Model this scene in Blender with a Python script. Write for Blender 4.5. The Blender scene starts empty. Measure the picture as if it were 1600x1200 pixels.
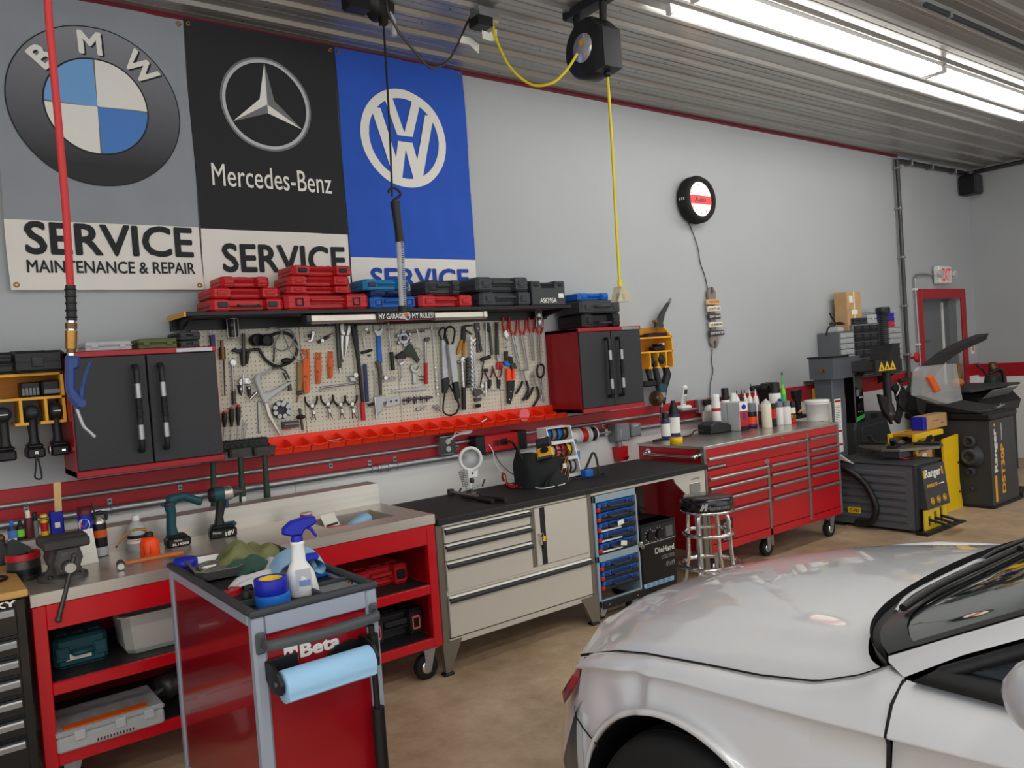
import bpy,math,random
from mathutils import Vector,Matrix
PI=math.pi
random.seed(7)
SC=bpy.context.scene
COL=SC.collection
# ---------------------------------------------------------------- camera
YAW,PITCH,ROLL,FPX=math.radians(37.28408161),math.radians(-1.70867851),math.radians(-3.99375059),1260.5333
EYE=Vector((0,-4.6,1.65))
_f=Vector((math.sin(YAW)*math.cos(PITCH),math.cos(YAW)*math.cos(PITCH),math.sin(PITCH)))
_r0=Vector((math.cos(YAW),-math.sin(YAW),0));_u0=_r0.cross(_f)
_r=_r0*math.cos(ROLL)+_u0*math.sin(ROLL);_u=_r.cross(_f)
cd=bpy.data.cameras.new('camera');cam=bpy.data.objects.new('camera',cd);COL.objects.link(cam)
cam.matrix_world=Matrix(((_r.x,_u.x,-_f.x,EYE.x),(_r.y,_u.y,-_f.y,EYE.y),(_r.z,_u.z,-_f.z,EYE.z),(0,0,0,1)))
cd.sensor_width=36;cd.lens=FPX/1600*36;cd.clip_start=.05;cd.clip_end=100
SC.camera=cam
# ---------------------------------------------------------------- world, exposure (open garage doors behind the viewer: soft daylight)
wd=bpy.data.worlds.new('daylight');SC.world=wd;wd.use_nodes=True
bg=wd.node_tree.nodes['Background'];bg.inputs[0].default_value=(.95,.975,1,1);bg.inputs[1].default_value=1.0
SC.view_settings.view_transform='Standard';SC.view_settings.look='None'
SC.view_settings.exposure=0.55;SC.view_settings.gamma=1;SC.view_settings.use_curve_mapping=False
SC.cycles.use_denoising=True
SC.cycles.max_bounces=8
TUBE_POWER=11.0
# ---------------------------------------------------------------- pixel -> point on a real plane
def ray(px,py):return _r*((px-800)/FPX)-_u*((py-600)/FPX)+_f
def PY(px,py,y):d=ray(px,py);return EYE+d*((y-EYE.y)/d.y)
def PZ(px,py,z):d=ray(px,py);return EYE+d*((z-EYE.z)/d.z)
def PX(px,py,x):d=ray(px,py);return EYE+d*((x-EYE.x)/d.x)
# ---------------------------------------------------------------- materials
MATS={}
def lin(c):c/=255;return c/12.92 if c<=.04045 else((c+.055)/1.055)**2.4
def M(name,rgb=None,rough=.5,metal=0,var=0,nscale=20,bump=0,emit=0,trans=0,alpha=1,coat=0,stretch=None,ior=1.45,var2=None,spec=.5):
 if name in MATS:return MATS[name]
 m=bpy.data.materials.new(name);m.use_nodes=True;nt=m.node_tree;b=nt.nodes['Principled BSDF']
 c=tuple(lin(v) for v in rgb)+(1,)
 b.inputs['Base Color'].default_value=c;b.inputs['Roughness'].default_value=rough;b.inputs['Metallic'].default_value=metal
 b.inputs['IOR'].default_value=ior;b.inputs['Specular IOR Level'].default_value=spec
 if trans:b.inputs['Transmission Weight'].default_value=trans
 if alpha<1:b.inputs['Alpha'].default_value=alpha
 if coat:b.inputs['Coat Weight'].default_value=coat;b.inputs['Coat Roughness'].default_value=.04
 if emit:b.inputs['Emission Color'].default_value=c;b.inputs['Emission Strength'].default_value=emit
 if var or bump:
  tc=nt.nodes.new('ShaderNodeTexCoord');mp=nt.nodes.new('ShaderNodeMapping');nz=nt.nodes.new('ShaderNodeTexNoise')
  geo=nt.nodes.new('ShaderNodeNewGeometry')
  nt.links.new(geo.outputs['Position'],mp.inputs[0]);nt.links.new(mp.outputs[0],nz.inputs[0])
  mp.inputs['Scale'].default_value=stretch or(1,1,1)
  nz.inputs['Scale'].default_value=nscale;nz.inputs['Detail'].default_value=5
  if var:
   rp=nt.nodes.new('ShaderNodeValToRGB');rp.color_ramp.elements[0].position=.3;rp.color_ramp.elements[1].position=.7
   d=tuple(lin(v) for v in var2)+(1,) if var2 else tuple(max(0,x*(1-var)) for x in c[:3])+(1,)
   rp.color_ramp.elements[0].color=d
   rp.color_ramp.elements[1].color=c if var2 else tuple(min(1,x*(1+var*.5)) for x in c[:3])+(1,)
   nt.links.new(nz.outputs[0],rp.inputs[0]);nt.links.new(rp.outputs[0],b.inputs['Base Color'])
  if bump:
   bp=nt.nodes.new('ShaderNodeBump');bp.inputs['Strength'].default_value=bump;bp.inputs['Distance'].default_value=.004
   nt.links.new(nz.outputs[0],bp.inputs['Height']);nt.links.new(bp.outputs[0],b.inputs['Normal'])
 MATS[name]=m
 return m
M('wall_grey',(180,184,186),.55,var=.03,nscale=1.2)
M('wall_white',(240,240,237),.45,var=.02,nscale=2)
M('band_red',(176,30,38),.4,var=.06,nscale=6)
M('trim_maroon',(120,30,45),.5)
M('ceiling',(172,171,167),.30,metal=.55,var=.05,nscale=3,stretch=(.2,1,1))
M('black',(20,20,22),.45);M('black_gloss',(12,12,14),.12,coat=.5);M('rubber',(24,24,25),.75,bump=.1,nscale=60)
M('black_plastic',(32,33,35),.5,bump=.06,nscale=150);M('dark_plastic',(48,50,54),.5)
M('charcoal',(58,61,65),.5);M('grey_plastic',(120,124,128),.45);M('light_grey',(190,193,196),.45)
M('white',(236,236,232),.4);M('white_cloth',(222,218,222),.9,var=.12,nscale=9,bump=.4)
M('red_plastic',(196,30,36),.4,var=.05,nscale=30);M('red_paint',(200,16,30),.25,coat=.3);M('chest_red',(186,18,30),.28,coat=.3)
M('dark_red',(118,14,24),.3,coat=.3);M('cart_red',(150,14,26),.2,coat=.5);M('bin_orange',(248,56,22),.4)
M('steel',(190,188,182),.28,metal=.9,var=.06,nscale=8,stretch=(.3,8,8));M('brushed',(206,200,190),.32,metal=.65,var=.08,nscale=5,stretch=(.2,10,10))
M('tool_chrome',(196,194,190),.26,metal=.95,var=.45,nscale=70);M('pan_steel',(205,203,196),.4,metal=.45)  # tool_chrome noise puts bright and dark reflections into the colour
M('chrome',(225,225,225),.08,metal=1);M('satin',(165,166,168),.35,metal=.9);M('dark_steel',(84,82,80),.45,metal=.7,var=.2,nscale=40)
M('galvanized',(168,170,172),.38,metal=.75,var=.15,nscale=25);M('cast_iron',(72,70,69),.6,metal=.4,var=.2,nscale=20,bump=.3)
M('brass',(178,132,66),.3,metal=.9,var=.2,nscale=30);M('bronze',(110,84,58),.4,metal=.8)
M('blue',(22,104,196),.4);M('navy',(36,44,96),.45);M('deep_blue',(26,36,170),.4);M('teal',(20,74,84),.5);M('cyan_blue',(24,128,180),.4)
M('gun_blue',(34,58,116),.45);M('sky_blue',(160,205,238),.85,bump=.15,nscale=120);M('tape_blue',(20,110,205),.6)
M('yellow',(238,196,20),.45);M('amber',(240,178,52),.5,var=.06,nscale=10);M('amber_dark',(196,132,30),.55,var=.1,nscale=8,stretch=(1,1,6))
M('wood',(214,164,96),.5,var=.15,nscale=6,stretch=(1,8,8));M('light_wood',(222,184,124),.6,var=.12,nscale=8,stretch=(10,10,1))
M('handle_wood',(196,112,60),.5,var=.1,nscale=10);M('cardboard',(196,158,112),.8,var=.08,nscale=12);M('old_wood',(150,122,84),.7,var=.15,nscale=12)
M('orange',(226,96,24),.45);M('safety_orange',(255,78,14),.4);M('olive',(86,96,52),.5);M('dark_green',(42,62,48),.5,var=.1,nscale=30)
M('rag_green',(128,132,86),.95,var=.3,nscale=14,bump=.4);M('rag_teal',(58,90,78),.95,var=.2,nscale=14,bump=.4)
M('green',(60,190,90),.4);M('pegboard',(214,208,190),.55);M('peg_hole',(70,66,58),.8)
M('bench_beige',(206,201,190),.38,metal=.1);M('bench_frame',(116,108,96),.45,metal=.1);M('bench_black',(34,35,37),.6,var=.15,nscale=4,stretch=(.3,3,3))
M('clear',(225,230,232),.15,alpha=.45);M('frosted',(205,208,208),.3,alpha=.75);M('clear_yellow',(224,212,176),.15,alpha=.55)
M('glass',(235,240,240),.03,trans=1,ior=1.45);M('cream',(238,228,206),.6);M('paper',(240,238,226),.8);M('cord_yellow',(238,216,40),.5)
M('ladder_red',(178,40,42),.55,bump=.1,nscale=200);M('cart_grey',(158,166,180),.4);M('handle_grey',(74,80,82),.55);M('rack_blue',(150,172,186),.45)
M('ink',(34,36,40),.7);M('print_white',(240,238,230),.75);M('vw_blue',(42,90,196),.8,var=.06,nscale=4,bump=.12);M('flag_black',(44,45,48),.85,var=.06,nscale=4,bump=.12)
M('flag_grey',(150,156,163),.85,var=.06,nscale=4,bump=.12);M('flag_white',(236,232,224),.85,var=.03,nscale=4,bump=.1);M('print_blue',(36,72,170),.8)
M('silver_print',(196,198,200),.7);M('silver_dark',(120,122,124),.7)
M('pink',(236,110,120),.4);M('lime',(120,220,60),.4);M('maroon',(92,22,34),.45);M('purple',(90,50,120),.5)
def concrete():
 m=bpy.data.materials.new('concrete');m.use_nodes=True;nt=m.node_tree;b=nt.nodes['Principled BSDF'];N=nt.nodes.new;L=nt.links.new
 g=N('ShaderNodeNewGeometry');n1=N('ShaderNodeTexNoise');n1.inputs['Scale'].default_value=1.3;n1.inputs['Detail'].default_value=8
 n2=N('ShaderNodeTexNoise');n2.inputs['Scale'].default_value=9;n2.inputs['Detail'].default_value=8;n2.inputs['Roughness'].default_value=.7
 r1=N('ShaderNodeValToRGB');e=r1.color_ramp.elements;e[0].position=.32;e[1].position=.7
 e[0].color=(lin(168),lin(143),lin(115),1);e[1].color=(lin(212),lin(188),lin(158),1)
 r2=N('ShaderNodeValToRGB');e=r2.color_ramp.elements;e[0].position=.35;e[1].position=.62;e[0].color=(.70,.67,.63,1);e[1].color=(1,1,1,1)
 mx=N('ShaderNodeMix');mx.data_type='RGBA';mx.blend_type='MULTIPLY';mx.inputs[0].default_value=.8
 for n in(n1,n2):L(g.outputs['Position'],n.inputs[0])
 L(n1.outputs[0],r1.inputs[0]);L(n2.outputs[0],r2.inputs[0]);L(r1.outputs[0],mx.inputs[6]);L(r2.outputs[0],mx.inputs[7]);L(mx.outputs[2],b.inputs[0])
 b.inputs['Roughness'].default_value=.42;bp=N('ShaderNodeBump');bp.inputs['Strength'].default_value=.12;bp.inputs['Distance'].default_value=.01
 L(n2.outputs[0],bp.inputs['Height']);L(bp.outputs[0],b.inputs['Normal']);MATS['concrete']=m
concrete()
m=M('car_silver',(224,225,228),.36,metal=.18,coat=1)
# ---------------------------------------------------------------- mesh builder
def catmull(pts,n=6):
 P=[Vector(p) for p in pts]
 if len(P)<3:return P
 out=[]
 for i in range(len(P)-1):
  p0=P[i-1] if i else P[0]*2-P[1];p1,p2=P[i],P[i+1];p3=P[i+2] if i+2<len(P) else P[-1]*2-P[-2]
  for k in range(n):
   t=k/n
   out.append(.5*((2*p1)+(p2-p0)*t+(2*p0-5*p1+4*p2-p3)*t*t+(3*p1-p0-3*p2+p3)*t**3))
 out.append(P[-1]);return out
def offset_poly(P,d):
 n=len(P);area=sum(P[i][0]*P[(i+1)%n][1]-P[(i+1)%n][0]*P[i][1] for i in range(n));s=1 if area>0 else-1;out=[]
 for i in range(n):
  a,b,c=P[i-1],P[i],P[(i+1)%n]
  e1=Vector((b[0]-a[0],b[1]-a[1]));e2=Vector((c[0]-b[0],c[1]-b[1]))
  if e1.length<1e-9 or e2.length<1e-9:out.append(b);continue
  n1=Vector((-e1.y,e1.x)).normalized()*s;n2=Vector((-e2.y,e2.x)).normalized()*s
  m_=n1+n2;q=1+n1.dot(n2)
  if q<.2:q=.2
  out.append((b[0]+m_.x/q*d,b[1]+m_.y/q*d))
 return out
def frame_of(d):
 d=d.normalized();a=Vector((0,0,1)) if abs(d.z)<.9 else Vector((1,0,0))
 u=d.cross(a).normalized();return u,d.cross(u).normalized()
class MB:
 def __init__(s,mat='black'):s.v=[];s.f=[];s.mi=[];s.sm=[];s.ms=[mat];s.c=0;s.X=None
 def mat(s,m):
  if m not in s.ms:s.ms.append(m)
  s.c=s.ms.index(m);return s
 def add(s,V,F,smooth=False):
  o=len(s.v)
  for p in V:
   p=Vector(p);s.v.append(tuple(s.X@p) if s.X else tuple(p))
  for f in F:s.f.append(tuple(i+o for i in f));s.mi.append(s.c);s.sm.append(smooth)
  return s
 def box(s,x0,x1,y0,y1,z0,z1,b=0):
  x0,x1=min(x0,x1),max(x0,x1);y0,y1=min(y0,y1),max(y0,y1);z0,z1=min(z0,z1),max(z0,z1)
  if b<=0:
   V=[(x,y,z) for x in(x0,x1) for y in(y0,y1) for z in(z0,z1)]
   return s.add(V,[(0,1,3,2),(4,6,7,5),(0,4,5,1),(2,3,7,6),(0,2,6,4),(1,5,7,3)])
  b=min(b,(x1-x0)*.49,(y1-y0)*.49,(z1-z0)*.49);c=Vector(((x0+x1)/2,(y0+y1)/2,(z0+z1)/2));h=((x1-x0)/2,(y1-y0)/2,(z1-z0)/2)
  V=[];ix={}
  for sx in(-1,1):
   for sy in(-1,1):
    for sz in(-1,1):
     for a in range(3):
      q=[sx*(h[0]-b),sy*(h[1]-b),sz*(h[2]-b)];q[a]=(sx,sy,sz)[a]*h[a]
      ix[sx,sy,sz,a]=len(V);V.append(c+Vector(q))
  F=[]
  for a in range(3):
   o=[i for i in range(3) if i!=a]
   for sg in(-1,1):
    r=[]
    for p,q in((-1,-1),(1,-1),(1,1),(-1,1)):
     k=[0,0,0];k[a]=sg;k[o[0]]=p;k[o[1]]=q;r.append(ix[(*k,a)])
    F.append(r if(sg>0)==(a!=1) else r[::-1])
   for p in(-1,1):
    for q in(-1,1):
     k0=[0,0,0];k1=[0,0,0];k0[a]=-1;k1[a]=1
     for k in(k0,k1):k[o[0]]=p;k[o[1]]=q
     r=[ix[(*k0,o[0])],ix[(*k1,o[0])],ix[(*k1,o[1])],ix[(*k0,o[1])]]
     F.append(r if(p*q>0)==(a!=1) else r[::-1])
  for sx in(-1,1):
   for sy in(-1,1):
    for sz in(-1,1):
     r=[ix[sx,sy,sz,a] for a in range(3)];F.append(r if sx*sy*sz>0 else r[::-1])
  return s.add(V,F)
 def cyl(s,p0,p1,r0,r1=None,n=16,caps=True,smooth=True):
  p0,p1=Vector(p0),Vector(p1);r1=r0 if r1 is None else r1;u,w=frame_of(p1-p0);V=[]
  for p,r in((p0,r0),(p1,r1)):
   for i in range(n):a=2*PI*i/n;V.append(p+u*r*math.cos(a)+w*r*math.sin(a))
  s.add(V,[(i,(i+1)%n,n+(i+1)%n,n+i) for i in range(n)],smooth)
  if caps:s.add(V[:n],[tuple(range(n))[::-1]]);s.add(V[n:],[tuple(range(n))])
  return s
 def tube(s,pts,r,n=8,sm=0,caps=True,closed=False):
  P=catmull(pts,sm) if sm else[Vector(p) for p in pts]
  R=r if isinstance(r,(list,tuple)) else None
  m=len(P);V=[];pu=None
  for i,p in enumerate(P):
   d=(P[(i+1)%m]-P[i-1]) if closed else(P[min(i+1,m-1)]-P[max(i-1,0)])
   if d.length<1e-9:d=Vector((0,0,1))
   d.normalize()
   if pu is None:u,w=frame_of(d)
   else:
    u=pu-d*pu.dot(d)
    u=u.normalized() if u.length>1e-6 else frame_of(d)[0]
    w=d.cross(u)
   pu=u;q=i/max(1,m-1)*(len(R)-1) if R else 0
   rr=(R[int(q)]*(1-q+int(q))+R[min(int(q)+1,len(R)-1)]*(q-int(q))) if R else r
   for k in range(n):a=2*PI*k/n;V.append(p+u*rr*math.cos(a)+w*rr*math.sin(a))
  F=[]
  for i in range(m if closed else m-1):
   j=(i+1)%m
   for k in range(n):F.append((i*n+k,i*n+(k+1)%n,j*n+(k+1)%n,j*n+k))
  s.add(V,F,True)
  if caps and not closed:s.add(V[:n],[tuple(range(n))[::-1]]);s.add(V[-n:],[tuple(range(n))])
  return s
 def lathe(s,prof,o=(0,0,0),ax=(0,0,1),n=20,sx=1,sy=1):
  o=Vector(o);ax=Vector(ax).normalized();u,w=frame_of(ax);V=[]
  for r,h in prof:
   for i in range(n):a=2*PI*i/n;V.append(o+ax*h+u*r*sx*math.cos(a)+w*r*sy*math.sin(a))
  F=[]
  for j in range(len(prof)-1):
   for i in range(n):F.append((j*n+i,j*n+(i+1)%n,(j+1)*n+(i+1)%n,(j+1)*n+i))
  s.add(V,F,True)
  if prof[0][0]>1e-5:s.add(V[:n],[tuple(range(n))[::-1]])
  if prof[-1][0]>1e-5:s.add(V[-n:],[tuple(range(n))])
  return s
 def ball(s,c,r,n=14,m=8):
  rx,ry,rz=r if isinstance(r,(tuple,list)) else(r,r,r);c=Vector(c);V=[]
  for j in range(m+1):
   t=PI*j/m
   for i in range(n):a=2*PI*i/n;V.append(c+Vector((rx*math.sin(t)*math.cos(a),ry*math.sin(t)*math.sin(a),-rz*math.cos(t))))
  return s.add(V,[(j*n+i,j*n+(i+1)%n,(j+1)*n+(i+1)%n,(j+1)*n+i) for j in range(m) for i in range(n)],True)
 def ring(s,c,ax,R,r,n=28,k=8):
  u,w=frame_of(Vector(ax));c=Vector(c)
  return s.tube([c+u*R*math.cos(2*PI*i/n)+w*R*math.sin(2*PI*i/n) for i in range(n)],r,k,closed=True)
 def prism(s,poly,a,b,plane='xz',bev=0):
  """poly in 2-D extruded from a to b along the third axis; bev rounds the rim at b"""
  def P(p,h):return{'xz':(p[0],h,p[1]),'xy':(p[0],p[1],h),'yz':(h,p[0],p[1])}[plane]
  n=len(poly);L=[(poly,a),(poly,b)]
  if bev:sg=1 if b>a else-1;L=[(poly,a),(poly,b-sg*bev),(offset_poly(poly,bev),b)]
  V=[P(p,h) for q,h in L for p in q];area=sum(poly[i][0]*poly[(i+1)%n][1]-poly[(i+1)%n][0]*poly[i][1] for i in range(n))
  flip=(area>0)==((b>a)==(plane!='xz'))
  F=[]
  for j in range(len(L)-1):
   for i in range(n):
    f=(j*n+i,j*n+(i+1)%n,(j+1)*n+(i+1)%n,(j+1)*n+i);F.append(f if flip else f[::-1])
  t=tuple(range((len(L)-1)*n,len(L)*n));bt=tuple(range(n))
  F+=[t if flip else t[::-1],bt[::-1] if flip else bt]
  return s.add(V,F)
 def grid(s,rows,smooth=True,flip=False):
  n=len(rows[0]);V=[p for r in rows for p in r]
  F=[(j*n+i,j*n+i+1,(j+1)*n+i+1,(j+1)*n+i) for j in range(len(rows)-1) for i in range(n-1)]
  return s.add(V,[f[::-1] for f in F] if flip else F,smooth)
 def text(s,body,o,xd,yd,w=None,h=None,bold=0,align='c',fn=None):
  """flat lettering fitted to width w and/or height h, lying in the plane xd, yd at o"""
  V,F=glyphs(body,bold)
  x0=min(p[0] for p in V);x1=max(p[0] for p in V);y0=min(p[1] for p in V);y1=max(p[1] for p in V)
  kx=w/(x1-x0) if w else h/(y1-y0);ky=h/(y1-y0) if h else kx
  o,xd,yd=Vector(o),Vector(xd).normalized(),Vector(yd).normalized();ax={'c':(x0+x1)/2,'l':x0,'r':x1}[align]
  Q=[o+xd*(p[0]-ax)*kx+yd*(p[1]-(y0+y1)/2)*ky for p in V]
  n=xd.cross(yd)*.00016
  return s.add([(fn(q) if fn else q)+n*p[2] for q,p in zip(Q,V)],F)
 def build(s,name,parent=None,label=None,world=False,cat=None,group=None,kind=None):
  V=s.v;lo=[min(p[i] for p in V) for i in range(3)];hi=[max(p[i] for p in V) for i in range(3)]
  c=Vector(((lo[0]+hi[0])/2,(lo[1]+hi[1])/2,lo[2]))
  me=bpy.data.meshes.new(name);me.from_pydata([(p[0]-c.x,p[1]-c.y,p[2]-c.z) for p in V],[],s.f)
  me.polygons.foreach_set('material_index',s.mi);me.polygons.foreach_set('use_smooth',s.sm)
  for k in s.ms:me.materials.append(MATS[k])
  me.update()
  o=bpy.data.objects.new(name,me);COL.objects.link(o)
  if parent:o.parent=parent;o.location=c-(WLOC[parent.name] if world or parent.type!='EMPTY' else Vector())
  else:o.location=c
  WLOC[o.name]=c
  if label:o['label']=label
  if cat:o['category']=cat
  if group:o['group']=group
  if kind:o['kind']=kind
  return o
MB.w=lambda s,n,p:s.build(n,p,world=True)
MB.b=lambda s,n,p:s.build(n,p)
T_,R__=Matrix.Translation,Matrix.Rotation
WLOC={}
_G={}
def glyphs(body,bold=0):
 k=(body,bold)
 if k not in _G:
  cu=bpy.data.curves.new('t','FONT');cu.body=body;cu.resolution_u=3
  o=bpy.data.objects.new('t',cu);COL.objects.link(o);dg=bpy.context.evaluated_depsgraph_get()
  me=bpy.data.meshes.new_from_object(o.evaluated_get(dg));V=[tuple(v.co) for v in me.vertices];F=[tuple(p.vertices) for p in me.polygons];n=len(V)
  if bold:
   V2,F2=[],[]
   for i in range(6):
    a=i*PI/3;V2+=[(p[0]+bold*math.cos(a),p[1]+bold*math.sin(a),i) for p in V];F2+=[tuple(q+i*n for q in f) for f in F]
   V,F=V2,F2
  _G[k]=(V,F)
  COL.objects.unlink(o);bpy.data.objects.remove(o);bpy.data.curves.remove(cu);bpy.data.meshes.remove(me)
 return _G[k]
def thing(name,label,cat,loc=(0,0,0),rz=0,group=None,rot=None):
 o=bpy.data.objects.new(name,None);COL.objects.link(o);o.location=loc;o.rotation_euler=rot or(0,0,rz);o.empty_display_size=.1
 o['label']=label;o['category']=cat
 if group:o['group']=group
 WLOC[o.name]=Vector(loc);return o
def dup(root,label,loc=None,rz=None,group=None):
 r=root.copy();COL.objects.link(r);r['label']=label
 if loc is not None:r.location=loc
 if rz is not None:r.rotation_euler=(0,0,rz)
 if group:r['group']=group
 for ch in list(root.children):
  c=ch.copy();COL.objects.link(c);c.parent=r
  for g in list(ch.children):d=g.copy();COL.objects.link(d);d.parent=c
 return r
def rect(x0,x1,z0,z1):return[(x0,z0),(x1,z0),(x1,z1),(x0,z1)]
def circ(cx,cz,r,n=24,a0=0,a1=2*PI):return[(cx+r*math.cos(a0+(a1-a0)*i/n),cz+r*math.sin(a0+(a1-a0)*i/n)) for i in range(n if a1-a0>6.28 else n+1)]
# ================================================================ ROOM
XR,XL,YF,HC=11.0,-2.6,-8.2,3.66
MB('concrete').box(XL,XR+.1,YF,.1,-.1,0).build('floor',kind='structure')
DX0,DX1,DZ=9.60,10.60,2.03
wb=MB('wall_grey').box(XL,DX0,0,.12,0,HC).box(DX1,XR+.1,0,.12,0,HC).box(DX0,DX1,0,.12,DZ,HC).build('wall_back',kind='structure')
MB('wall_grey').box(XR,XR+.12,YF,0,0,HC).build('wall_right',kind='structure')
MB('wall_grey').box(XL-.12,XL,-3.2,0,0,HC).build('added_wall_left',kind='structure')  # unseen wall added to keep side light off the end wall
m=MB('wall_white');xs=[XL,-.6,1.83,4.27,6.7,DX0-.1]
for a,b in zip(xs,xs[1:]):m.box(a+.001,b-.001,-.012,0,0,1.06,.002)
m.box(DX1+.1,XR,-.012,0,0,1.06).box(XR-.012,XR,YF,-.012,0,1.03);m.build('trim_1',kind='structure')
MB('band_red').box(XL,DX0-.1,-.02,0,1.045,1.195,.003).box(DX1+.1,XR,-.02,0,1.045,1.195,.003).box(XR-.02,XR,YF,-.02,1.02,1.185,.003).build('trim_2',kind='structure')
MB('trim_maroon').box(XL,9.2,-.02,0,3.635,3.66).build('trim_3',kind='structure')
ce=MB('ceiling').box(XL,XR,YF,0,HC+.03,HC+.08).build('ceiling',kind='structure')
def rib_profile(y0,n):
 P=[]
 for k in range(n):
  y=y0-k*.2286
  P+=[(y,0),(y-.060,0),(y-.066,-.003),(y-.076,-.003),(y-.082,0),(y-.120,0),(y-.126,-.003),(y-.136,-.003),(y-.142,0),(y-.172,0),(y-.187,-.021),(y-.2136,-.021)]
 return P+[(y0-n*.2286,0)]
def ceil_panel(y0,n):
 P=rib_profile(y0,n);mb=MB('ceiling')
 return mb.grid([[(XL,y,HC+z) for y,z in P],[(XR,y,HC+z) for y,z in P]],smooth=False)
p0=ceil_panel(-.0,4).b('panel',ce)
for k in range(1,9):
 o=p0.copy();COL.objects.link(o);o.parent=ce;o.location=p0.location-Vector((0,.9144*k,0))
m=MB('dark_steel')
for i in range(14):
 for j in range(30):
  y=-.2286*j-.10;x=-1+i*.9+.05*(j%2)
  m.add([(x+.007*math.cos(t),y+.007*math.sin(t),HC-.0012) for t in(0,1.05,2.1,3.14,4.2,5.24)],[(0,1,2,3,4,5)])
o=m.build('screw_heads',ce,kind='stuff')
M('tube',(255,252,246),.5,emit=TUBE_POWER);M('fixture',(228,228,226),.3)
def strip_light(x,y,label,hw=.08,L=1.35):
 t=thing('strip_light',label,'light',(x,y,HC-.021),group='ceiling strip lights')
 MB('fixture').prism([(-hw,0),(hw,0),(hw*.9,-.02),(-hw*.9,-.02)],-L,L,'yz').b('housing',t)
 MB('tube').prism([(-hw*.9,-.02),(hw*.9,-.02),(hw*.75,-.045),(hw*.35,-.055),(-hw*.35,-.055),(-hw*.75,-.045)],-L+.03,L-.03,'yz').b('diffuser',t)
 for e in(-1,1):MB('fixture').box(e*(L-.015)-.015,e*(L-.015)+.015,-hw,hw,-.058,-.02,.004).b('end_cap',t)
 return t
sl=strip_light(5.05,-1.715,'bright broad ceiling strip light nearest the black cord reel')
dup(sl,'bright broad ceiling strip light nearest the end wall',(7.78,-1.715,HC-.021))
s2=strip_light(6.2,-1.475,'narrow glowing ceiling strip on the wall side of the broad strip lights',.020,2.5)  # narrow glowing band along the ceiling ribs
for i,(x,y) in enumerate(((-1.2,-3.9),(1.6,-3.9),(4.4,-3.9),(.0,-5.6),(3.0,-5.6),(6.5,-6))):  # unseen lamps added to brighten the room, mostly its left side
 dup(sl,f'unseen strip light added as fill, {("left end", "middle left", "middle right", "far left end", "rear left", "rear right")[i]} of the rows behind the viewer',(x,y,HC-.021))
t=thing('ceiling_conduit','dark conduit running along the ribbed ceiling beyond the strip lights','conduit',(8,-2.28,HC-.045))
MB('dark_plastic').cyl((-2.9,0,0),(3,0,0),.018,n=10).b('pipe',t)
for x in(-2.6,-1.3,0,1.3,2.6):MB('galvanized').box(x-.012,x+.012,-.024,.024,-.02,.024,.004).b('clamp',t)
M('door_grey',(112,116,118),.5)
d=MB('door_grey').box(DX0+.03,DX0+.77,.13,.17,0,DZ-.03,.003).box(DX0,DX1,.119,.3,DZ-.03,DZ).box(DX0,DX0+.03,.05,.3,0,DZ).build('door_1',kind='structure')
MB('door_grey').box(DX0+.79,DX1,.05,.3,0,DZ-.03).b('reveal',d)
MB('print_white').box(DX0+.77,DX0+.79,.11,.17,0,DZ-.04).b('edge_strip',d)
MB('ink').text('RECEPTION',(DX0+.36,.129,1.52),(1,0,0),(0,0,1),w=.2).b('lettering',d)
MB('steel').cyl((DX0+.68,.13,.95),(DX0+.68,.09,.95),.01).cyl((DX0+.68,.09,.95),(DX0+.58,.09,.95),.01).b('handle',d)
MB('band_red').box(DX0-.115,DX0,-.022,0,0,DZ+.115,.004).box(DX1,DX1+.115,-.022,0,0,DZ+.115,.004).box(DX0,DX1,-.022,0,DZ,DZ+.115,.004).build('trim_4',kind='structure')
def clamp_mb(x,z,r,up):
 m=MB('galvanized');m.ring((x,-.02-r,z),(1,0,0),r+.003,.004,14,6);s=1 if up else-1
 m.box(x-.012,x+.012,-.026,-.020,z+s*r,z+s*(r+.035),.002);m.mat('dark_steel').cyl((x,-.027,z+s*(r+.02)),(x,-.033,z+s*(r+.02)),.007,n=8);return m
t=thing('upper_conduit','thin galvanized conduit running along the red band below the cabinets','conduit',(3,-.03,1.10))
MB('galvanized').cyl((-.6,-.034,1.118),(5.55,-.034,1.118),.0125,n=12).w('pipe',t)
for x in(.46,1.18,2.06,2.98,3.9,4.35,5.0):clamp_mb(x,1.118,.0125,False).w('clamp',t)
t=thing('lower_conduit','thick galvanized conduit along the lower edge of the red band','conduit',(3,-.04,1.03))
MB('galvanized').cyl((-.6,-.042,1.028),(4.55,-.042,1.028),.021,n=14).w('pipe',t)
MB('galvanized').cyl((2.36,-.042,1.028),(2.45,-.042,1.028),.026,n=14).ring((2.38,-.042,1.028),(1,0,0),.026,.004).ring((2.43,-.042,1.028),(1,0,0),.026,.004).w('coupling',t)
for x in(.83,1.52,2.32,2.5,3.2,4.0,4.42):clamp_mb(x,1.028,.021,True).w('clamp',t)
t=thing('wall_pipe','dark vertical pipe running down the wall beside the door to the red band','pipe',(9.12,-.04,1.2))
MB('dark_steel').cyl((9.12,-.05,1.2),(9.12,-.05,3.6),.022,n=12).w('pipe',t)
MB('dark_steel').tube([(9.12,-.05,1.2),(9.10,-.05,1.13),(9.0,-.05,1.11),(8.9,-.05,1.11)],.022,10,sm=4).w('elbow',t)
for z in(1.4,1.95,2.5,3.05,3.5):MB('galvanized').box(9.09,9.15,-.078,0,z-.012,z+.012,.004).w('clamp',t)
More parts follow.
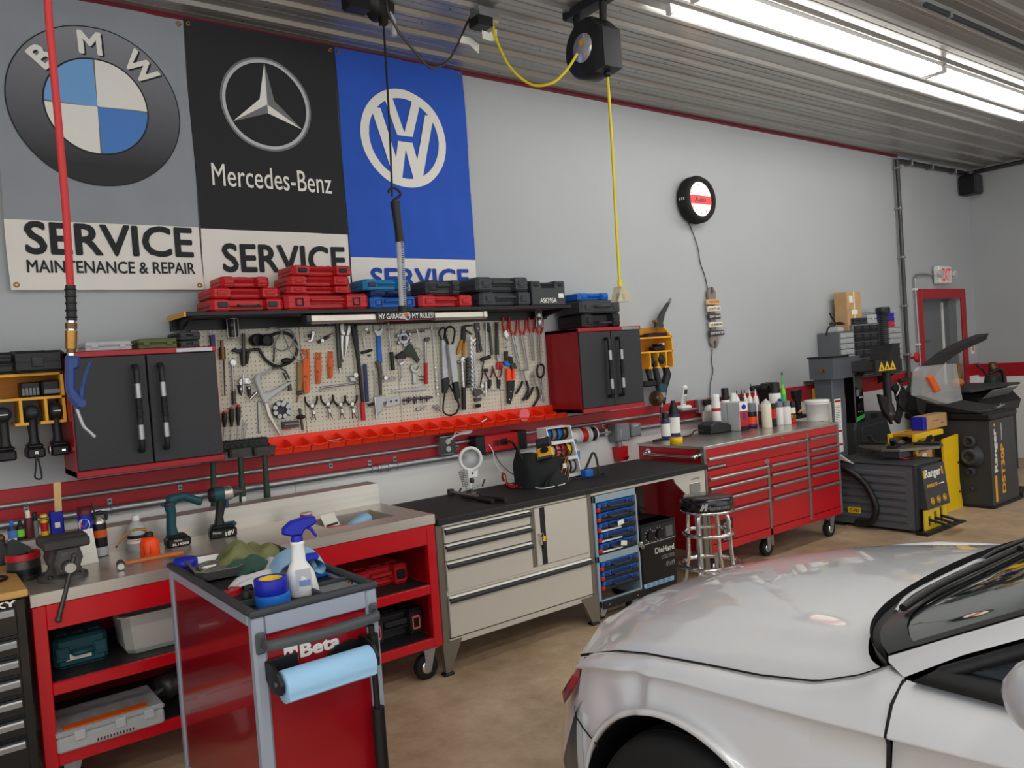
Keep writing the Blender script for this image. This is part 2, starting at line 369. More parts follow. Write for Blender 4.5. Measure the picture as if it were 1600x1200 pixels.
MB('red_plastic').lathe([(.02,0),(.06,.005),(.06,.02),(.02,.025)],(9.20,-.1,1.36),(0,-1,0)).cyl((9.15,-.05,1.36),(9.2,-.1,1.36),.014,n=8).w('valve_wheel',t)
t=thing('ceiling_pipe','dark pipe along the top of the wall ending at a black box in the corner','pipe',(10,-.05,3.56))
MB('dark_steel').cyl((9.12,-.05,3.585),(10.85,-.05,3.585),.026,n=12).cyl((10.95,-.1,3.60),(10.95,-2.4,3.60),.026,n=12).w('pipe',t)
for x in(9.4,9.9,10.5):MB('galvanized').box(x-.012,x+.012,-.09,0,3.55,3.62,.004).w('clamp',t)
t=thing('junction_box','black box mounted in the upper corner between the two walls','electrical box',(10.78,-.12,3.3))
MB('black').box(-.1,.1,-.1,.1,0,.24,.015).b('body',t);MB('dark_plastic').box(-.085,.085,-.11,-.1,.015,.225,.006).b('cover',t)
MB('dark_steel').cyl((0,0,.24),(0,0,.29),.05,n=12).b('collar',t)
t=thing('exit_sign','white emergency exit sign with red letters above the grey door','sign',(10.05,-.02,2.2))
MB('white').box(-.16,.16,-.075,0,0,.21,.012).b('body',t)
M('exit_red',(232,60,70),.5,emit=.12)
MB('exit_red').text('EXIT',(.02,-.0765,.105),(1,0,0),(0,0,1),w=.22,h=.15,bold=.02).b('lettering',t)
for x in(-.16,.2):
 m=MB('white').lathe([(.02,0),(.04,.01),(.045,.05)],(x,-.06,.12),(.0,-1,-.2),n=14);m.mat('light_grey').lathe([(.001,.052),(.044,.051)],(x,-.06,.12),(0,-1,-.2),n=14);m.b('lamp_head',t)
t=thing('sign_conduit','thin bent conduit leading from the door frame to the exit sign','conduit',(9.5,-.03,1.2))
MB('galvanized').tube([(9.44,-.03,1.2),(9.42,-.03,2.15),(9.43,-.03,2.27),(9.53,-.03,2.31),(9.885,-.03,2.31)],.012,8,sm=4).w('pipe',t)
for z in(1.5,2.14):MB('white').box(9.40,9.45,-.045,0,z-.012,z+.012,.003).w('clamp',t)
MB('paper').box(10.835,10.925,-.006,0,1.32,1.52).mat('red_plastic').box(10.865,10.893,-.008,-.006,1.36,1.46).build('wall_notice',label='small white notice with red mark right of the door',cat='notice')
# ================================================================ BANNERS
def banner(name,label,x0,x1,z0,z1,band,top,fold,amp,ph):
 """cloth on the wall; returns the thing and a function that lays print on its rippled front"""
 def wv(x,z):
  u=(x-x0)/(x1-x0);w=(z-z0)/(z1-z0)
  d=amp*(math.sin(9*u+2.2*w+ph)+.6*math.sin(17*u-5*w+ph*2)+.5*math.sin(31*u+9*w+ph))
  if fold:d+=.0035*sum(math.exp(-((w-k/9.0-.012*math.sin(6*u+k))/.006)**2) for k in range(2,9))
  d+=.006*math.exp(-(w/.05)**2)
  return-.024-amp*2-d
 nx,nz=46,80;zb=z0+(z1-z0)*band
 rows=[];zs=sorted([z0+(z1-z0)*j/nz for j in range(nz+1)]+[zb])
 for z in zs:rows.append([(x0+(x1-x0)*i/nx+.004*math.sin(7*z+ph)*(1 if i in(0,nx) else 0),wv(x0+(x1-x0)*i/nx,z),z) for i in range(nx+1)])
 k=zs.index(zb);mb=MB(top);mb.grid(rows[k:])
 mb.mat('flag_white').grid(rows[:k+1]);mb.mat(top).grid([[(p[0],p[1]+.003,p[2]) for p in r] for r in rows])
 o=mb.build(name,label=label,cat='banner',group='car service banners')
 def lay(q,e=.0035):return Vector((q[0],wv(q[0],q[2])-e,q[2]))
 for sx in(x0+.025,x1-.025):
  for sz in(z0+.025,z1-.025):
   if sz<3.67:MB('brass').ring(lay((sx,0,sz),.002),(0,1,0),.010,.004,14,6).w('grommet',o)
 return o,lay
def flat(mb,poly,lay,e=.0035,sub=.05):
 """printed polygon, cut into a fan of triangles on the cloth"""
 return mb.add([lay((p[0],0,p[1]),e) for p in poly],[tuple(range(len(poly)))])
def band_ring(mb,c,r0,r1,lay,n=64,a0=0,a1=2*PI,e=.0035,k=3):
 rows=[[lay((c[0]+(r0+(r1-r0)*j/k)*math.cos(a0+(a1-a0)*i/n),0,c[1]+(r0+(r1-r0)*j/k)*math.sin(a0+(a1-a0)*i/n)),e) for i in range(n+1)] for j in range(k+1)]
 return mb.grid(rows,smooth=False)
g1,lay=banner('service_banner','grey service banner with round blue and white quartered emblem',.475,1.392,2.155,3.63,.233,'flag_grey',0,.0035,.4)
c=PY(152,167,-.03);C1=(c.x,c.z);RO,RI=.405,.240
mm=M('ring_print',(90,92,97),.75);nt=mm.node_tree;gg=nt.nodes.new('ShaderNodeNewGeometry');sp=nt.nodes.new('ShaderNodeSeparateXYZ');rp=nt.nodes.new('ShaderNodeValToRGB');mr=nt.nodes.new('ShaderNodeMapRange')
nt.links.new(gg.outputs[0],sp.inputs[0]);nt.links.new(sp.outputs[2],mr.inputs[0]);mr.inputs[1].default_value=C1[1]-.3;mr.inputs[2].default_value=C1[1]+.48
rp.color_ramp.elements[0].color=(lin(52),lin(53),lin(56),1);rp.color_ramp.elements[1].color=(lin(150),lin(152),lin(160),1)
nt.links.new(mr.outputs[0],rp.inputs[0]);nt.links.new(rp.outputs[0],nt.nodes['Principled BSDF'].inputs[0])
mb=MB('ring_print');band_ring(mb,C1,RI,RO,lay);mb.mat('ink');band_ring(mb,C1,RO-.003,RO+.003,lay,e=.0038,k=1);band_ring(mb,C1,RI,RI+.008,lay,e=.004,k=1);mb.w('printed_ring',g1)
M('q_blue',(84,136,210),.8);M('q_blue_light',(120,172,226),.8)
for q,mt in enumerate(('print_white','q_blue_light','print_white','q_blue')):
 mb=MB(mt);band_ring(mb,C1,.004,RI,lay,20,q*PI/2+.02,(q+1)*PI/2-.02,e=.0045);mb.w('printed_quarter',g1)
mb=MB('silver_dark');band_ring(mb,C1,0.001,RI,lay,e=.0036);mb.w('printed_disc',g1)
for ch,a in(('B',137),('M',92),('W',46)):
 BW=.035;a=math.radians(a);R_=(RO+RI)/2;o=(C1[0]+R_*math.cos(a),0,C1[1]+R_*math.sin(a))
 MB('print_white').text(ch,o,(math.sin(a),0,-math.cos(a)),(math.cos(a),0,math.sin(a)),h=.118,bold=BW,fn=lambda q:lay(q,.006)).w('printed_letter',g1)
 MB('ink').text(ch,(o[0]+.008,0,o[2]-.006),(math.sin(a),0,-math.cos(a)),(math.cos(a),0,math.sin(a)),h=.118,bold=BW,fn=lambda q:lay(q,.0052)).w('letter_shadow',g1)
a,b=PY(36,377,-.03),PY(303,380,-.03)
MB('ink').text('SERVICE',((a.x+b.x)/2,0,2.412),(1,0,0),(0,0,1),w=.80,h=.165,bold=.026,fn=lay).w('printed_words',g1)
MB('ink').text('MAINTENANCE & REPAIR',((a.x+b.x)/2,0,2.272),(1,0,0),(0,0,1),w=.80,h=.064,bold=.02,fn=lay).w('printed_words',g1)
g2,lay2=banner('service_banner','black service banner with silver three pointed star in a ring',1.397,2.285,2.10,3.645,.255,'flag_black',0,.003,1.7)
c=PY(417,164,-.03);C2=(c.x,c.z);RS=.270
mb=MB('silver_print');band_ring(mb,C2,RS-.030,RS-.012,lay2);mb.mat('silver_dark');band_ring(mb,C2,RS-.012,RS,lay2);mb.mat('ink');band_ring(mb,C2,RS-.034,RS-.030,lay2,k=1);mb.w('printed_ring',g2)
mb=MB('silver_print')
for k in range(3):
 a=PI/2+k*2*PI/3;tip=(C2[0]+(RS-.03)*math.cos(a),C2[1]+(RS-.03)*math.sin(a))
 for s in(-1,1):
  w=(C2[0]+.051*math.cos(a+s*PI/3),C2[1]+.051*math.sin(a+s*PI/3));lit=(k==0 and s>0) or(k==1 and s<0) or(k==2 and s<0)
  mb.mat('print_white' if lit else 'silver_dark');q=[C2,w,tip]
  for t0,t1 in((0,.33),(.33,.66),(.66,1)):
   L_=lambda A,B,t:(A[0]+(B[0]-A[0])*t,A[1]+(B[1]-A[1])*t)
   P=[L_(C2,tip,t0),L_(w,tip,t0),L_(w,tip,t1),L_(C2,tip,t1)]
   flat(mb,P,lay2,.005)
mb.w('printed_star',g2)
mb=MB('print_white');zt=2.80;mb.text('Mercedes-Benz',(1.842,0,zt),(1,0,0),(0,0,1),w=.72,h=.125,fn=lay2,bold=.004);mb.w('printed_words',g2)
a,b=PY(335,400,-.03),PY(549,403,-.03)
MB('ink').text('SERVICE',((a.x+b.x)/2,0,2.335),(1,0,0),(0,0,1),w=.755,h=.165,bold=.028,fn=lay2).w('printed_words',g2)
g3,lay3=banner('service_banner','blue service banner with white V over W roundel',2.292,3.235,2.14,3.645,.143,'vw_blue',1,.004,3.1)
c=PY(632,217,-.03);C3=(c.x,c.z);RV=.318
mb=MB('print_white');band_ring(mb,C3,RV-.058,RV,lay3);ri=RV-.05
def onc(x):return math.sqrt(max(0,ri*ri-x*x))
def bar(p,q,h):
 n=5
 for i in range(n):
  A=[p[0]+(q[0]-p[0])*i/n,p[1]+(q[1]-p[1])*i/n];B=[p[0]+(q[0]-p[0])*(i+1)/n,p[1]+(q[1]-p[1])*(i+1)/n]
  flat(mb,[(C3[0]+A[0]-h,C3[1]+A[1]),(C3[0]+A[0]+h,C3[1]+A[1]),(C3[0]+B[0]+h,C3[1]+B[1]),(C3[0]+B[0]-h,C3[1]+B[1])],lay3,.005)
hb=.033
for s in(-1,1):
 K=.896;bar((s*.118*K,.277*K),(s*.028*K,.018*K),hb)
 bar((s*.225*K,.195*K),(s*.085*K,-.285*K),hb);bar((s*.085*K,-.285*K),(s*.024*K,-.024*K),hb)
mb.w('printed_roundel',g3)
a,b=PY(578,426,-.03),PY(732,427,-.03)
MB('print_blue').text('SERVICE',((a.x+b.x)/2,0,2.225),(1,0,0),(0,0,1),w=(b.x-a.x),h=.135,bold=.03,fn=lay3).w('printed_words',g3)
# ================================================================ TOOL CASES
def case(w,d,h,mat,style=0,latch=None,name='tool_case',label='',loc=(0,0,0),rz=0,group=None):
 """plastic carrying case; the front, local -y, carries the handle in a notch and two latches"""
 t=thing(name,label,'case',loc,rz,group);nw=w*(.40 if style!=2 else .46)/2;nd=d*.14 if style!=3 else 0;c=min(.02,d*.1);la=latch or mat
 if nd:P=[(-w/2+c,-d/2),(-nw-.012,-d/2),(-nw,-d/2+nd),(nw,-d/2+nd),(nw+.012,-d/2),(w/2-c,-d/2),(w/2,-d/2+c),(w/2,d/2-c),(w/2-c,d/2),(-w/2+c,d/2),(-w/2,d/2-c),(-w/2,-d/2+c)]
 else:P=[(-w/2+c,-d/2),(w/2-c,-d/2),(w/2,-d/2+c),(w/2,d/2-c),(w/2-c,d/2),(-w/2+c,d/2),(-w/2,d/2-c),(-w/2,-d/2+c)]
 b=min(.012,h*.14)
 MB(mat).prism(offset_poly(P,b*.6),h*.02,0,'xy').prism(P,h*.46,0,'xy',b).box(-w/2-.003,w/2+.003,-d/2+c,d/2-c,h*.38,h*.46,.002).b('base',t)
 m=MB(mat).prism(P,h*.49,h,'xy',b);m.prism(offset_poly(P,.004),h*.45,h*.5,'xy')
 for k in(-.3,0,.3):m.box(k*w-.025*w*4,k*w+.025*w*4,-d*.22,d*.34,h-.002,h+.004,.002)
 m.b('lid',t)
 y=-d/2
 if style==2:
  MB('dark_plastic').tube([(-w*.14,y+.004,h*.42),(-w*.13,y-.035,h*.30),(w*.13,y-.035,h*.30),(w*.14,y+.004,h*.42)],.007,8).b('handle',t)
 elif style==3:
  MB(mat).tube([(-w*.16,y,h*.5),(-w*.15,y-.03,h*.5),(w*.15,y-.03,h*.5),(w*.16,y,h*.5)],.011,8).b('handle',t)
 else:
  MB(mat).box(-nw,nw,y+.002,y+.020,h*.52,h*.74,.006).b('handle',t)
 for s in(-1,1):
  x=s*w*.34
  if latch and style==1:
   m=MB(la);m.box(x-.024,x+.024,y-.006,y,h*.22,h*.30,.002).box(x-.024,x+.024,y-.006,y,h*.66,h*.74,.002).box(x-.024,x-.016,y-.006,y,h*.22,h*.74,.002).box(x+.016,x+.024,y-.006,y,h*.22,h*.74,.002)
  else:m=MB(la).box(x-.026,x+.026,y-.007,y,h*.25,h*.72,.004).box(x-.02,x+.02,y-.010,y-.006,h*.36,h*.56,.002)
  m.b('latch',t)
 return t
def px_case(x0,x1,yb,yt,y,d,mat,label,style=0,latch=None,group=None,z=None,xo=0,name='tool_case'):
 a,b,t_=PY(x0,(yb+yb)/2,y),PY(x1,yb,y),PY((x0+x1)/2,yt,y);zz=PY((x0+x1)/2,yb,y).z if z is None else z
 h=t_.z-PY((x0+x1)/2,yb,y).z;w=b.x-a.x
 return case(w,d,h,mat,style,latch,name,label,((a.x+b.x)/2+xo,y+d/2,zz)),h,zz+h
ZS=2.012;YC=-.315
SH='cases on the long black shelf'
def stack(rows):
 z=ZS
 for(x0,x1,yb,yt,mat,label,kw) in rows:
  y=kw.pop('y',YC);d=kw.pop('d',.26)
  t,h,z2=px_case(x0,x1,yb,yt,y,d,mat,label,z=z,**kw);t['group']=SH;z=z2+.004
stack([(330,445,489,470,'red_plastic','large red case with grey latches and wire handle, bottom of the left red stack',dict(style=2,latch='dark_plastic')),(330,440,472,456,'red_plastic','red case without grey latches, in the middle of the left red stack',dict(d=.24)),(346,423,455,439,'red_plastic','small red case on top of the left red stack',dict(d=.2))])
stack([(447,578,485,461,'red_plastic','widest red case with black framed latches, bottom of the tall red stack',dict(style=1,latch='black')),(450,551,460,449,'red_plastic','thin red case lying second from the bottom in the tall red stack',dict(d=.24)),(452,548,448,433,'red_plastic','red case third from the bottom in the tall red stack',dict(d=.24)),(458,551,432,417,'red_plastic','red case with black latches on top of the tall red stack',dict(latch='black',d=.24))])
stack([(581,652,483,465,'blue','bright blue case with black framed latches beside the tall red stack',dict(style=1,latch='navy')),(582,645,464,456,'navy','flat dark blue box with silver rim lying between two blue cases',dict(style=3,d=.22)),(570,642,455,438,'cyan_blue','turquoise case with dark latches on top of the blue stack',dict(latch='navy',d=.22))])
stack([(657,741,482,463,'red_plastic','single red case with a black case lying on it',dict()),(668,722,462,440,'charcoal','short charcoal case with two big latches lying on the single red case',dict(latch='black_plastic',d=.22))])
stack([(752,832,479,457,'charcoal','lower of two matching charcoal cases right of the single red case',dict(d=.28)),(746,828,456,434,'charcoal','upper of two matching charcoal cases right of the single red case',dict(d=.28))])
a,b=PY(834,478,-.30),PY(886,478,-.30);w=b.x-a.x;h=PY(860,440,-.30).z-PY(860,478,-.30).z
t=thing('kit_box','upright black kit box with white code lettering at the end of the shelf','case',((a.x+b.x)/2,-.17,ZS),group=SH)
P=[(-w/2,0),(w/2,0),(w/2,h),(w*.22,h),(w*.18,h*.72),(-w*.2,h*.72),(-w*.24,h),(-w/2,h)]
MB('charcoal').prism(P,.12,-.12,'xz',.006).b('body',t);MB('charcoal').box(-w*.22,w*.2,-.10,-.07,h*.86,h*.95,.006).b('handle',t)
for x in(-w*.37,w*.36):MB('black_plastic').box(x-.022,x+.022,-.128,-.118,h*.78,h*.92,.004).b('latch',t)
MB('print_white').text('AS6395A',(-.01,-.1215,h*.2),(1,0,0),(0,0,1),w=w*.5,h=.035,bold=.02).b('lettering',t)
MB('paper').box(w*.28,w*.44,-.1225,-.12,h*.30,h*.48).b('label_sticker',t)
# ================================================================ WALL CABINETS
M('door_black',(48,50,54),.5,bump=.5,nscale=60,stretch=(1,1,6));M('cab_red',(168,26,36),.35,var=.04)
def wall_cabinet(x0,x1,z0,z1,d,label,bent):
 w=x1-x0;h=z1-z0;t=thing('wall_cabinet',label,'cabinet',((x0+x1)/2,0,z0),group='red wall cabinets')
 m=MB('cab_red');e=.018
 m.box(-w/2,-w/2+e,-d,0,0,h).box(w/2-e,w/2,-d,0,0,h).box(-w/2,w/2,-d-.02,0,0,e*1.7,.003).box(-w/2,w/2,-d-.02,0,h-e*1.5,h,.003).box(-w/2+e,w/2-e,-.02,-.002,e,h-e)
 m.b('body',t)
 for s in(-1,1):
  x=0 if s<0 else .003
  a,b=(-w/2+.006,-.003) if s<0 else(.003,w/2-.006)
  dr=MB('door_black').box(a,b,-d-.016,-d+.004,e*1.8,h-e*1.6,.003).b('door',t)
  hx=s*.058;zb,zt=h*.17,h*.86
  m=MB('black_plastic');m.tube([(hx,-d-.014,zt),(hx,-d-.05,zt),(hx,-d-.056,zt-.03),(hx,-d-.056,zb+.03),(hx,-d-.05,zb),(hx,-d-.014,zb)],.0135,10)
  for k in range(12):q=zb+.16+k*(zt-zb-.32)/11;m.ring((hx,-d-.056,q),(0,0,1),.0138,.0025,12,5)
  hd=m.b('handle',dr)
  for q in(zb+.09,zt-.12):MB('satin').cyl((hx,-d-.056,q-.035),(hx,-d-.056,q+.035),.0165,n=14).b('collar',dr)
 bd=MB('satin').box(w/2-.20,w/2-.02,-d-.024,-d-.019,h-.026,h-.004,.002).b('name_plate',t)
 return t
wall_cabinet(.645,1.33,1.235,1.83,.33,'red wall cabinet with two black doors beside the left drill rack',0)
wall_cabinet(3.84,4.47,1.235,1.84,.35,'red wall cabinet with two black doors right of the pegboard',0)
CT=1.831
def flat_box(x0,x1,yb,yt,y,d,mat,name,label,z,lidm=None):
 a,b=PY(x0,yb,y),PY(x1,yb,y);h=PY((x0+x1)/2,yt,y).z-PY((x0+x1)/2,yb,y).z
 t=thing(name,label,'case',((a.x+b.x)/2,y+d/2,z));w=b.x-a.x
 MB(mat).box(-w/2,w/2,-d/2,d/2,0,h*.5,.005).b('base',t);MB(lidm or mat).box(-w/2,w/2,-d/2,d/2,h*.53,h,.006).box(-w/2-.003,w/2+.003,-d/2-.003,d/2+.003,h*.47,h*.56,.002).b('lid',t)
 for s in(-.3,.3):MB(mat).box(s*w-.015,s*w+.015,-d/2-.007,-d/2,h*.3,h*.7,.002).b('latch',t)
 return t,z+h
flat_box(133,206,541,526,-.30,.2,'frosted','parts_case','flat clear plastic case lying on the left wall cabinet',CT)
flat_box(216,277,537,521,-.30,.18,'olive','ammo_case','olive green flat metal box lying on the left wall cabinet',CT)
_,z=flat_box(280,312,535,524,-.27,.2,'charcoal','small_case','black case at the bottom of the pair on the left wall cabinet',CT)
flat_box(279,313,524,511,-.28,.22,'dark_plastic','small_case','charcoal case on top of the pair on the left wall cabinet',z+.002)
t,h,z=px_case(912,972,508,486,-.32,.3,'black_plastic','dark greenish case with wire handle directly on the right wall cabinet',style=2,z=1.841)
t,h,z=px_case(908,971,484,464,-.32,.28,'charcoal','black case in the middle of the stack on the right wall cabinet',style=3,z=z+.003)
t,h,z=px_case(905,953,463,452,-.30,.24,'blue','bright blue case on top of the right wall cabinet stack',z=z+.003)
# ================================================================ LONG SHELF, PEGBOARD, BINS
t=thing('wall_shelf','long black wall shelf above the pegboard carrying the tool cases','shelf',(2.5,0,1.9))
MB('black').box(1.20,3.83,-.325,0,1.987,2.011,.003).w('board',t)
MB('black').box(1.20,3.83,-.05,-.001,1.932,1.987).w('back_panel',t)
MB('amber').box(1.192,1.20,-.325,0,1.987,2.013).build('raw_edge',t,label='bare wood edge',world=True)
for x in(1.24,2.1,2.95,3.78):MB('black').prism([(-.05,1.935),(-.29,1.985),(-.05,1.985)],x-.012,x+.012,'yz').w('bracket',t)
pg=thing('pegboard','cream perforated pegboard covered with hanging hand tools','pegboard',(2.55,0,1.29))
xs=[1.30,1.922,2.263,2.569,2.873,3.37,3.805]
for a,b in zip(xs,xs[1:]):
 MB('pegboard').box(a+.0015,b-.0015,-.03,-.012,1.30,1.931,.002).w('panel',pg)
m=MB('peg_hole')
for i in range(98):
 for j in range(25):
  x=1.315+i*.0254;z=1.312+j*.0254
  m.add([(x+.0034*math.cos(k*PI/3),-.0306,z+.0034*math.sin(k*PI/3)) for k in range(6)],[(0,1,2,3,4,5)])
m.build('peg_holes',pg,world=True,kind='stuff')
MB('dark_steel').box(1.30,3.805,-.012,-.001,1.30,1.93).w('backing',pg)
for k,(a,b,lb) in enumerate(((1.845,2.38,'left of the two stainless light bars hung under the black shelf'),(2.66,3.09,'right of the two stainless light bars hung under the black shelf'))):
 t=thing('light_bar',lb,'light',((a+b)/2,-.3,1.925),group='light bars under the shelf')
 MB('brushed').prism([(-.325,1.975),(-.28,1.987),(-.26,1.987),(-.26,1.94),(-.315,1.93),(-.330,1.945)],a+.012,b-.012,'yz').w('housing',t)
 e=a if k==0 else b
 MB('dark_plastic' if k==0 else 'brushed').prism([(-.333,1.977),(-.28,1.987),(-.258,1.987),(-.258,1.936),(-.315,1.926),(-.335,1.942)],e-.03*(k),e+.03*(1-k),'yz',.004).w('end_cap',t)
 MB('frosted').prism([(-.31,1.931),(-.265,1.939),(-.265,1.937),(-.31,1.929)],a+.04,b-.04,'yz').w('lens',t)
a,b=PY(589,502,-.335),PY(680,498,-.335)
t=thing('slogan_plate','black slogan plate with white capitals between the light bars','sign',((a.x+b.x)/2,-.335,1.93));w=b.x-a.x
MB('black').box(-w/2,w/2,-.004,.004,0,.056,.003).b('plate',t);MB('band_red').box(-w/2+.004,w/2-.004,-.0048,-.004,.003,.006).b('border',t)
MB('print_white').text('MY GARAGE',(-w*.26,-.005,.030),(1,0,0),(0,0,1),w=w*.42,h=.032,bold=.02).b('lettering',t)
MB('print_white').text('MY RULES!',(w*.28,-.005,.030),(1,0,0),(0,0,1),w=w*.38,h=.032,bold=.02).b('lettering',t)
m=MB('light_grey');m.prism(circ(0,.03,.026,20),-.004,-.0055,'xz').mat('orange').prism(circ(-.004,.036,.014,14),-.0055,-.006,'xz').mat('dark_plastic').prism(circ(.006,.02,.010,12),-.0055,-.0062,'xz');m.b('round_motif',t)
def bin_mb(w,d=.14,h=.075,tk=.003):
 m=MB('bin_orange');o=[(0,0),(-d*.86,0),(-d,h*.52),(-d+.012,h*.60),(-.03,h),(0,h)]
 for x in(-w/2+.0015,w/2-.0015-tk):m.prism([(y,z) for y,z in o],x,x+tk,'yz')
 m.box(-w/2+.0015,w/2-.0015,-tk,0,0,h).box(-w/2+.0015,w/2-.0015,-d*.86,0,0,tk)
 a,b=Vector((0,-d*.86,0)),Vector((0,-d,h*.52));X=w/2-.0015
 m.add([(-X,a.y,a.z),(X,a.y,a.z),(X,b.y,b.z),(-X,b.y,b.z),(-X,a.y+tk,a.z),(X,a.y+tk,a.z),(X,b.y+tk,b.z),(-X,b.y+tk,b.z)],[(0,1,2,3),(5,4,7,6),(3,2,6,7),(0,3,7,4),(1,5,6,2)])
 return m
bx0,bx1,nb=1.665,3.87,20;bw=(bx1-bx0)/nb
MB('bin_orange').box(bx0-.02,bx1,-.03,-.021,1.195,1.30).build('bin_rail',label='orange back rail carrying the row of open bins below the pegboard',cat='rail')
b0=None;ords=['first','second','third','fourth','fifth','sixth','seventh','eighth','ninth','tenth','eleventh','twelfth','thirteenth','fourteenth','fifteenth','sixteenth','seventeenth','eighteenth','nineteenth','twentieth']
for i in range(nb):
 lb=f'{ords[i]} orange open bin from the left end of the row below the pegboard'
 if i==3:lb='orange open bin holding white paper slips, fourth from the left end'
 if i==4:lb='orange open bin holding small red parts, fifth from the left end'
 if i==nb-1:lb='last orange open bin at the right end, below the right wall cabinet'
 if i==16:lb='orange open bin with a pale pink round sticker on it'
 x=bx0+bw*(i+.5)
 if b0 is None:
  b0=thing('storage_bin',lb,'bin',(x,-.031,1.205),group='orange bins below the pegboard');bin_mb(bw).b('tray',b0)
  MB('bin_orange').tube([(-bw*.44,-.141,.040),(-bw*.2,-.144,.032),(bw*.2,-.144,.032),(bw*.44,-.141,.040)],.004,6).b('label_lip',b0);o=b0
 else:o=dup(b0,lb,(x,-.031,1.205))
 if i==3:
  for k in range(3):m=MB('paper');m.X=T_((x-.02+.02*k,-.09-.01*k,1.235+.006*k))@R__(.5*k-.4,4,'Z')@R__(.3-.2*k,4,'X');m.box(-.035,.035,-.025,.025,0,.001);m.build('paper_slip',label=['white paper slip lying flat at the back of the fourth orange bin','white paper slip in the middle of the fourth orange bin','white paper slip leaning at the front of the fourth orange bin'][k],cat='paper',group='slips in the fourth bin')
 if i==4:
  for k in range(4):m=MB('red_plastic');m.cyl((x-.03+.015*k,-.10,1.215+.004*k),(x-.01+.014*k,-.05,1.225),.006,n=8);m.build('red_peg',label=f'small red peg lying {ords[k]} from the left in the fifth orange bin',cat='peg',group='red pegs in the fifth bin')
 if i==16:MB('pink').prism(circ(x-.02,1.262,.045,20),-.166,-.169,'xz').build('round_sticker',label='pale pink round tag sticking up from an orange bin',cat='tag')
# ================================================================ HANGING TOOLS (outlines taken on the board plane, each with its own depth)
def frm(x0,y0,s):return lambda p,y:PY(x0+p[0]/s,y0+p[1]/s,y)
A=frm(320,500,20/3);B=frm(500,490,20/3);C=frm(660,480,20/3)
TN=[]
def tool(name,label,cat='tool',at=None,f=None,group=None):
 p=f(at,-.05);return thing(name,label,cat,tuple(p),group=group)
def pr(t,n,mat,f,pts,th=.012,y=-.036,bev=.003,label=None,build=True,mb=None):
 P=[f(p,y) for p in pts];m=(mb or MB(mat)).mat(mat);m.prism([(p.x,p.z) for p in P],y,y-th,'xz',bev)
 return m.build(n,t,label,world=True) if build else m
def tb(t,n,mat,f,pts,r,y=-.045,sm=0,label=None,k=8):
 return MB(mat).tube([f(p,y if len(p)<3 else p[2]) for p in pts],r,k,sm=sm).build(n,t,label,world=True)
def rod(t,n,mat,f,a,b,r0,r1=None,y=-.045,label=None):
 return MB(mat).cyl(f(a,y),f(b,y),r0,r1,12).build(n,t,label,world=True)
def hook(t,f,p):
 q=f(p,-.03);return MB('galvanized').tube([q,q+Vector((0,-.035,0)),q+Vector((0,-.04,.012))],.0025,6).w('peg_hook',t)
def disc(t,n,mat,f,p,r,y0=-.034,th=.02,k=18,label=None):
 c=f(p,y0);return MB(mat).cyl(c,c+Vector((0,-th,0)),r,n=k).build(n,t,label,world=True)
for f,c,w,h0,lb in((A,(292,80),75,190,'dark steel cylinder in a wire cage hanging under the left end of the shelf'),(C,(1215,110),42,175,'bright steel cylinder in a wire cage hanging under the right end of the shelf')):
 q=f(c,-.10);r=w*.0034/6.667*1.0*6.667/6.667*1.0 if 0 else(f((c[0]+w,c[1]),-.10)-q).x*.8;H=(f((c[0],c[1]-h0/2),-.10)-f((c[0],c[1]+h0/2),-.10)).z
 t=thing('oil_cup',lb,'cup',(q.x,q.y,q.z-H/2))
 MB('dark_steel' if f is A else 'steel').lathe([(r*.7,0),(r*.8,.004),(r*.8,H*.5),(r*.72,H*.52),(r*.8,H*.56),(r*.8,H*.92),(r*.6,H*.96)],(0,0,0)).b('cylinder',t)
 for s in(0,PI/2,PI,1.5*PI):MB('galvanized').tube([(r*.95*math.cos(s),r*.95*math.sin(s),-.01),(r*.95*math.cos(s),r*.95*math.sin(s),H)],.003,6).b('cage_wire',t)
 MB('galvanized').ring((0,0,-.008),(0,0,1),r*.95,.003,20,6).ring((0,0,H*.98),(0,0,1),r*.95,.003,20,6).b('cage_ring',t)
t=tool('screwdriver','screwdriver with blue handle half hidden behind the left cabinet','screwdriver',(70,260),A);pr(t,'handle','navy',A,[(42,160),(95,155),(104,300),(98,370),(66,370)],.02);rod(t,'shank','satin',A,(60,160),(55,120),.004)
t=tool('impact_socket','brown steel socket on a long thin rod at the left of the pegboard','tool',(190,300),A);rod(t,'socket','bronze',A,(180,285),(186,410),.017,y=-.05);rod(t,'neck','bronze',A,(176,210),(180,285),.009,y=-.05);rod(t,'rod','dark_steel',A,(198,405),(210,790),.004,y=-.05)
t=tool('gear_puller','black three armed puller below the caged dark cylinder','puller',(400,300),A);rod(t,'screw','dark_steel',A,(402,140),(405,480),.010,y=-.06);pr(t,'yoke','black',A,[(265,325),(310,290),(330,310),(540,300),(560,320),(350,345)],.02);pr(t,'jaw','black',A,[(355,340),(400,340),(395,470),(375,470)],.02);pr(t,'jaw','black',A,[(420,335),(460,335),(440,460),(420,460)],.02);tb(t,'tip','bronze',A,[(490,305),(560,305)],.006)
t=tool('hand_pump_kit','black rubber hose loop with pressure bulb hanging on the pegboard','pump',(760,300),A);tb(t,'hose','black',A,[(560,300),(640,420),(760,480),(900,430),(960,330),(940,210),(860,140),(740,140),(640,200)],.009,-.05,4);q=A((850,425),-.06);MB('black').ball(q,(.032,.018,.018)).w('bulb',t);rod(t,'valve','tool_chrome',A,(745,460),(785,462),.006,y=-.055);tb(t,'strap','black',A,[(725,250),(718,440)],.005,-.045)
t=tool('goggles','round black cup goggles hanging on the rubber hose loop','goggles',(600,220),A)
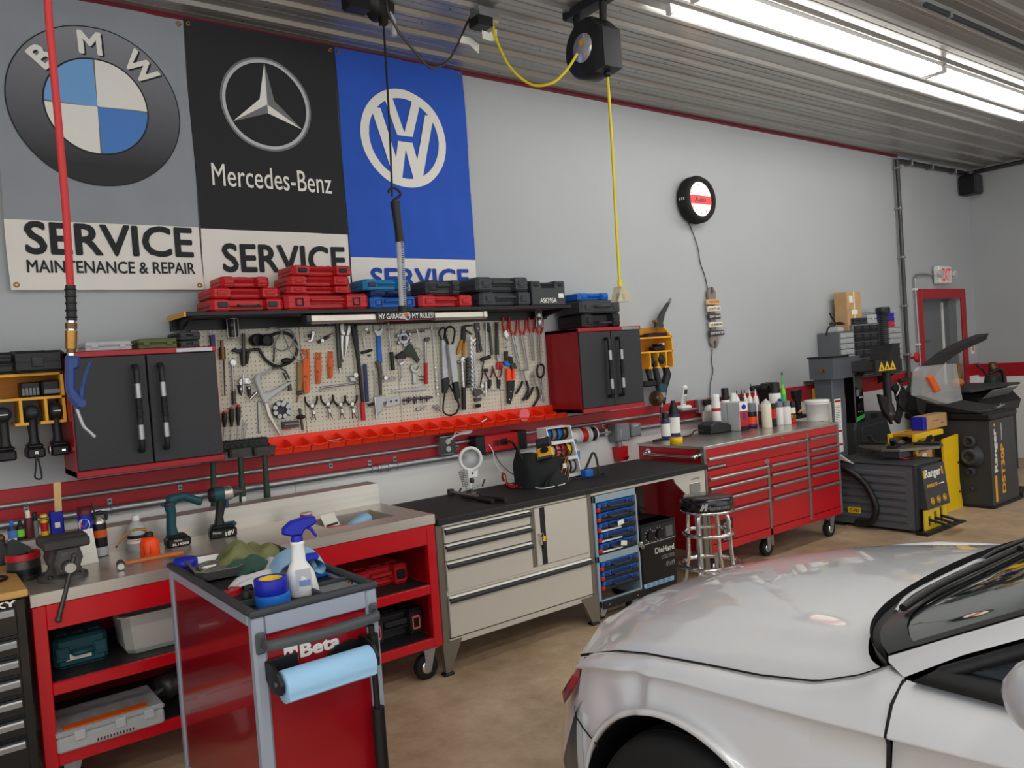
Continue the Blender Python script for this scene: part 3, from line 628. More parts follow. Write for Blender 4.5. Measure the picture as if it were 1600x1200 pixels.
for c,y in(((530,210),-.07),((632,212),-.09)):q=A(c,y);MB('black').lathe([(.020,-.03),(.034,-.02),(.036,.03),(.030,.034),(.027,.02)],q,(.25,-1,0),18).w('cup',t)
t=tool('stethoscope','grey mechanic stethoscope looped over the black hose','stethoscope',(850,250),A);tb(t,'tubing','grey_plastic',A,[(640,110),(700,75),(790,110),(850,230),(860,290),(800,320),(720,270),(800,130),(870,100),(930,160),(900,270),(850,310)],.004,-.065,5)
tb(t,'ear_tube','satin',A,[(930,230),(1020,370),(1010,410),(965,420),(940,380),(880,310)],.004,-.065,4)
t=tool('ratchet','long chrome ratchet with knurled grip near the left of the pegboard','ratchet',(290,600),A);disc(t,'head','tool_chrome',A,(285,445),.017);rod(t,'handle','satin',A,(285,450),(300,760),.006);rod(t,'grip','dark_steel',A,(300,740),(305,880),.012)
t=tool('bearing_puller','chrome two jaw puller beside the long ratchet','puller',(400,680),A);pr(t,'yoke','tool_chrome',A,[(335,640),(370,600),(440,600),(475,640),(460,670),(350,670)],.022);rod(t,'screw','tool_chrome',A,(400,560),(403,760),.006,y=-.06);pr(t,'jaw','black',A,[(335,680),(370,680),(365,720),(380,790),(350,760)],.018);pr(t,'jaw','black',A,[(430,690),(475,690),(470,780),(445,800)],.018)
for c in((370,670),(458,710),(372,718)):disc(t,'nut','tool_chrome',A,c,.006,-.055,.01,6)
t=tool('valve_spring_compressor','large white C shaped valve spring compressor on the pegboard','compressor',(650,750),A)
pr(t,'frame','light_grey',A,[(560,560),(600,545),(690,510),(695,528),(610,565),(570,590),(562,650),(600,760),(660,755),(870,640),(890,660),(700,800),(660,830),(650,870),(600,860),(560,770),(512,640),(512,600),(530,570)],.024,-.05,.006)
pr(t,'lever','brushed',A,[(610,860),(650,850),(690,990),(790,1190),(770,1200),(650,1000)],.014,-.05);tb(t,'link','dark_steel',A,[(700,500),(780,495),(840,530),(880,610),(850,620),(820,550)],.006,-.06);rod(t,'pad','dark_steel',A,(870,640),(890,735),.011,y=-.06);rod(t,'knob','tool_chrome',A,(470,825),(540,755),.010,y=-.06)
for k,(x,y0,y1,lb) in enumerate(((348,880,1100,'tallest black and red screwdriver, right of the trio'),(278,905,1110,'black and red screwdriver in the middle of the trio'),(206,945,1115,'short black and red screwdriver at the left of the trio'),(122,940,1080,'black and red screwdriver partly behind the left wall cabinet'))):
 t=tool('screwdriver',lb,'screwdriver',(x,y0),A,group='black and red screwdrivers');P=[A((x,y0+(y1-y0)*q),-.055) for q in(0,.12,.3,.6,.8,1)]
 MB('black_plastic').tube([P[1],P[2],P[3],P[4],P[5]],[.013,.0145,.014,.010,.008],12).w('handle',t);MB('red_plastic').tube([P[0],P[1]],[.009,.013],12).w('end_cap',t)
 rod(t,'shank','satin',A,(x,y1),(x-22,y1+260),.004,y=-.055)
t=tool('pick_set','thin wire picks hanging right of the black and red screwdrivers','pick',(410,1080),A)
for k in range(3):tb(t,'pick','satin',A,[(400+25*k,1050+8*k),(390+22*k,1120),(385+15*k,1230)],.002,-.04)
t=tool('flare_tool','round cluster of steel studs on a disc beside the white compressor','tool',(790,930),A);disc(t,'plate','cast_iron',A,(790,935),.055,-.036,.012,24)
for k in range(8):disc(t,'stud','satin',A,(790+72*math.cos(k*PI/4+.3),935+72*math.sin(k*PI/4+.3)),.0135,-.048,.022,14)
disc(t,'stud','satin',A,(800,880),.012,-.048,.025,14)
t=tool('small_vise','dark small clamp block under the stud cluster above the bins','clamp',(870,1090),A);pr(t,'block','dark_steel',A,[(790,1060),(960,1050),(965,1110),(800,1130)],.03);rod(t,'screw','satin',A,(830,1090),(990,1080),.005,y=-.07);rod(t,'tip','red_plastic',A,(820,1135),(890,1130),.004,y=-.06)
t=tool('pressure_tester','black tester head with a hanging stem right of the stud cluster','tool',(1000,1000),A);rod(t,'stem','dark_steel',A,(985,920),(1020,1150),.008,y=-.06);q=A((1000,1010),-.06);MB('black').lathe([(.012,-.012),(.026,-.008),(.026,.008),(.012,.012)],q).w('flange',t)
t=tool('square_bar','pale grey flat steel bar standing behind the white compressor','bar',(560,950),A);pr(t,'bar','galvanized',A,[(545,850),(585,850),(580,1180),(555,1180)],.006)
t=tool('puller_bracket','small chrome bracket at the top of the second board panel','bracket',(1090,175),A);pr(t,'arm','tool_chrome',A,[(1090,120),(1135,110),(1140,140),(1110,235),(1040,225),(1090,205),(1105,140)],.016);disc(t,'knob','black',A,(1085,165),.011,-.05,.02)
t=tool('swivel_joint','small chrome swivel joint right of the small chrome bracket','joint',(1255,190),A);rod(t,'body','dark_steel',A,(1180,235),(1290,170),.010);rod(t,'end','tool_chrome',A,(1290,170),(1340,145),.007);disc(t,'ball','tool_chrome',A,(1215,215),.010,-.045,.016)
t=tool('claw_hammer','brown wooden hammer handle hanging left of the orange pliers','hammer',(980,600),A);pr(t,'handle','old_wood',A,[(952,440),(1005,450),(1008,640),(990,740),(955,740)],.022);rod(t,'head','dark_steel',A,(960,760),(1010,755),.014,y=-.05);rod(t,'tip','old_wood',A,(975,770),(960,860),.006)
for k,(x,y0,y1,w,lb) in enumerate(((1050,300,765,40,'largest of the three orange hose clamp pliers'),(1178,335,665,32,'middle of the three orange hose clamp pliers'),(1303,325,608,27,'smallest of the three orange hose clamp pliers'))):
 t=tool('hose_pliers',lb,'pliers',(x,y0),A,group='orange hose clamp pliers');H=y1-y0;zz=lambda q:y0+H*q
 pr(t,'body','orange',A,[(x-w*.9,zz(.22)),(x+w*.8,zz(.22)),(x+w,zz(.55)),(x+w*.8,zz(.95)),(x+w*.3,zz(1)),(x-w*.5,zz(1)),(x-w*.8,zz(.9)),(x-w,zz(.5))],.016,-.04,.004)
 for s in(-1,1):pr(t,'jaw','orange',A,[(x+s*w*.8,zz(.24)),(x+s*w*.3,zz(.24)),(x+s*w*.35,zz(.1)),(x+s*w*.1+(.0),zz(.02)),(x+s*w*.75,zz(0)),(x+s*w*.95,zz(.12))][::s],.010,-.042,.003)
 disc(t,'pivot','bronze',A,(x,zz(.62)),.008,-.055,.006,12);pr(t,'slot','bronze',A,[(x-3,zz(.72)),(x+3,zz(.72)),(x+3,zz(.92)),(x-3,zz(.92))],.002,-.0565,0)
t=tool('breaker_pipe','grey steel pipe hanging beside the big locking pliers','pipe',(1390,300),A);rod(t,'pipe','dark_steel',A,(1378,40),(1405,500),.012,y=-.05);rod(t,'tip','tool_chrome',A,(1405,490),(1410,545),.008,y=-.05)
t=tool('locking_pliers','large nickel locking pliers with open jaws near the shelf','pliers',(1450,200),A)
pr(t,'jaw','steel',A,[(1400,110),(1395,50),(1425,28),(1440,60),(1435,110),(1460,140),(1440,170),(1410,150)],.018);pr(t,'jaw','steel',A,[(1470,110),(1480,50),(1505,60),(1512,110),(1490,170),(1460,160)],.018)
pr(t,'handle','steel',A,[(1405,150),(1440,165),(1432,300),(1440,430),(1425,410),(1408,300)],.014);pr(t,'handle','steel',A,[(1455,165),(1500,140),(1488,250),(1445,440),(1430,440),(1455,320)],.014)
t=tool('wrench_rail','horizontal rail of hex keys above the four black handled pliers','rail',(1330,690),A);tb(t,'rail','satin',A,[(1200,740),(1215,705),(1400,680),(1590,655)],.006,-.05)
for k in range(3):tb(t,'key','satin',A,[(1240+55*k,700-6*k),(1243+55*k,742-6*k)],.003,-.05)
t=tool('flaring_bar','chrome clamp with a round eye on the black post','clamp',(1540,600),A);disc(t,'eye','tool_chrome',A,(1560,575),.014,-.06,.02);pr(t,'block','satin',A,[(1490,590),(1545,580),(1560,640),(1500,640)],.025)
for k,x in enumerate((1110,1275,1405,1525)):
 t=tool('snap_ring_pliers',['first','second','third','fourth'][k]+' pliers from the left in the row with spread black handles','pliers',(x,880),A,group='pliers with spread black handles');dy=(0,-15,-10,-15)[k]
 tb(t,'handle','black',A,[(x-66,800+dy),(x-62,850+dy),(x-20,905+dy)],.0065,-.05,3);tb(t,'handle','black',A,[(x+60,795+dy),(x+55,850+dy),(x+20,905+dy)],.0065,-.05,3)
 disc(t,'pivot','tool_chrome',A,(x,890+dy),.011,-.04,.018);pr(t,'jaw','tool_chrome',A,[(x-5,935+dy),(x+30,930+dy),(x+38,985+dy),(x+10,985+dy)],.012);tb(t,'tip','dark_steel',A,[(x+12,980+dy),(x+2+10*(k%2),1045+dy)],.003,-.045);tb(t,'tip','dark_steel',A,[(x+30,980+dy),(x+48+8*(k%2),1040+dy)],.003,-.045)
 rod(t,'spring','maroon',A,(x-12,925+dy),(x+24,925+dy),.004,y=-.055)
t=tool('breaker_bar','long black flat bar with bright red grip','bar',(380,500),B);pr(t,'bar','black',B,[(320,150),(375,110),(410,500),(452,915),(425,920),(380,500)],.016,-.05);rod(t,'grip','red_plastic',B,(438,920),(452,1110),.015,y=-.058)
t=tool('tap_handle','small T handle with white shank and black grip','tool',(480,300),B);rod(t,'shank','white',B,(455,250),(480,375),.005);rod(t,'grip','black',B,(430,410),(540,380),.009);disc(t,'socket','tool_chrome',B,(470,165),.009);disc(t,'nut','dark_steel',B,(498,198),.007);disc(t,'nut','dark_steel',B,(507,436),.007);rod(t,'blade','satin',B,(440,170),(445,245),.004)
t=tool('fan_wrench','open end wrench with long blue sleeve','wrench',(600,300),B)
pr(t,'jaw','satin',B,[(550,120),(565,165),(605,180),(635,150),(630,100),(652,135),(650,185),(622,235),(585,240),(556,190)],.012);pr(t,'sleeve','blue',B,[(580,240),(620,238),(640,510),(592,515)],.018,label='blue sleeve')
t=tool('flat_file','navy blue flat file hanging between the red grip bar and a pry bar','file',(480,720),B);pr(t,'blade','navy',B,[(445,530),(482,525),(508,915),(470,925)],.010,-.05)
t=tool('tie_rod_fork','dark grey forked pry bar beside the blue sleeved wrench','pry bar',(610,680),B);pr(t,'bar','dark_steel',B,[(570,500),(600,490),(635,520),(640,850),(615,850),(602,600)],.014,-.045)
t=tool('hacksaw_frame','thin bright wire frame hanging left of the dark pry bar','tool',(580,700),B);tb(t,'frame','satin',B,[(545,590),(570,640),(575,880)],.003,-.04);tb(t,'frame','satin',B,[(640,560),(660,640),(690,680)],.004,-.05)
t=tool('socket_extension','chrome knuckle socket and pins right of the dark pry bar','socket',(690,680),B);disc(t,'socket','tool_chrome',B,(670,672),.012,-.045,.02)
for k in range(4):rod(t,'pin','satin',B,(700+28*k,640+(k%2)*20),(702+28*k,705-(k%2)*10),.004)
t=tool('tire_lever','thin chrome lever with black plastic handle','lever',(740,350),B);rod(t,'shank','satin',B,(710,95),(738,410),.006,y=-.055);rod(t,'grip','black',B,(742,400),(762,590),.013,y=-.055);tb(t,'crossbar','satin',B,[(690,170),(760,165)],.005,-.045)
t=tool('fan_hub_puller','silver finned hub puller with dark round centre','puller',(870,250),B);disc(t,'hub','satin',B,(865,260),.034,-.036,.014,20);disc(t,'centre','dark_steel',B,(875,255),.017,-.05,.016,16)
for k in range(6):a=k*PI/3+.4;pr(t,'fin','satin',B,[(865+60*math.cos(a-.3),260+60*math.sin(a-.3)),(865+88*math.cos(a-.2),260+88*math.sin(a-.2)),(865+88*math.cos(a+.2),260+88*math.sin(a+.2)),(865+60*math.cos(a+.3),260+60*math.sin(a+.3))],.022)
t=tool('caliper_rule','long horizontal steel rod with sliding clamps near the shelf','rod',(1060,165),B);tb(t,'rod','satin',B,[(900,190),(1080,165),(1240,154)],.005,-.055);pr(t,'slide','dark_steel',B,[(920,180),(1080,165),(1082,190),(925,210)],.016);rod(t,'screw','white',B,(1010,160),(1032,275),.005,y=-.06);rod(t,'clamp','tool_chrome',B,(1160,120),(1165,175),.006,y=-.055)
t=tool('scraper','wide olive brown scraper blade with black handle','scraper',(930,420),B);pr(t,'blade','dark_green',B,[(845,415),(930,310),(960,330),(1035,480),(1010,520),(960,455),(880,440)],.008,-.05);pr(t,'handle','black',B,[(780,440),(850,390),(880,440),(880,470),(790,475)],.022,-.05);tb(t,'spring','satin',B,[(985,340),(1040,380),(1060,440),(1030,520),(1050,555)],.0025,-.05,3)
t=tool('ratchet','steel ratchet with bright red grip right of the scraper','ratchet',(1100,480),B);disc(t,'head','dark_steel',B,(1100,275),.016);rod(t,'shank','satin',B,(1096,290),(1102,520),.008);rod(t,'grip','red_plastic',B,(1102,515),(1106,735),.012,y=-.05);rod(t,'bit','dark_steel',B,(1110,262),(1140,258),.008)
t=tool('combination_wrench','slim combination wrench hanging below the scraper handle','wrench',(840,600),B);pr(t,'jaw','tool_chrome',B,[(800,495),(820,515),(850,500),(870,480),(880,510),(850,535),(825,540)],.010);rod(t,'shank','satin',B,(842,530),(848,680),.004);disc(t,'ring','satin',B,(845,690),.010,-.036,.010)
t=tool('adjustable_wrench','adjustable wrench with open jaw right of the slim wrench','wrench',(975,640),B);pr(t,'head','satin',B,[(930,560),(945,530),(965,535),(958,575),(990,590),(1010,570),(1020,545),(1035,575),(1010,610),(990,625),(955,615),(938,590)],.014);pr(t,'shank','satin',B,[(958,615),(990,620),(1000,725),(965,740)],.012)
t=tool('hex_key','pair of small dark hex keys beside the red gripped ratchet','hex key',(1050,670),B)
for k in(0,1):tb(t,'key','dark_steel',B,[(1030,652+38*k),(1080,656+38*k),(1084,672+38*k)],.003,-.045)
t=tool('straightedge','long thin steel straightedge lying level on two hooks','ruler',(930,790),B);pr(t,'blade','galvanized',B,[(740,800),(1075,762),(1140,770),(1060,795),(750,818)],.006,-.045,.001)
t=tool('slide_hammer','steel slide bracket with long pin below the navy file','bracket',(600,960),B);pr(t,'plate','galvanized',B,[(560,865),(675,850),(680,910),(650,930),(640,1020),(570,1050)],.012);rod(t,'pin','tool_chrome',B,(570,870),(590,1085),.007,y=-.06);rod(t,'arm','black',B,(500,955),(570,935),.009,y=-.05);disc(t,'washer','satin',B,(588,1078),.012,-.05,.014)
t=tool('template_plate','white metal plate with round holes below the straightedge','plate',(740,910),B);pr(t,'plate','light_grey',B,[(665,905),(690,890),(820,850),(825,945),(700,975),(672,965)],.010)
for c in((738,915),(795,905)):disc(t,'hole','peg_hole',B,c,.008,-.046,.001)
pr(t,'slot','peg_hole',B,[(682,915),(695,910),(690,950),(680,955)],.001,-.046,0)
t=tool('bit_rail','short rail of dark bits beside the white plate','bit',(1010,900),B);tb(t,'rail','dark_steel',B,[(865,905),(1010,885),(1170,870)],.008,-.05)
for k in range(9):rod(t,'bit','black' if k%2 else 'satin',B,(885+32*k,870-2*k),(888+32*k,950-3*k-15*(k%3)),.008-.003*(k%2))
t=tool('small_pliers','small nickel pliers lying level below the row of bits','pliers',(1050,985),B);tb(t,'handle','tool_chrome',B,[(1030,990),(1070,985),(1110,960)],.005,-.045);pr(t,'jaw','satin',B,[(990,990),(1010,975),(1040,985),(1030,1015),(1000,1010)],.01)
t=tool('chain_bundle','small bundle of chain links near the lower middle of the board','chain',(1210,980),B)
for k in range(6):q=B((1185+12*k,965+18*(k%3)),-.045);MB('satin').ring(q,(math.sin(k),math.cos(k),.3),.009,.0025,12,5).w('link',t)
t=tool('screw_extractor','vertical strip of tiny chrome keys left of the strap wrenches','key',(1210,640),B);tb(t,'strip','satin',B,[(1165,130),(1190,500),(1215,850)],.003,-.038)
for k in range(5):disc(t,'key','tool_chrome',B,(1195+6*k,560+70*k),.007,-.04,.012)
for k,(o,col,lb) in enumerate((((1250,150),'galvanized','grey strap wrench with black loop, left of the pair'),((1300,140),'light_grey','white strap wrench with tall black loop, right of the pair'))):
 t=tool('strap_wrench',lb,'wrench',o,B,group='strap wrenches')
 if k==0:pr(t,'blade',col,B,[(1253,275),(1305,265),(1325,665),(1265,680)],.02,-.045);pr(t,'grip','black',B,[(1265,680),(1320,668),(1335,700),(1305,830),(1270,830)],.026,-.045);tb(t,'strap','black',B,[(1265,270),(1240,200),(1265,155),(1300,160),(1290,265)],.006,-.055,3);tb(t,'lower_loop','black',B,[(1310,690),(1380,800),(1440,920),(1430,1020),(1360,1060),(1290,1030),(1285,940),(1300,830)],.006,-.06,3)
 else:pr(t,'blade',col,B,[(1320,325),(1390,318),(1425,710),(1370,718)],.022,-.07);pr(t,'grip','black',B,[(1370,718),(1425,712),(1440,880),(1400,900)],.028,-.07);tb(t,'strap','black',B,[(1340,325),(1305,220),(1320,155),(1360,135),(1400,165),(1400,230),(1378,320)],.007,-.075,3);tb(t,'lower_loop','black',B,[(1410,880),(1450,960),(1420,1030)],.006,-.075,3)
t=tool('cable_cutters','cutters with orange brown handles and black head','cutters',(1470,280),B);pr(t,'head','black',B,[(1475,130),(1505,130),(1510,260),(1490,330),(1465,270)],.016);pr(t,'handle','amber_dark',B,[(1460,270),(1482,280),(1440,420),(1412,432),(1415,390)],.016);pr(t,'handle','amber_dark',B,[(1480,290),(1505,280),(1503,440),(1478,455)],.016);tb(t,'hook','black',B,[(1500,130),(1590,122)],.005,-.05);tb(t,'lever','black',B,[(1510,170),(1580,215)],.006,-.05)
t=tool('torque_wrench','chrome torque wrench with black grip hanging head up','wrench',(415,700),C);disc(t,'head','tool_chrome',C,(408,548),.018);rod(t,'shank','tool_chrome',C,(410,560),(428,840),.012,y=-.055);rod(t,'grip','black',C,(428,835),(432,1070),.016,y=-.055);rod(t,'drive','satin',C,(365,575),(405,560),.010)
for k in range(9):disc(t:=tool('deep_socket',f'{ords[k]} dark socket from the top of the column beside the chrome torque wrench','socket',(468,545+34*k),C,group='column of dark sockets'),'socket','dark_steel',C,(468,545+34*k),.015,-.036,.03);disc(t,'bore','black',C,(468,545+34*k),.009,-.066,.001)
for k in range(12):
 y0=305+48*k;s=1-.035*k;t=tool('open_end_wrench',f'{ords[k]} wrench from the top of the overlapping chrome wrench column','wrench',(525,y0),C,group='overlapping chrome wrenches');y=-.040-.002*(12-k)
 pr(t,'head','tool_chrome',C,[(525+s*p,y0+s*q) for p,q in((-32,0),(-12,-2),(-14,22),(8,30),(20,8),(30,20),(22,46),(-5,58),(-30,40))],.007,y,.001);pr(t,'shank','satin',C,[(520-8*s,y0+48*s),(520+12*s,y0+48*s),(545+4*k,y0+150*s+30),(530+4*k,y0+150*s+30)],.005,y,.001)
t=tool('taper_punches','fan of dark steel wedges at the foot of the wrench column','wedge',(570,900),C);pr(t,'wedge','dark_steel',C,[(520,850),(600,850),(610,900),(560,930),(525,920)],.02);pr(t,'wedge','dark_steel',C,[(530,950),(605,940),(600,975),(540,985)],.02)
t=tool('rubber_plug','black rubber plug lying in a steel clip near the bottom edge','plug',(580,1020),C);q=C((580,1025),-.055);MB('rubber').ball(q,(.022,.02,.014)).w('plug',t);tb(t,'clip','tool_chrome',C,[(535,1000),(535,1045),(560,1050)],.004,-.05)
t=tool('channel_lock_pliers','dark worn pliers with long thin legs under the light bar','pliers',(580,300),C);pr(t,'head','dark_steel',C,[(535,170),(585,165),(595,230),(580,270),(555,270),(540,230)],.014);pr(t,'leg','dark_steel',C,[(550,260),(572,265),(585,470),(565,470)],.010);pr(t,'leg','dark_steel',C,[(575,255),(590,250),(620,460),(600,465)],.010);disc(t,'pivot','satin',C,(578,222),.006,-.05,.004)
t=tool('body_hammer','slim hammer with fat black head hanging upside down','hammer',(660,400),C);rod(t,'handle','satin',C,(662,160),(662,510),.006,y=-.055);rod(t,'head','black',C,(608,548),(705,515),.013,y=-.06)
t=tool('slip_joint_pliers','black long handled pliers right of the slim hammer','pliers',(690,300),C);pr(t,'head','black',C,[(645,160),(685,160),(700,210),(695,260),(655,240)],.016,-.036);pr(t,'leg','dark_steel',C,[(690,200),(705,200),(730,490),(712,500),(695,330)],.012)
t=tool('nut_driver','green handled driver with black top','driver',(775,350),C);rod(t,'collar','black',C,(772,155),(776,310),.012,y=-.052);rod(t,'handle','dark_green',C,(776,310),(780,495),.014,y=-.052,label='green handle');rod(t,'tip','satin',C,(782,495),(785,540),.009,y=-.052)
t=tool('wire_stripper','short pliers with red handles below the green driver','pliers',(800,600),C);pr(t,'head','satin',C,[(770,510),(810,510),(805,570),(780,570)],.012);pr(t,'handle','red_plastic',C,[(768,575),(795,575),(788,650),(765,640)],.014);pr(t,'handle','red_plastic',C,[(800,575),(815,570),(832,630),(815,660),(800,640)],.014)
lx=((862,0),(942,40),(1035,35),(1130,10),(1215,25))
lbs=('shortest and leftmost of the red handled long reach pliers','long reach red handled pliers, second from the left','long reach red handled pliers in the middle of the row','long reach red handled pliers, second from the right','long reach red handled pliers next to the right cabinet')
for k,(x,dy) in enumerate(lx):
 t=tool('long_reach_pliers',lbs[k],'pliers',(x,200),C,group='red handled long reach pliers');y=-.05
 for s in(-1,1):pr(t,'handle','red_plastic',C,[(x+s*28,95+dy),(x+s*40,105+dy),(x+s*38,200+dy),(x+s*18,262+dy),(x+s*8,240+dy),(x+s*24,190+dy)][::s],.014,y)
 if k==0:pr(t,'head','tool_chrome',C,[(848,238),(880,238),(895,300),(868,330),(845,300)],.01,y);tb(t,'ring','tool_chrome',C,[(868,330),(892,360),(885,410),(870,425),(850,400),(850,350)],.004,y,3)
 else:
  x2=x+(75,60,30,12)[k-1];yb=(650,640,560,600)[k-1]
  for s in(-1,1):pr(t,'shaft','satin',C,[(x+s*4,255+dy),(x+s*18,255+dy),(x2+s*9,yb),(x2+s*2,yb)][::s],.008,y,.001)
t=tool('fastener_pliers','thick pliers with bright orange grips and black jaw','pliers',(900,720),C);pr(t,'grip','safety_orange',C,[(862,640),(905,645),(912,765),(868,770)],.022,-.05);pr(t,'grip','safety_orange',C,[(925,645),(950,640),(955,750),(922,758)],.022,-.05);pr(t,'jaw','black',C,[(875,775),(950,760),(945,850),(925,950),(905,1010),(882,1000),(880,900)],.018,-.05)
for c in((920,878),(906,962)):disc(t,'rivet','tool_chrome',C,c,.005,-.068,.003)
t=tool('crimping_pliers','pliers with blue grips hanging behind the orange gripped pair','pliers',(860,580),C);pr(t,'grip','blue',C,[(828,570),(850,560),(905,590),(895,620),(850,605)],.02,-.046);pr(t,'head','black',C,[(850,460),(885,460),(880,560),(855,560)],.014,-.046)
t=tool('side_cutters','cutters with dark green grips behind the orange gripped pair','cutters',(930,600),C);pr(t,'grip','dark_green',C,[(905,580),(950,580),(972,640),(950,645),(920,660)],.02,-.044);pr(t,'head','black',C,[(895,510),(930,520),(935,580),(900,580)],.014,-.044)
for k,(x,lb) in enumerate(((690,'left of the two red handled pinch pliers with bent noses'),(785,'right of the two red handled pinch pliers with bent noses'))):
 t=tool('pinch_pliers',lb,'pliers',(x,720),C,group='pinch pliers with bent noses');tb(t,'handle','maroon',C,[(x-45,640),(x-30,700),(x,755)],.006,-.05,3);tb(t,'handle','maroon',C,[(x+40,610),(x+36,690),(x+10,755)],.006,-.05,3);disc(t,'pivot','satin',C,(x+3,745),.008,-.045,.012);pr(t,'jaw','black',C,[(x-12,760),(x+22,755),(x+22,810),(x+8,850),(x-8,840)],.014);tb(t,'nose','satin',C,[(x+8,845),(x+30,865),(x+60+15*(1-k),862-2*k)],.003,-.05)
t=tool('valve_tool','black looped wire tool with round eye beside the pinch pliers','tool',(640,660),C);disc(t,'eye','black',C,(655,660),.014,-.04,.02);tb(t,'wire','black',C,[(640,560),(625,640),(625,700),(605,800)],.005,-.045,3)
t=tool('spark_socket','pair of chrome sockets below the pinch pliers','socket',(640,830),C);disc(t,'socket','tool_chrome',C,(603,820),.013,-.04,.025);rod(t,'barrel','tool_chrome',C,(660,780),(662,925),.010);disc(t,'ring','satin',C,(628,885),.011,-.04,.018)
for k,(x,lb) in enumerate(((1040,'left of the two hose removal pliers with black bent grips'),(1150,'right of the two hose removal pliers with black bent grips'))):
 t=tool('hose_removal_pliers',lb,'pliers',(x,800),C,group='hose removal pliers');dy=60*k
 tb(t,'shaft','satin',C,[(x-10,640+dy*.5),(x-6,720+dy),(x+2,770+dy)],.005,-.05);tb(t,'shaft','satin',C,[(x+5,640+dy*.5),(x+25,720+dy),(x+40,765+dy)],.005,-.05)
 tb(t,'grip','black',C,[(x+2,775+dy),(x-20,830+dy),(x-65,900+dy)],.009,-.05,3);tb(t,'grip','black',C,[(x+40,765+dy),(x+62,840+dy),(x+50,900+dy),(x+5,970+dy)],.009,-.05,3);tb(t,'joint','satin',C,[(x-30,655+dy*.6),(x+65,645+dy*.6)] if k==0 else[(x-20,715),(x+18,712)],.006,-.055)
t=tool('oil_filter_pliers','long steel pliers with black ring joint at the right edge','pliers',(1230,700),C);tb(t,'ring','black',C,[(1205,600),(1195,660),(1205,720),(1240,730),(1262,690),(1260,610),(1225,595)],.008,-.06,3);tb(t,'shaft','satin',C,[(1222,730),(1245,850),(1270,990)],.006,-.05);tb(t,'shaft','satin',C,[(1250,730),(1255,850),(1240,960)],.006,-.045)
t=tool('hammer_rack','black slotted rack below the left end of the pegboard','rack',(250,1250),A);a,b=PY(340,690,-.03),PY(421,690,-.03)
MB('black').box(1.36,1.66,-.10,-.021,1.255,1.31,.006).w('body',t)
m=MB('dark_plastic')
for k in range(6):m.ring((1.42+.035*k,-.102,1.283),(0,1,0),.014,.003,12,5)
m.build('slot_rings',t,world=True,kind='stuff')
for k,(hx,hy,bx,by,lb) in enumerate(((375,708,381,808,'green handled sledge hammer with a white tag, middle of the three'),(413,705,419,803,'green handled sledge hammer, right of the three'),(332,716,336,830,'green handled sledge hammer half behind the cabinet, left of the three'))):
 y=-.135;a,b=PY(hx,hy,y),PY(bx,by,y);t=thing('sledge_hammer',lb,'hammer',tuple(b),group='hanging sledge hammers')
 MB('cast_iron').prism([(a.x-.062,-.018),(a.x-.05,-.026),(a.x+.05,-.026),(a.x+.062,-.018),(a.x+.062,.018),(a.x+.05,.026),(a.x-.05,.026),(a.x-.062,.018)],a.z-.02,a.z+.028,'xy',.004).w('head',t)
 o=t.children[0];o.location.y+=y
 MB('dark_green').tube([a+Vector((0,0,-.02)),a*.6+b*.4,b*.7+a*.3,b],[.015,.015,.019,.022],12).w('handle',t)
 if k==0:q=b*.8+a*.2;MB('paper').box(q.x-.012,q.x+.012,q.y-.022,q.y-.020,q.z-.02,q.z+.045).w('tag',t)
# ================================================================ CORDLESS TOOLS AND THEIR RACKS
def drill_parts(t,head='teal',batt=True,chuck='dark_steel',s=1.0):
 """pistol shaped cordless tool, chuck towards local +x, base of the battery at z=0"""
 m=MB('black_plastic');m.lathe([(.012*s,-.075*s),(.032*s,-.072*s),(.036*s,-.04*s),(.035*s,.02*s),(.028*s,.04*s)],(0,0,.215*s),(1,0,0),18);m.b('motor_housing',t)
 MB(head).lathe([(.0365*s,-.045*s),(.0375*s,-.03*s),(.0375*s,-.005*s),(.0365*s,.01*s)],(0,0,.215*s),(1,0,0),18).b('colour_band',t)
 MB(chuck).lathe([(.026*s,.04*s),(.024*s,.06*s),(.014*s,.078*s),(.010*s,.10*s),(.004*s,.102*s)],(0,0,.215*s),(1,0,0),16).b('chuck',t)
 MB('black_plastic').tube([(-.012*s,0,.20*s),(-.020*s,0,.15*s),(-.030*s,0,.10*s),(-.032*s,0,.06*s)],[.024*s,.022*s,.020*s,.026*s],12).b('grip',t)
 MB(head).box(.002*s,.020*s,-.010*s,.010*s,.145*s,.185*s,.005*s).b('trigger',t)
 if batt:
  m=MB('black');m.box(-.085*s,.045*s,-.038*s,.038*s,0,.048*s,.008*s).box(-.075*s,.03*s,-.034*s,.034*s,.045*s,.066*s,.008*s);b=m.b('battery',t)
  MB(head).box(-.05*s,.048*s,-.025*s,.025*s,.050*s,.070*s,.006*s).b('release',t)
  return b
def rack(name,label,x0,x1,z0,z1,d,zs,divs,lipw=.05):
 """yellow painted plywood rack: top, shelves zs, slotted lower compartments"""
 t=thing(name,label,'rack',((x0+x1)/2,0,z0));e=.013
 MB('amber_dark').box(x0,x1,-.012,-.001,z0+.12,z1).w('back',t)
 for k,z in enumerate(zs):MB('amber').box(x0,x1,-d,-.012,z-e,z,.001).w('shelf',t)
 for x in(x0,x1-e):MB('amber').prism([(-.001,z0),(-d,z0),(-d,zs[0] if zs[0]<z1-.02 else z1),(-d*.5,z1),(-.001,z1)],x,x+e,'yz').w('side',t)
 for x in divs:
  MB('amber').box(x-e/2,x+e/2,-d,-.012,z0,zs[-1]-e).w('divider',t)
 xs=[x0]+list(divs)+[x1]
 for x in xs:
  a,b=max(x0,x-lipw/2),min(x1,x+lipw/2);MB('amber').box(a,b,-d,-.012,z0-e,z0).w('ledge',t)
 return t
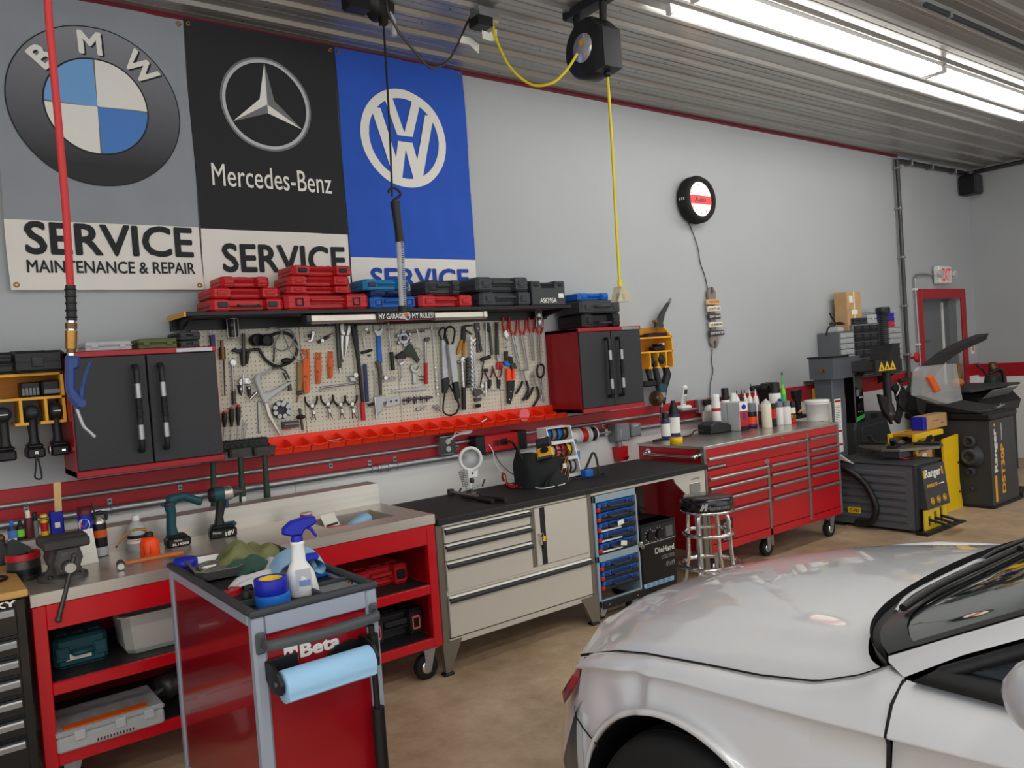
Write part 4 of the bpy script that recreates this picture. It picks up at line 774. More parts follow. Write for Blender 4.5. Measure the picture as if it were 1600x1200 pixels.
rack('drill_rack','yellow wooden rack holding three cordless drills beside the left wall cabinet',-.10,.64,1.515,1.745,.215,[1.745,1.632],[.20,.455-.135,.455,.555+.003],.055)
case(.72,.24,.10,'black_plastic',0,'dark_plastic','tool_case','long black case lying on the left yellow drill rack',(.29,-.135,1.748))
t=thing('battery_row','dark battery pack with pale ribs standing on the shelf of the left drill rack','battery',(.505,-.12,1.634));MB('black').box(-.04,.04,-.06,.06,0,.07,.006).b('body',t)
for k in range(5):MB('grey_plastic').box(-.036+.015*k,-.026+.015*k,-.063,-.06,.008,.042).b('rib',t)
t=thing('battery_row','wide flat charger lying right of the ribbed battery pack in the left drill rack','charger',(.59,-.11,1.634));MB('black_plastic').box(-.04,.04,-.07,.07,0,.075,.01).b('body',t);MB('grey_plastic').box(-.03,.038,-.072,-.07,.01,.03).b('face',t)
for k,(x,hd,lb) in enumerate(((.385,'dark_plastic','cordless drill hanging in the leftmost visible slot of the left rack'),(.502,'teal','cordless drill with teal back and wrist strap in the middle slot'),(.603,'dark_plastic','cordless drill with belt clip hanging nearest the left wall cabinet'))):
 t=thing('cordless_drill',lb,'drill',(x,-.135,1.345),PI/2,group='drills in the left rack');b=drill_parts(t,hd)
 MB('print_white' if k!=1 else 'teal').box(-.0775,-.076,-.016,.016,.212,.217).b('rear_mark',t)
 if k==1:MB('black').tube([(-.086,0,.02),(-.09,.012,-.06),(-.09,.015,-.09),(-.09,-.005,-.10),(-.09,-.012,-.08),(-.087,-.002,.015)],.004,6,sm=3).b('wrist_strap',t);MB('paper').box(-.0875,-.085,-.008,.006,.018,.032).b('sticker',t)
 if k==2:MB('chrome').tube([(-.07,.04,.06),(-.085,.044,.055),(-.087,.044,.005),(-.08,.042,.004)],.004,6).b('belt_clip',t);MB('chrome').box(-.087,-.0855,-.02,-.005,.02,.03).b('badge',t)
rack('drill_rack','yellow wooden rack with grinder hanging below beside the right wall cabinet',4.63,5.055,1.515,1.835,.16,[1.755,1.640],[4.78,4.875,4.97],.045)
t=thing('battery_pack','black and white battery pack on the middle shelf of the right rack','battery',(4.93,-.10,1.642));MB('black').box(-.06,.06,-.04,.04,0,.035,.008).b('body',t);MB('black').box(-.03,.055,-.035,.035,.035,.055,.012).b('rail',t);MB('white').box(.03,.056,-.042,.03,.04,.06,.008).b('side',t)
t=thing('driver_bit_case','flat dark case with purple lid on the top shelf of the right rack','case',(4.90,-.10,1.757));MB('black').box(-.11,.11,-.05,.05,0,.02,.003).b('base',t);MB('maroon').box(-.02,.11,-.048,.05,.02,.032,.004).b('lid',t);MB('dark_plastic').box(-.09,-.04,-.03,.03,.02,.03,.004).b('clip',t)
t=thing('saber_saw','dark grey saw blade tool leaning up on top of the right yellow rack','tool',(5.00,-.06,1.835))
MB('charcoal').prism([(-.035,0),(.06,0),(.05,.03),(.085,.11),(.15,.19),(.135,.20),(.05,.125),(-.03,.03)],-.015,.015,'xz',.004).b('body',t);MB('satin').prism([(.13,.185),(.15,.175),(.185,.225),(.17,.235)],-.008,.008,'xz').b('blade',t);MB('brass').cyl((-.03,-.02,.05),(-.03,.02,.05),.012).b('knob',t)
for k,(x,lb) in enumerate(((4.76,'black right angle drill hanging leftmost below the right rack'),)):
 t=thing('angle_drill',lb,'drill',(x+.05,-.10,1.36),group='tools below the right rack')
 MB('black_plastic').tube([(0,0,.2),(0,0,.12),(.005,-.01,.06),(.0,-.02,.045)],[.026,.024,.022,.026],12).b('grip',t);MB('black').lathe([(.02,0),(.035,.01),(.035,.05),(.02,.06)],(0,-.055,.21),(0,1,0)).b('head',t);MB('teal').lathe([(.036,.018),(.036,.03)],(0,-.055,.21),(0,1,0)).b('colour_band',t);MB('black').box(-.09,.05,-.045,.03,0,.045,.01).b('battery',t)
t=thing('angle_grinder','cordless angle grinder with bronze disc hanging below the right rack','grinder',(4.885,-.12,1.20),group='tools below the right rack')
MB('black_plastic').tube([(-.02,0,.36),(-.01,0,.28),(.01,0,.20),(.02,0,.14)],[.026,.024,.03,.032],12).b('grip',t);MB('black').lathe([(.02,0),(.036,.01),(.036,.06),(.02,.065)],(.02,-.06,.37),(0,1,0)).b('rear',t);MB('teal').tube([(.02,0,.17),(.03,-.005,.10)],.034,12).b('gear_case',t);MB('steel').box(-.005,.06,-.04,.02,.05,.11,.012).b('head',t)
MB('bronze').lathe([(.004,-.003),(.06,-.002),(.062,0),(.06,.002),(.004,.003)],(-.045,-.02,.06),(-1,-.45,.1),28).b('disc',t);MB('dark_steel').lathe([(.02,-.006),(.026,.004),(.01,.008)],(-.052,-.025,.06),(-1,-.45,.1)).b('guard',t)
t=thing('reciprocating_saw','teal and black tool with silver tip hanging rightmost below the right rack','tool',(5.02,-.085,1.12),group='tools below the right rack')
MB('black_plastic').tube([(-.005,0,.44),(.02,0,.36),(.03,0,.32),(.0,0,.26),(-.03,0,.20)],[.026,.03,.034,.034,.03],12).b('grip',t);MB('teal').tube([(-.02,0,.24),(-.045,0,.14)],[.034,.03],12).b('housing',t);MB('black').tube([(-.10,-.02,.12),(-.05,-.01,.10),(-.03,0,.13)],.022,10).b('foot',t);MB('satin').tube([(-.08,-.02,.11),(-.10,-.03,.06)],.012,8).b('blade_holder',t);MB('dark_steel').tube([(-.10,-.03,.06),(-.115,-.035,.01)],.010,8).b('blade',t)
t=thing('wall_clock','round lit wall clock framed by a black tyre','clock',(5.585,0,2.72),group=None);c=Vector((0,-.0,.192))
m=MB('rubber');m.lathe([(.150,.004),(.185,.006),(.200,.025),(.200,.10),(.185,.125),(.160,.130),(.148,.115),(.148,.02)],c,(0,-1,0),40);m.b('tyre',t)
m=MB('black')
for k in range(6):m.ring(c+Vector((0,-.035-.011*k,0)),(0,1,0),.2005,.0025,40,5)
m.build('tread_ribs',t,kind='stuff')
M('clock_face',(255,238,214),.5,emit=.9);M('clock_red',(232,70,66),.5,emit=.35)
MB('clock_face').prism([(p[0],p[1]+.192) for p in circ(0,0,.148,40)],-.10,-.104,'xz').b('face',t)
MB('clock_red').prism([(-.14,.150),(.14,.150),(.147,.19),(.14,.225),(-.14,.225),(-.147,.19)],-.104,-.1055,'xz').b('red_band',t)
MB('navy').text('Auto',(0,-.1062,.190),(1,0,.08),(0,0,1),w=.15,h=.045,bold=.02).b('lettering',t);MB('grey_plastic').text('GENUINE',(0,-.1050,.250),(1,0,0),(0,0,1),w=.12,h=.020).b('lettering',t);MB('grey_plastic').text('PARTS',(0,-.1050,.125),(1,0,0),(0,0,1),w=.10,h=.020).b('lettering',t)
for k in range(12):a=k*PI/6+.1;MB('clock_red').box(.122*math.cos(a)-.005,.122*math.cos(a)+.005,-.106,-.104,.192+.122*math.sin(a)-.008,.192+.122*math.sin(a)+.008).b('hour_mark',t)
m=MB('print_white')
for k in range(3):m.tube([c+Vector((-.2005*math.cos(q),-.05-.022*k,.2005*math.sin(q))) for q in(.04,.0,-.04,-.08)],.004,5)
m.build('white_letter_marks',t,kind='stuff')
MB('dark_steel').tube([PY(1076,346,-.012),PY(1090,385,-.012),PY(1094,410,-.012),PY(1101,430,-.012),PY(1106,452,-.012)],.0045,6,sm=4).build('clock_cord',label='grey power cord running from the wall clock down to the wrench sign',cat='cord')
MB('dark_steel').tube([PY(1113,545,-.012),PY(1112,565,-.012),PY(1114,580,-.012),PY(1110,600,-.012),PY(1109,622,-.03)],.0045,6,sm=4).build('clock_cord',label='grey power cord running from the wrench sign down to the outlet',cat='cord')
t=thing('wrench_sign','wooden wrench shaped sign with five lettered boards','sign',(5.755,0,1.64));M('weathered',(138,126,122),.7,var=.1,nscale=20)
def openend(cz,s):return[(s*0.0+p,cz+s*q) for p,q in((-.032,-.06),(-.055,-.02),(-.055,.03),(-.03,.065),(-.012,.07),(-.018,.025),(.0,.005),(.018,.025),(.012,.075),(.03,.065),(.055,.03),(.055,-.02),(.032,-.06))]
MB('weathered').prism([(p[0],p[1]) for p in openend(.455,1)],-.012,-.035,'xz',.004).b('top_jaw',t);MB('weathered').prism(openend(.062,-1),-.012,-.035,'xz',.004).b('bottom_jaw',t);MB('weathered').box(-.032,.032,-.028,-.012,.11,.41).b('shaft',t)
for k,(z,col,tx,ink,w,dx) in enumerate(((.395,'light_wood','TOOL RULES','handle_wood',.17,-.005),(.335,'cream','DON\'T USE','ink',.17,0),(.268,'charcoal','DON\'T ABUSE','print_white',.16,0),(.195,'cream','OR BORROW','ink',.17,.012),(.122,'charcoal','DON\'T MOVE THEM','print_white',.20,.02))):
 b=MB(col).box(dx-w/2,dx+w/2,-.050,-.028,z-.023,z+.023,.003).b('board',t);MB(ink).text(tx,(dx,-.051,z),(1,0,.04),(0,0,1),w=w*.88,h=.022,bold=.02).b('lettering',b)
t=thing('cordless_phone','white cordless phone standing in its cradle on the conduit','phone',(5.215,-.08,1.135));MB('white').box(-.065,.065,-.06,.05,0,.035,.014).b('cradle',t)
m=MB('white');m.X=R__(.2,4,'X');m.box(-.026,.026,-.018,.012,.03,.205,.010);m.b('handset',t);m=MB('dark_plastic');m.X=R__(.2,4,'X');m.box(-.018,.018,-.0195,-.018,.135,.175,.002);m.b('screen',t)
m=MB('grey_plastic');m.X=R__(.2,4,'X')
for i in range(3):
 for j in range(4):m.box(-.017+.012*i,-.008+.012*i,-.0195,-.018,.055+.017*j,.063+.017*j)
m.build('keys',t,kind='stuff')
t=thing('outlet_box','galvanized outlet box with dark plug below the clock cord','outlet',(5.50,-.02,1.06));MB('galvanized').box(-.055,.055,-.05,0,.02,.14,.005).b('box',t);MB('black').box(-.01,.07,-.085,-.05,.085,.135,.008).b('plug',t);MB('black').tube([(.07,-.07,.11),(.2,-.05,.12),(.42,-.03,.12)],.008,6).b('cord',t)
t=thing('air_freshener','white plug in air freshener hanging on the outlet box','freshener',(5.53,-.10,1.035));MB('white').lathe([(.02,0),(.042,.01),(.045,.06),(.036,.10),(.02,.11)],(0,0,0),n=18,sx=1,sy=.8).b('body',t);MB('light_grey').box(-.008,.008,-.04,-.034,.03,.08,.003).b('vent',t)
t=thing('outlet_box','galvanized outlet box with a coiled white wire left of the red power strip','outlet',(2.875,-.02,1.05));MB('galvanized').box(-.055,.055,-.055,0,0,.13,.005).b('box',t);MB('dark_steel').box(-.06,.06,-.06,-.055,.01,.12,.004).b('cover',t)
for z in(.04,.09):MB('light_grey').cyl((.0,-.064,z),(.0,-.058,z),.019,n=14).b('socket_face',t)
MB('white').tube([(.0,-.064,.09),(.03,-.09,.12),(.05,-.09,.18),(.02,-.09,.17),(.08,-.09,.14),(.16,-.09,.14),(.20,-.08,.16),(.32,-.07,.21)],.005,6,sm=4).b('white_wire',t);MB('white').tube([(.0,-.065,.10),(.06,-.10,.13),(.14,-.10,.13),(.17,-.1,.145),(.1,-.1,.15),(.03,-.1,.165)],.005,6,sm=4).b('white_wire',t)
t=thing('disconnect_box','grey electrical box with cover left of the small grey box','electrical box',(4.47,-.02,.955));MB('grey_plastic').box(-.075,.075,-.09,0,0,.14,.008).b('body',t);MB('grey_plastic').box(-.07,.07,-.098,-.09,.006,.134,.004).b('cover',t);MB('light_grey').box(-.03,-.025,-.1,-.098,.04,.1).b('lever',t)
t=thing('switch_box','small grey electrical box right of the larger grey box','electrical box',(4.64,-.02,.975));MB('grey_plastic').box(-.055,.055,-.075,0,0,.105,.008).b('body',t);MB('light_grey').box(-.03,.02,-.0765,-.075,.08,.092).b('sticker',t)
MB('galvanized').cyl((4.70,-.04,1.028),(6.9,-.04,1.028),.017,n=10).build('short_conduit',label='thin galvanized conduit right of the small grey electrical box',cat='conduit')
t=thing('plug_box','bright red plug box hanging below the grey electrical box','electrical box',(4.485,-.05,.80));MB('galvanized').cyl((0,0,.11),(0,0,.155),.022,n=12).b('neck',t);MB('red_plastic').prism([(-.055,.11),(.055,.11),(.048,.0),(-.042,.0)],-.035,.035,'xz',.006).b('body',t);MB('red_plastic').cyl((.02,-.035,.03),(.02,-.052,.02),.022,n=14).b('spout',t)
t=thing('power_strip','red power supply with black end caps on the red band','power supply',(3.28,-.02,1.03));a,b=PY(748,700,-.06),PY(806,690,-.06);x0,x1=a.x-3.28,b.x-3.28
MB('red_plastic').box(x0,x1,-.09,0,.0,.115,.006).b('body',t)
for s,x in((-1,x0),(1,x1)):MB('black').box(x-.02 if s>0 else x-.06,x+.06 if s>0 else x+.02,-.10,0,-.012,.12,.008).b('end_cap',t)
m=MB('black')
for k in range(9):m.box(x0+.09+.014*k,x0+.099+.014*k,-.0915,-.09,.035,.075)
m.build('vent_slots',t,kind='stuff');MB('black').box(x1-.17,x1-.11,-.094,-.09,.04,.08,.002).b('socket',t);MB('black').tube([(x1-.14,-.095,.06),(x1-.10,-.13,.05),(x1-.04,-.13,-.05),(x1+.02,-.16,-.16)],.008,8,sm=4).b('mains_lead',t);MB('white').tube([(x0+.05,-.092,.055),(x0+.07,-.11,.0),(x0+.075,-.12,-.08),(x0+.11,-.2,-.17),(x0+.14,-.25,-.195)],.004,6,sm=4).b('white_lead',t);MB('dark_steel').tube([(x0+.06,-.092,.055),(x0+.09,-.1,-.02),(x0+.13,-.12,-.10),(x0+.17,-.2,-.17),(x0+.16,-.28,-.19)],.003,6,sm=4).b('dark_lead',t)
t=thing('reel_rod','horizontal rod on the wall carrying three wire reels','rod',(4.04,-.11,.99));MB('galvanized').cyl((-.18,0,.055),(.30,0,.055),.006,n=8).b('rod',t);MB('galvanized').box(.24,.27,.0,.1,.03,.08).b('bracket',t)
for k,(x,col,w,lb) in enumerate(((3.93,'white',.085,'reel of white wire at the left end of the rod'),(4.035,'red_plastic',.075,'reel of red wire in the middle of the rod'),(4.13,'black',.065,'reel of black wire at the right end of the rod'))):
 t=thing('wire_reel',lb,'reel',(x,-.11,.988),group='wire reels on the wall rod')
 MB('white').lathe([(.012,-w/2),(.060,-w/2),(.060,-w/2+.004),(.03,-w/2+.006),(.03,w/2-.006),(.060,w/2-.004),(.060,w/2),(.012,w/2)],(0,0,.062),(1,0,0),24).b('flanges',t);MB(col).lathe([(.03,-w/2+.005),(.052,-w/2+.006),(.053,0),(.052,w/2-.006),(.03,w/2-.005)],(0,0,.062),(1,0,0),24).b('winding',t)
 if k==0:MB('maroon').lathe([(.012,0),(.058,.001),(.012,.002)],(-w/2-.001,0,.062),(-1,0,0),24).b('end_label',t)
# ================================================================ HANGING FROM THE CEILING
YR=-1.25;c=PY(925,78,YR)
t=thing('cord_reel','black retractable cord reel hanging from the ceiling with yellow cord','reel',(c.x,YR,3.15));zc=c.z-3.15;R_=.168;ax=Vector((-1,.05,0)).normalized()
m=MB('black_plastic');m.lathe([(.02,-.07),(R_*.9,-.07),(R_,-.05),(R_,.05),(R_*.9,.07),(.02,.07)],(0,0,zc),ax,36);m.b('drum',t)
side=Vector((-ax.y,ax.x,0))*-1
q=Vector((0,0,zc));s_=side if side.y<0 else-side
MB('dark_plastic').add([q+s_*a+ax*b+Vector((0,0,h)) for a,h in((R_*.45,R_*.9),(R_*1.02,R_*.35),(R_*1.02,-R_*.9),(R_*.5,-R_*.95)) for b in(-.065,.065)],[(0,1,3,2),(2,3,5,4),(4,5,7,6),(6,7,1,0),(0,2,4,6),(1,7,5,3)]).b('cord_guide',t)
M('mirror_label',(216,216,222),.15,metal=.6)
MB('mirror_label').lathe([(.001,.0),(.078,.001),(.080,-.006)],q+ax*.075,ax,28).b('round_label',t);MB('amber').lathe([(.001,0),(.02,.001)],q+ax*.0765+Vector((0,0,.03)),ax,12).b('label_mark',t)
m=MB('black_plastic');zt=3.655-3.15
for sg in(-1,1):
 m.tube([q+s_*sg*.11+Vector((0,0,R_*.7)),q+s_*sg*.13+Vector((0,0,zt-.06)),q+s_*sg*.15+Vector((0,0,zt-.01))],.022,8)
m.b('hanger_arms',t);m=MB('black_plastic');m.X=R__(math.atan2(s_.y,s_.x),4,'Z');m.box(-.19,.19,-.05,.05,zt-.05,zt,.008);m.b('ceiling_bracket',t)
MB('black').ball(q+s_*.115+Vector((0,0,-R_-.005)),.022).b('cord_stopper',t)
e=q+s_*.115+Vector((c.x,YR,3.15));top=e+Vector((0,0,-R_-.02));bot=PY(968,440,e.y)
MB('cord_yellow').tube([top,top*.66+bot*.34+Vector((.004,0,0)),top*.33+bot*.67,bot],.008,8,sm=4).build('extension_cord',label='yellow cord hanging straight down from the black cord reel',cat='cord')
t=thing('cord_outlet','clear triangular outlet block at the end of the hanging yellow cord','outlet',tuple(bot+Vector((0,0,-.115))));MB('clear_yellow').prism([(-.055,0),(.055,0),(.022,.085),(-.022,.085)],-.035,.035,'xz',.008).b('block',t);MB('cord_yellow').cyl((0,0,.08),(0,0,.125),.012,n=10).b('strain_relief',t)
for x in(-.03,.03):MB('dark_plastic').cyl((x,0,.012),(x*.6,0,.05),.008,n=8).b('contact',t)
b=PY(757,15,-.9)
t=thing('ceiling_outlet','black and silver outlet box on the ceiling between the cords','outlet',(b.x,-.9,3.535));MB('galvanized').box(-.07,.07,-.05,.05,.05,.105,.005).b('box',t);MB('black').box(-.085,.02,-.05,.05,0,.055,.005).b('adapter',t);MB('clear_yellow').box(0,.075,-.03,.03,.035,.06,.004).b('plug',t)
p=[PY(x,y,yy) for x,y,yy in((768,24,-.9),(775,60,-.95),(797,105,-1.05),(830,132,-1.15),(862,130,-1.25),(885,110,-1.3),(902,84,-1.34))]
MB('cord_yellow').tube(p,.008,8,sm=5).build('extension_cord',label='yellow cord drooping between the ceiling outlet and the black reel',cat='cord')
p=[PY(x,y,-.8) for x,y in((604,0),(607,20),(625,53),(652,85),(668,103),(680,106),(700,95),(715,70),(728,40),(740,18))]
MB('dark_steel').tube(p,.007,8,sm=4).build('drooping_wire',label='grey cord drooping from the lamp reel to the ceiling outlet',cat='cord')
for k,(P_,y,lb) in enumerate(((((722,56),(735,59),(749,70),(748,84),(734,70),(718,66)),-.82,'white curled paper tag on the grey ceiling cord'),(((753,47),(764,51),(776,46),(777,64),(766,64),(754,60)),-.93,'white notched paper tag on the yellow ceiling cord'))):
 m=MB('paper');V=[PY(p[0],p[1],y+.01*math.sin(i)) for i,p in enumerate(P_)];m.add(V+[v+Vector((0,.001,0)) for v in V],[(0,1,2,3,4,5),(11,10,9,8,7,6)]+[(i,(i+1)%6,6+(i+1)%6,6+i) for i in range(6)]);m.build('cord_tag',label=lb,cat='tag')
c=PY(590,-4,-.7)
t=thing('lamp_reel','black lamp reel mounted on the ceiling above the blue banner','reel',(c.x,-.7,3.53));MB('black').lathe([(.02,-.05),(.10,-.045),(.11,0),(.10,.045),(.02,.05)],(0,0,.12),(.5,-.86,0),28).b('drum',t);MB('black').box(-.20,-.06,-.05,.05,.04,.125,.01).b('bracket',t);MB('frosted').tube([(.05,-.02,.06),(.075,-.02,.02),(.075,-.02,-.06)],.016,10,sm=4).b('cord_sleeve',t)
a,b=PY(599,34,-.72),PY(613,308,-.72);MB('black').tube([a+Vector((0,0,.03)),a,a*.5+b*.5+Vector((.005,0,0)),b],.006,8,sm=3).build('hanging_wire',label='thin black cord holding the long work lamp in front of the blue banner',cat='cord');q=a;MB('black').box(q.x-.02,q.x+.02,-.74,-.70,q.z-.02,q.z+.02,.004).build('cord_stop',label='small black stop block on the cord of the work lamp',cat='stop')
tp,md,lo=PY(617,315,-.72),PY(625,378,-.72),PY(630,488,-.72)
t=thing('work_lamp','long tube work lamp with black handle hanging in front of the blue banner','lamp',tuple(lo))
MB('black_plastic').tube([tp,tp*.7+md*.3,tp*.3+md*.7,md],[.027,.024,.022,.026],14).w('handle',t)
MB('black_plastic').tube([b+Vector((0,0,-.02)),tp+Vector((.035,0,.035)),tp+Vector((.035,0,.055)),tp+Vector((0,0,.075)),tp+Vector((-.03,0,.06)),tp+Vector((-.035,0,.045))],.007,8,sm=4).w('hook',t)
dl=(lo-md);MB('clear').tube([md,lo-dl*.08],.021,14).w('tube',t);MB('light_grey').tube([md+Vector((-.006,.008,0)),lo-dl*.1+Vector((-.006,.008,0))],.011,8).w('reflector_or_reflection',t)
m=MB('dark_plastic')
for k in range(30):q=md+dl*(.02+.88*k/29);m.box(q.x-.006,q.x+.008,q.y-.023,q.y-.019,q.z-.002,q.z+.003)
m.build('led_rows',t,world=True,kind='stuff');MB('black_plastic').tube([lo-dl*.09,lo],.027,14).w('end_cap',t)
YH=-2.6;top=PY(74,-14,YH);p=[PY(x,y,YH) for x,y in((74,-14),(82,90),(92,200),(103,330),(110,448))]
MB('ladder_red').tube([Vector((p[0].x+.05,YH,3.655)),Vector((p[0].x+.02,YH,3.0))]+p,.008,12,sm=5).build('air_hose',label='red rubber air hose hanging from above in front of the grey banner',cat='hose')
t=thing('blow_gun','blue air blow gun with brass couplings hanging on the red hose','air gun',tuple(PY(118,640,YH)))
def seg(n,mat,a,b,r0,r1=None,k=14):MB(mat).cyl(PY(*a,YH),PY(*b,YH),r0,r1,k).build(n,t,world=True)
seg('hose_sleeve','black',(110,446),(112,501),.0105);
m=MB('black')
for k in range(5):m.ring(PY(110+.4*k,452+11*k,YH),(0,0,1),.0105,.0022,14,5)
m.w('sleeve_ribs',t);seg('ferrule','chrome',(111,500),(111,506),.009);seg('coupler','bronze',(111,505),(111,514),.012);seg('collar','chrome',(111,513),(111,519),.009);seg('quick_coupling','brass',(111,517),(111,545),.0125,.0115);seg('nut','bronze',(111,544),(111,552),.010,k=6);seg('seat','chrome',(111,552),(111,556),.008)
P=[(103,556),(124,557),(123,575),(117,578),(117,606),(120,612),(131,628),(129,636),(120,640),(107,622),(104,612),(102,600)]
m=MB('gun_blue');Q=[PY(*p,YH) for p in P];m.prism([(p.x,p.z) for p in Q],YH+.012,YH-.012,'xz',.005);m.w('body',t)
P=[(122,612),(126,604),(131,586),(139,567),(144,564),(143,570),(137,585),(132,605),(130,628),(124,632)]
m=MB('gun_blue');Q=[PY(*p,YH) for p in P];m.prism([(p.x,p.z) for p in Q],YH+.009,YH-.009,'xz',.003);m.w('lever',t)
m=MB('gun_blue');q=PY(126,630,YH);m.cyl(q+Vector((0,-.016,0)),q+Vector((0,.016,0)),.009,n=14);m.w('pivot',t);MB('satin').tube([PY(120,638,YH),PY(126,655,YH),PY(132,668,YH),PY(139,674,YH),PY(148,683,YH)],.004,8,sm=3).w('nozzle',t)
# ================================================================ STEEL TOPPED RED WORKBENCH
def caster(t,x,y,r=.06,mat='rubber',z0=None,name='caster'):
 m=MB(mat);m.lathe([(r*.55,-.022),(r*.92,-.022),(r,-.014),(r,.014),(r*.92,.022),(r*.55,.022)],(x,y,r),(0,1,0) if True else 0,24);c=m.build(name,t,world=True)
 m=MB('chrome');m.lathe([(.005,-.025),(r*.5,-.024),(r*.55,-.018),(r*.55,.018),(r*.5,.024),(.005,.025)],(x,y,r),(0,1,0),18);m.w('hub',c)
 m=MB('galvanized')
 for s in(-1,1):m.prism([(x-.016,r-.015),(x+.016,r-.015),(x+.05,(z0 or 2.3*r)),(x-.02,(z0 or 2.3*r))],y+s*.027,y+s*.031,'xz')
 m.box(x-.03,x+.06,y-.04,y+.04,(z0 or 2.3*r)-.006,(z0 or 2.3*r));m.w('fork',c);return c
bx0,bx1,yf,yb,zt=.352,2.205,-.95,-.34,.866
t=thing('workbench','red rolling workbench with stainless steel top and open shelves','workbench',(1.28,-.65,0));WB=t
rx0,rx1,ry0,ry1=1.68,2.06,-.79,-.49
m=MB('brushed');m.box(bx0,rx0,yf,yb,zt-.004,zt).box(rx1,bx1,yf,yb,zt-.004,zt).box(rx0,rx1,yf,ry0,zt-.004,zt).box(rx0,rx1,ry1,yb,zt-.004,zt)
m.box(bx0,bx1,yf-.003,yf,zt-.050,zt,.002).box(bx0,bx0+.003,yf,yb,zt-.05,zt-.004).box(bx1-.003,bx1,yf,yb,zt-.05,zt-.004).box(bx0+.003,bx1-.003,yf,yf+.01,zt-.048,zt-.044);m.w('steel_top',t)
MB('brushed').prism([(-.345,zt),(-.20,zt+.113),(-.20,zt+.116),(-.345,zt+.003)] if 0 else[(-.343,zt),(-.335,zt+.113),(-.20,zt+.113),(-.20,zt+.116),(-.338,zt+.116),(-.346,zt)],bx0-.3,bx1,'yz').w('backsplash',t)
MB('brushed').box(rx0,rx1,ry0,ry1,zt-.13,zt-.127).box(rx0,rx0+.003,ry0,ry1,zt-.127,zt-.004).box(rx1-.003,rx1,ry0,ry1,zt-.127,zt-.004).box(rx0,rx1,ry0,ry0+.003,zt-.127,zt-.004).box(rx0,rx1,ry1-.003,ry1,zt-.127,zt-.004).w('drop_in_tray',t)
P='red_paint'
for x0,x1 in((bx0+.003,bx0+.052),(bx1-.055,bx1-.003)):MB(P).box(x0,x1,yf+.002,yf+.04,.165,zt-.052,.003).w('post',t)
for x0 in(bx0+.003,bx1-.008):MB(P).box(x0,x0+.004,yf+.04,yb,.165,zt-.052).w('side_panel',t)
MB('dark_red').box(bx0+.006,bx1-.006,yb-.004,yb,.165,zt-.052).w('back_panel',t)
MB(P).box(bx0+.052,1.05,yf+.002,yf+.03,.713,zt-.052,.002).w('apron',t);MB(P).box(1.052,bx1-.055,yf+.002,yf+.03,.713,zt-.052,.002).w('apron',t)
for z,n in((.50,'shelf'),(.218,'shelf')):
 s=MB(P).box(bx0+.052,bx1-.055,yf+.003,yf+.035,z-.049,z,.003).box(bx0+.008,bx1-.01,yf+.035,yb-.006,z-.03,z-.012).build(n,t,world=True)
 MB('black_plastic').box(bx0+.053,bx1-.056,yf+.02,yb-.006,z-.0015,z+.002).w('mat',s)
for x,y in((bx0+.09,-.88),(bx1-.09,-.90),(bx0+.09,-.42),(bx1-.09,-.42)):caster(t,x,y,.066,z0=.165)
t=thing('bench_vise','big dark grey bench vise bolted to the left end of the steel top','vise',(.50,-.755,zt));t.scale=(.95,.95,.86)
M('vise_grey',(92,90,88),.5,metal=.4,var=.15,nscale=30,bump=.15)
MB('vise_grey').lathe([(.10,0),(.10,.018),(.075,.03),(.06,.05),(.055,.07)],(0,.02,0),n=24).b('swivel_base',t)
for a in(.6,2.5,4.0,5.6):MB('dark_steel').cyl((.088*math.cos(a),.02+.088*math.sin(a),.016),(.088*math.cos(a),.02+.088*math.sin(a),.034),.011,n=6).b('bolt',t)
MB('vise_grey').prism([(-.05,.06),(.055,.06),(.075,.10),(.06,.17),(-.045,.17),(-.06,.10)],.11,-.06,'xz',.012).b('fixed_body',t)
MB('vise_grey').prism([(-.04,.05),(.04,.05),(.055,.10),(.045,.165),(-.03,.165),(-.05,.10)],-.065,-.145,'xz',.012).b('slide_body',t)
MB('cast_iron').box(-.09,.10,-.052,.06,.172,.215,.008).b('fixed_jaw',t);MB('cast_iron').box(-.085,.095,-.13,-.075,.165,.212,.008).b('front_jaw',t);MB('vise_grey').box(-.02,.065,.05,.13,.165,.19,.008).b('anvil',t)
MB('dark_steel').cyl((0,-.145,.09),(0,-.20,.09),.027).b('screw_head',t);MB('steel').cyl((0,-.20,.09),(0,-.212,.09),.022).b('screw_cap',t)
o=MB('dark_steel').tube([(.02,-.192,.14),(-.06,-.215,-.13)],.010,10).b('handle_bar',t);MB('dark_steel').ball((.02,-.192,.14),.013).ball((-.061,-.215,-.135),.014).b('bar_ends',o)
def label_cyl(t,n,mat,z0,z1,r,a0=0,a1=2*PI,k=24):
 m=MB(mat);m.grid([[(r*math.cos(a0+(a1-a0)*i/k),r*math.sin(a0+(a1-a0)*i/k),z) for i in range(k+1)] for z in(z0,z1)]);return m.build(n,t)
def wrap(m,body,z,r,a,h,bold=.02):
 V,F=glyphs(body,bold);x0=min(p[0] for p in V);x1=max(p[0] for p in V);y0=min(p[1] for p in V);y1=max(p[1] for p in V);s=h/(y1-y0)
 return m.add([((r+p[2]*.0002)*math.cos(a+(p[0]-(x0+x1)/2)*s/r),(r+p[2]*.0002)*math.sin(a+(p[0]-(x0+x1)/2)*s/r),z+(p[1]-(y0+y1)/2)*s) for p in V],F)
CAMA=-PI/2-.35
t=thing('grease_tube','tall blue grease cartridge with white logo disc behind the vise','tube',(.645,-.44,zt));r=.030;H=.245
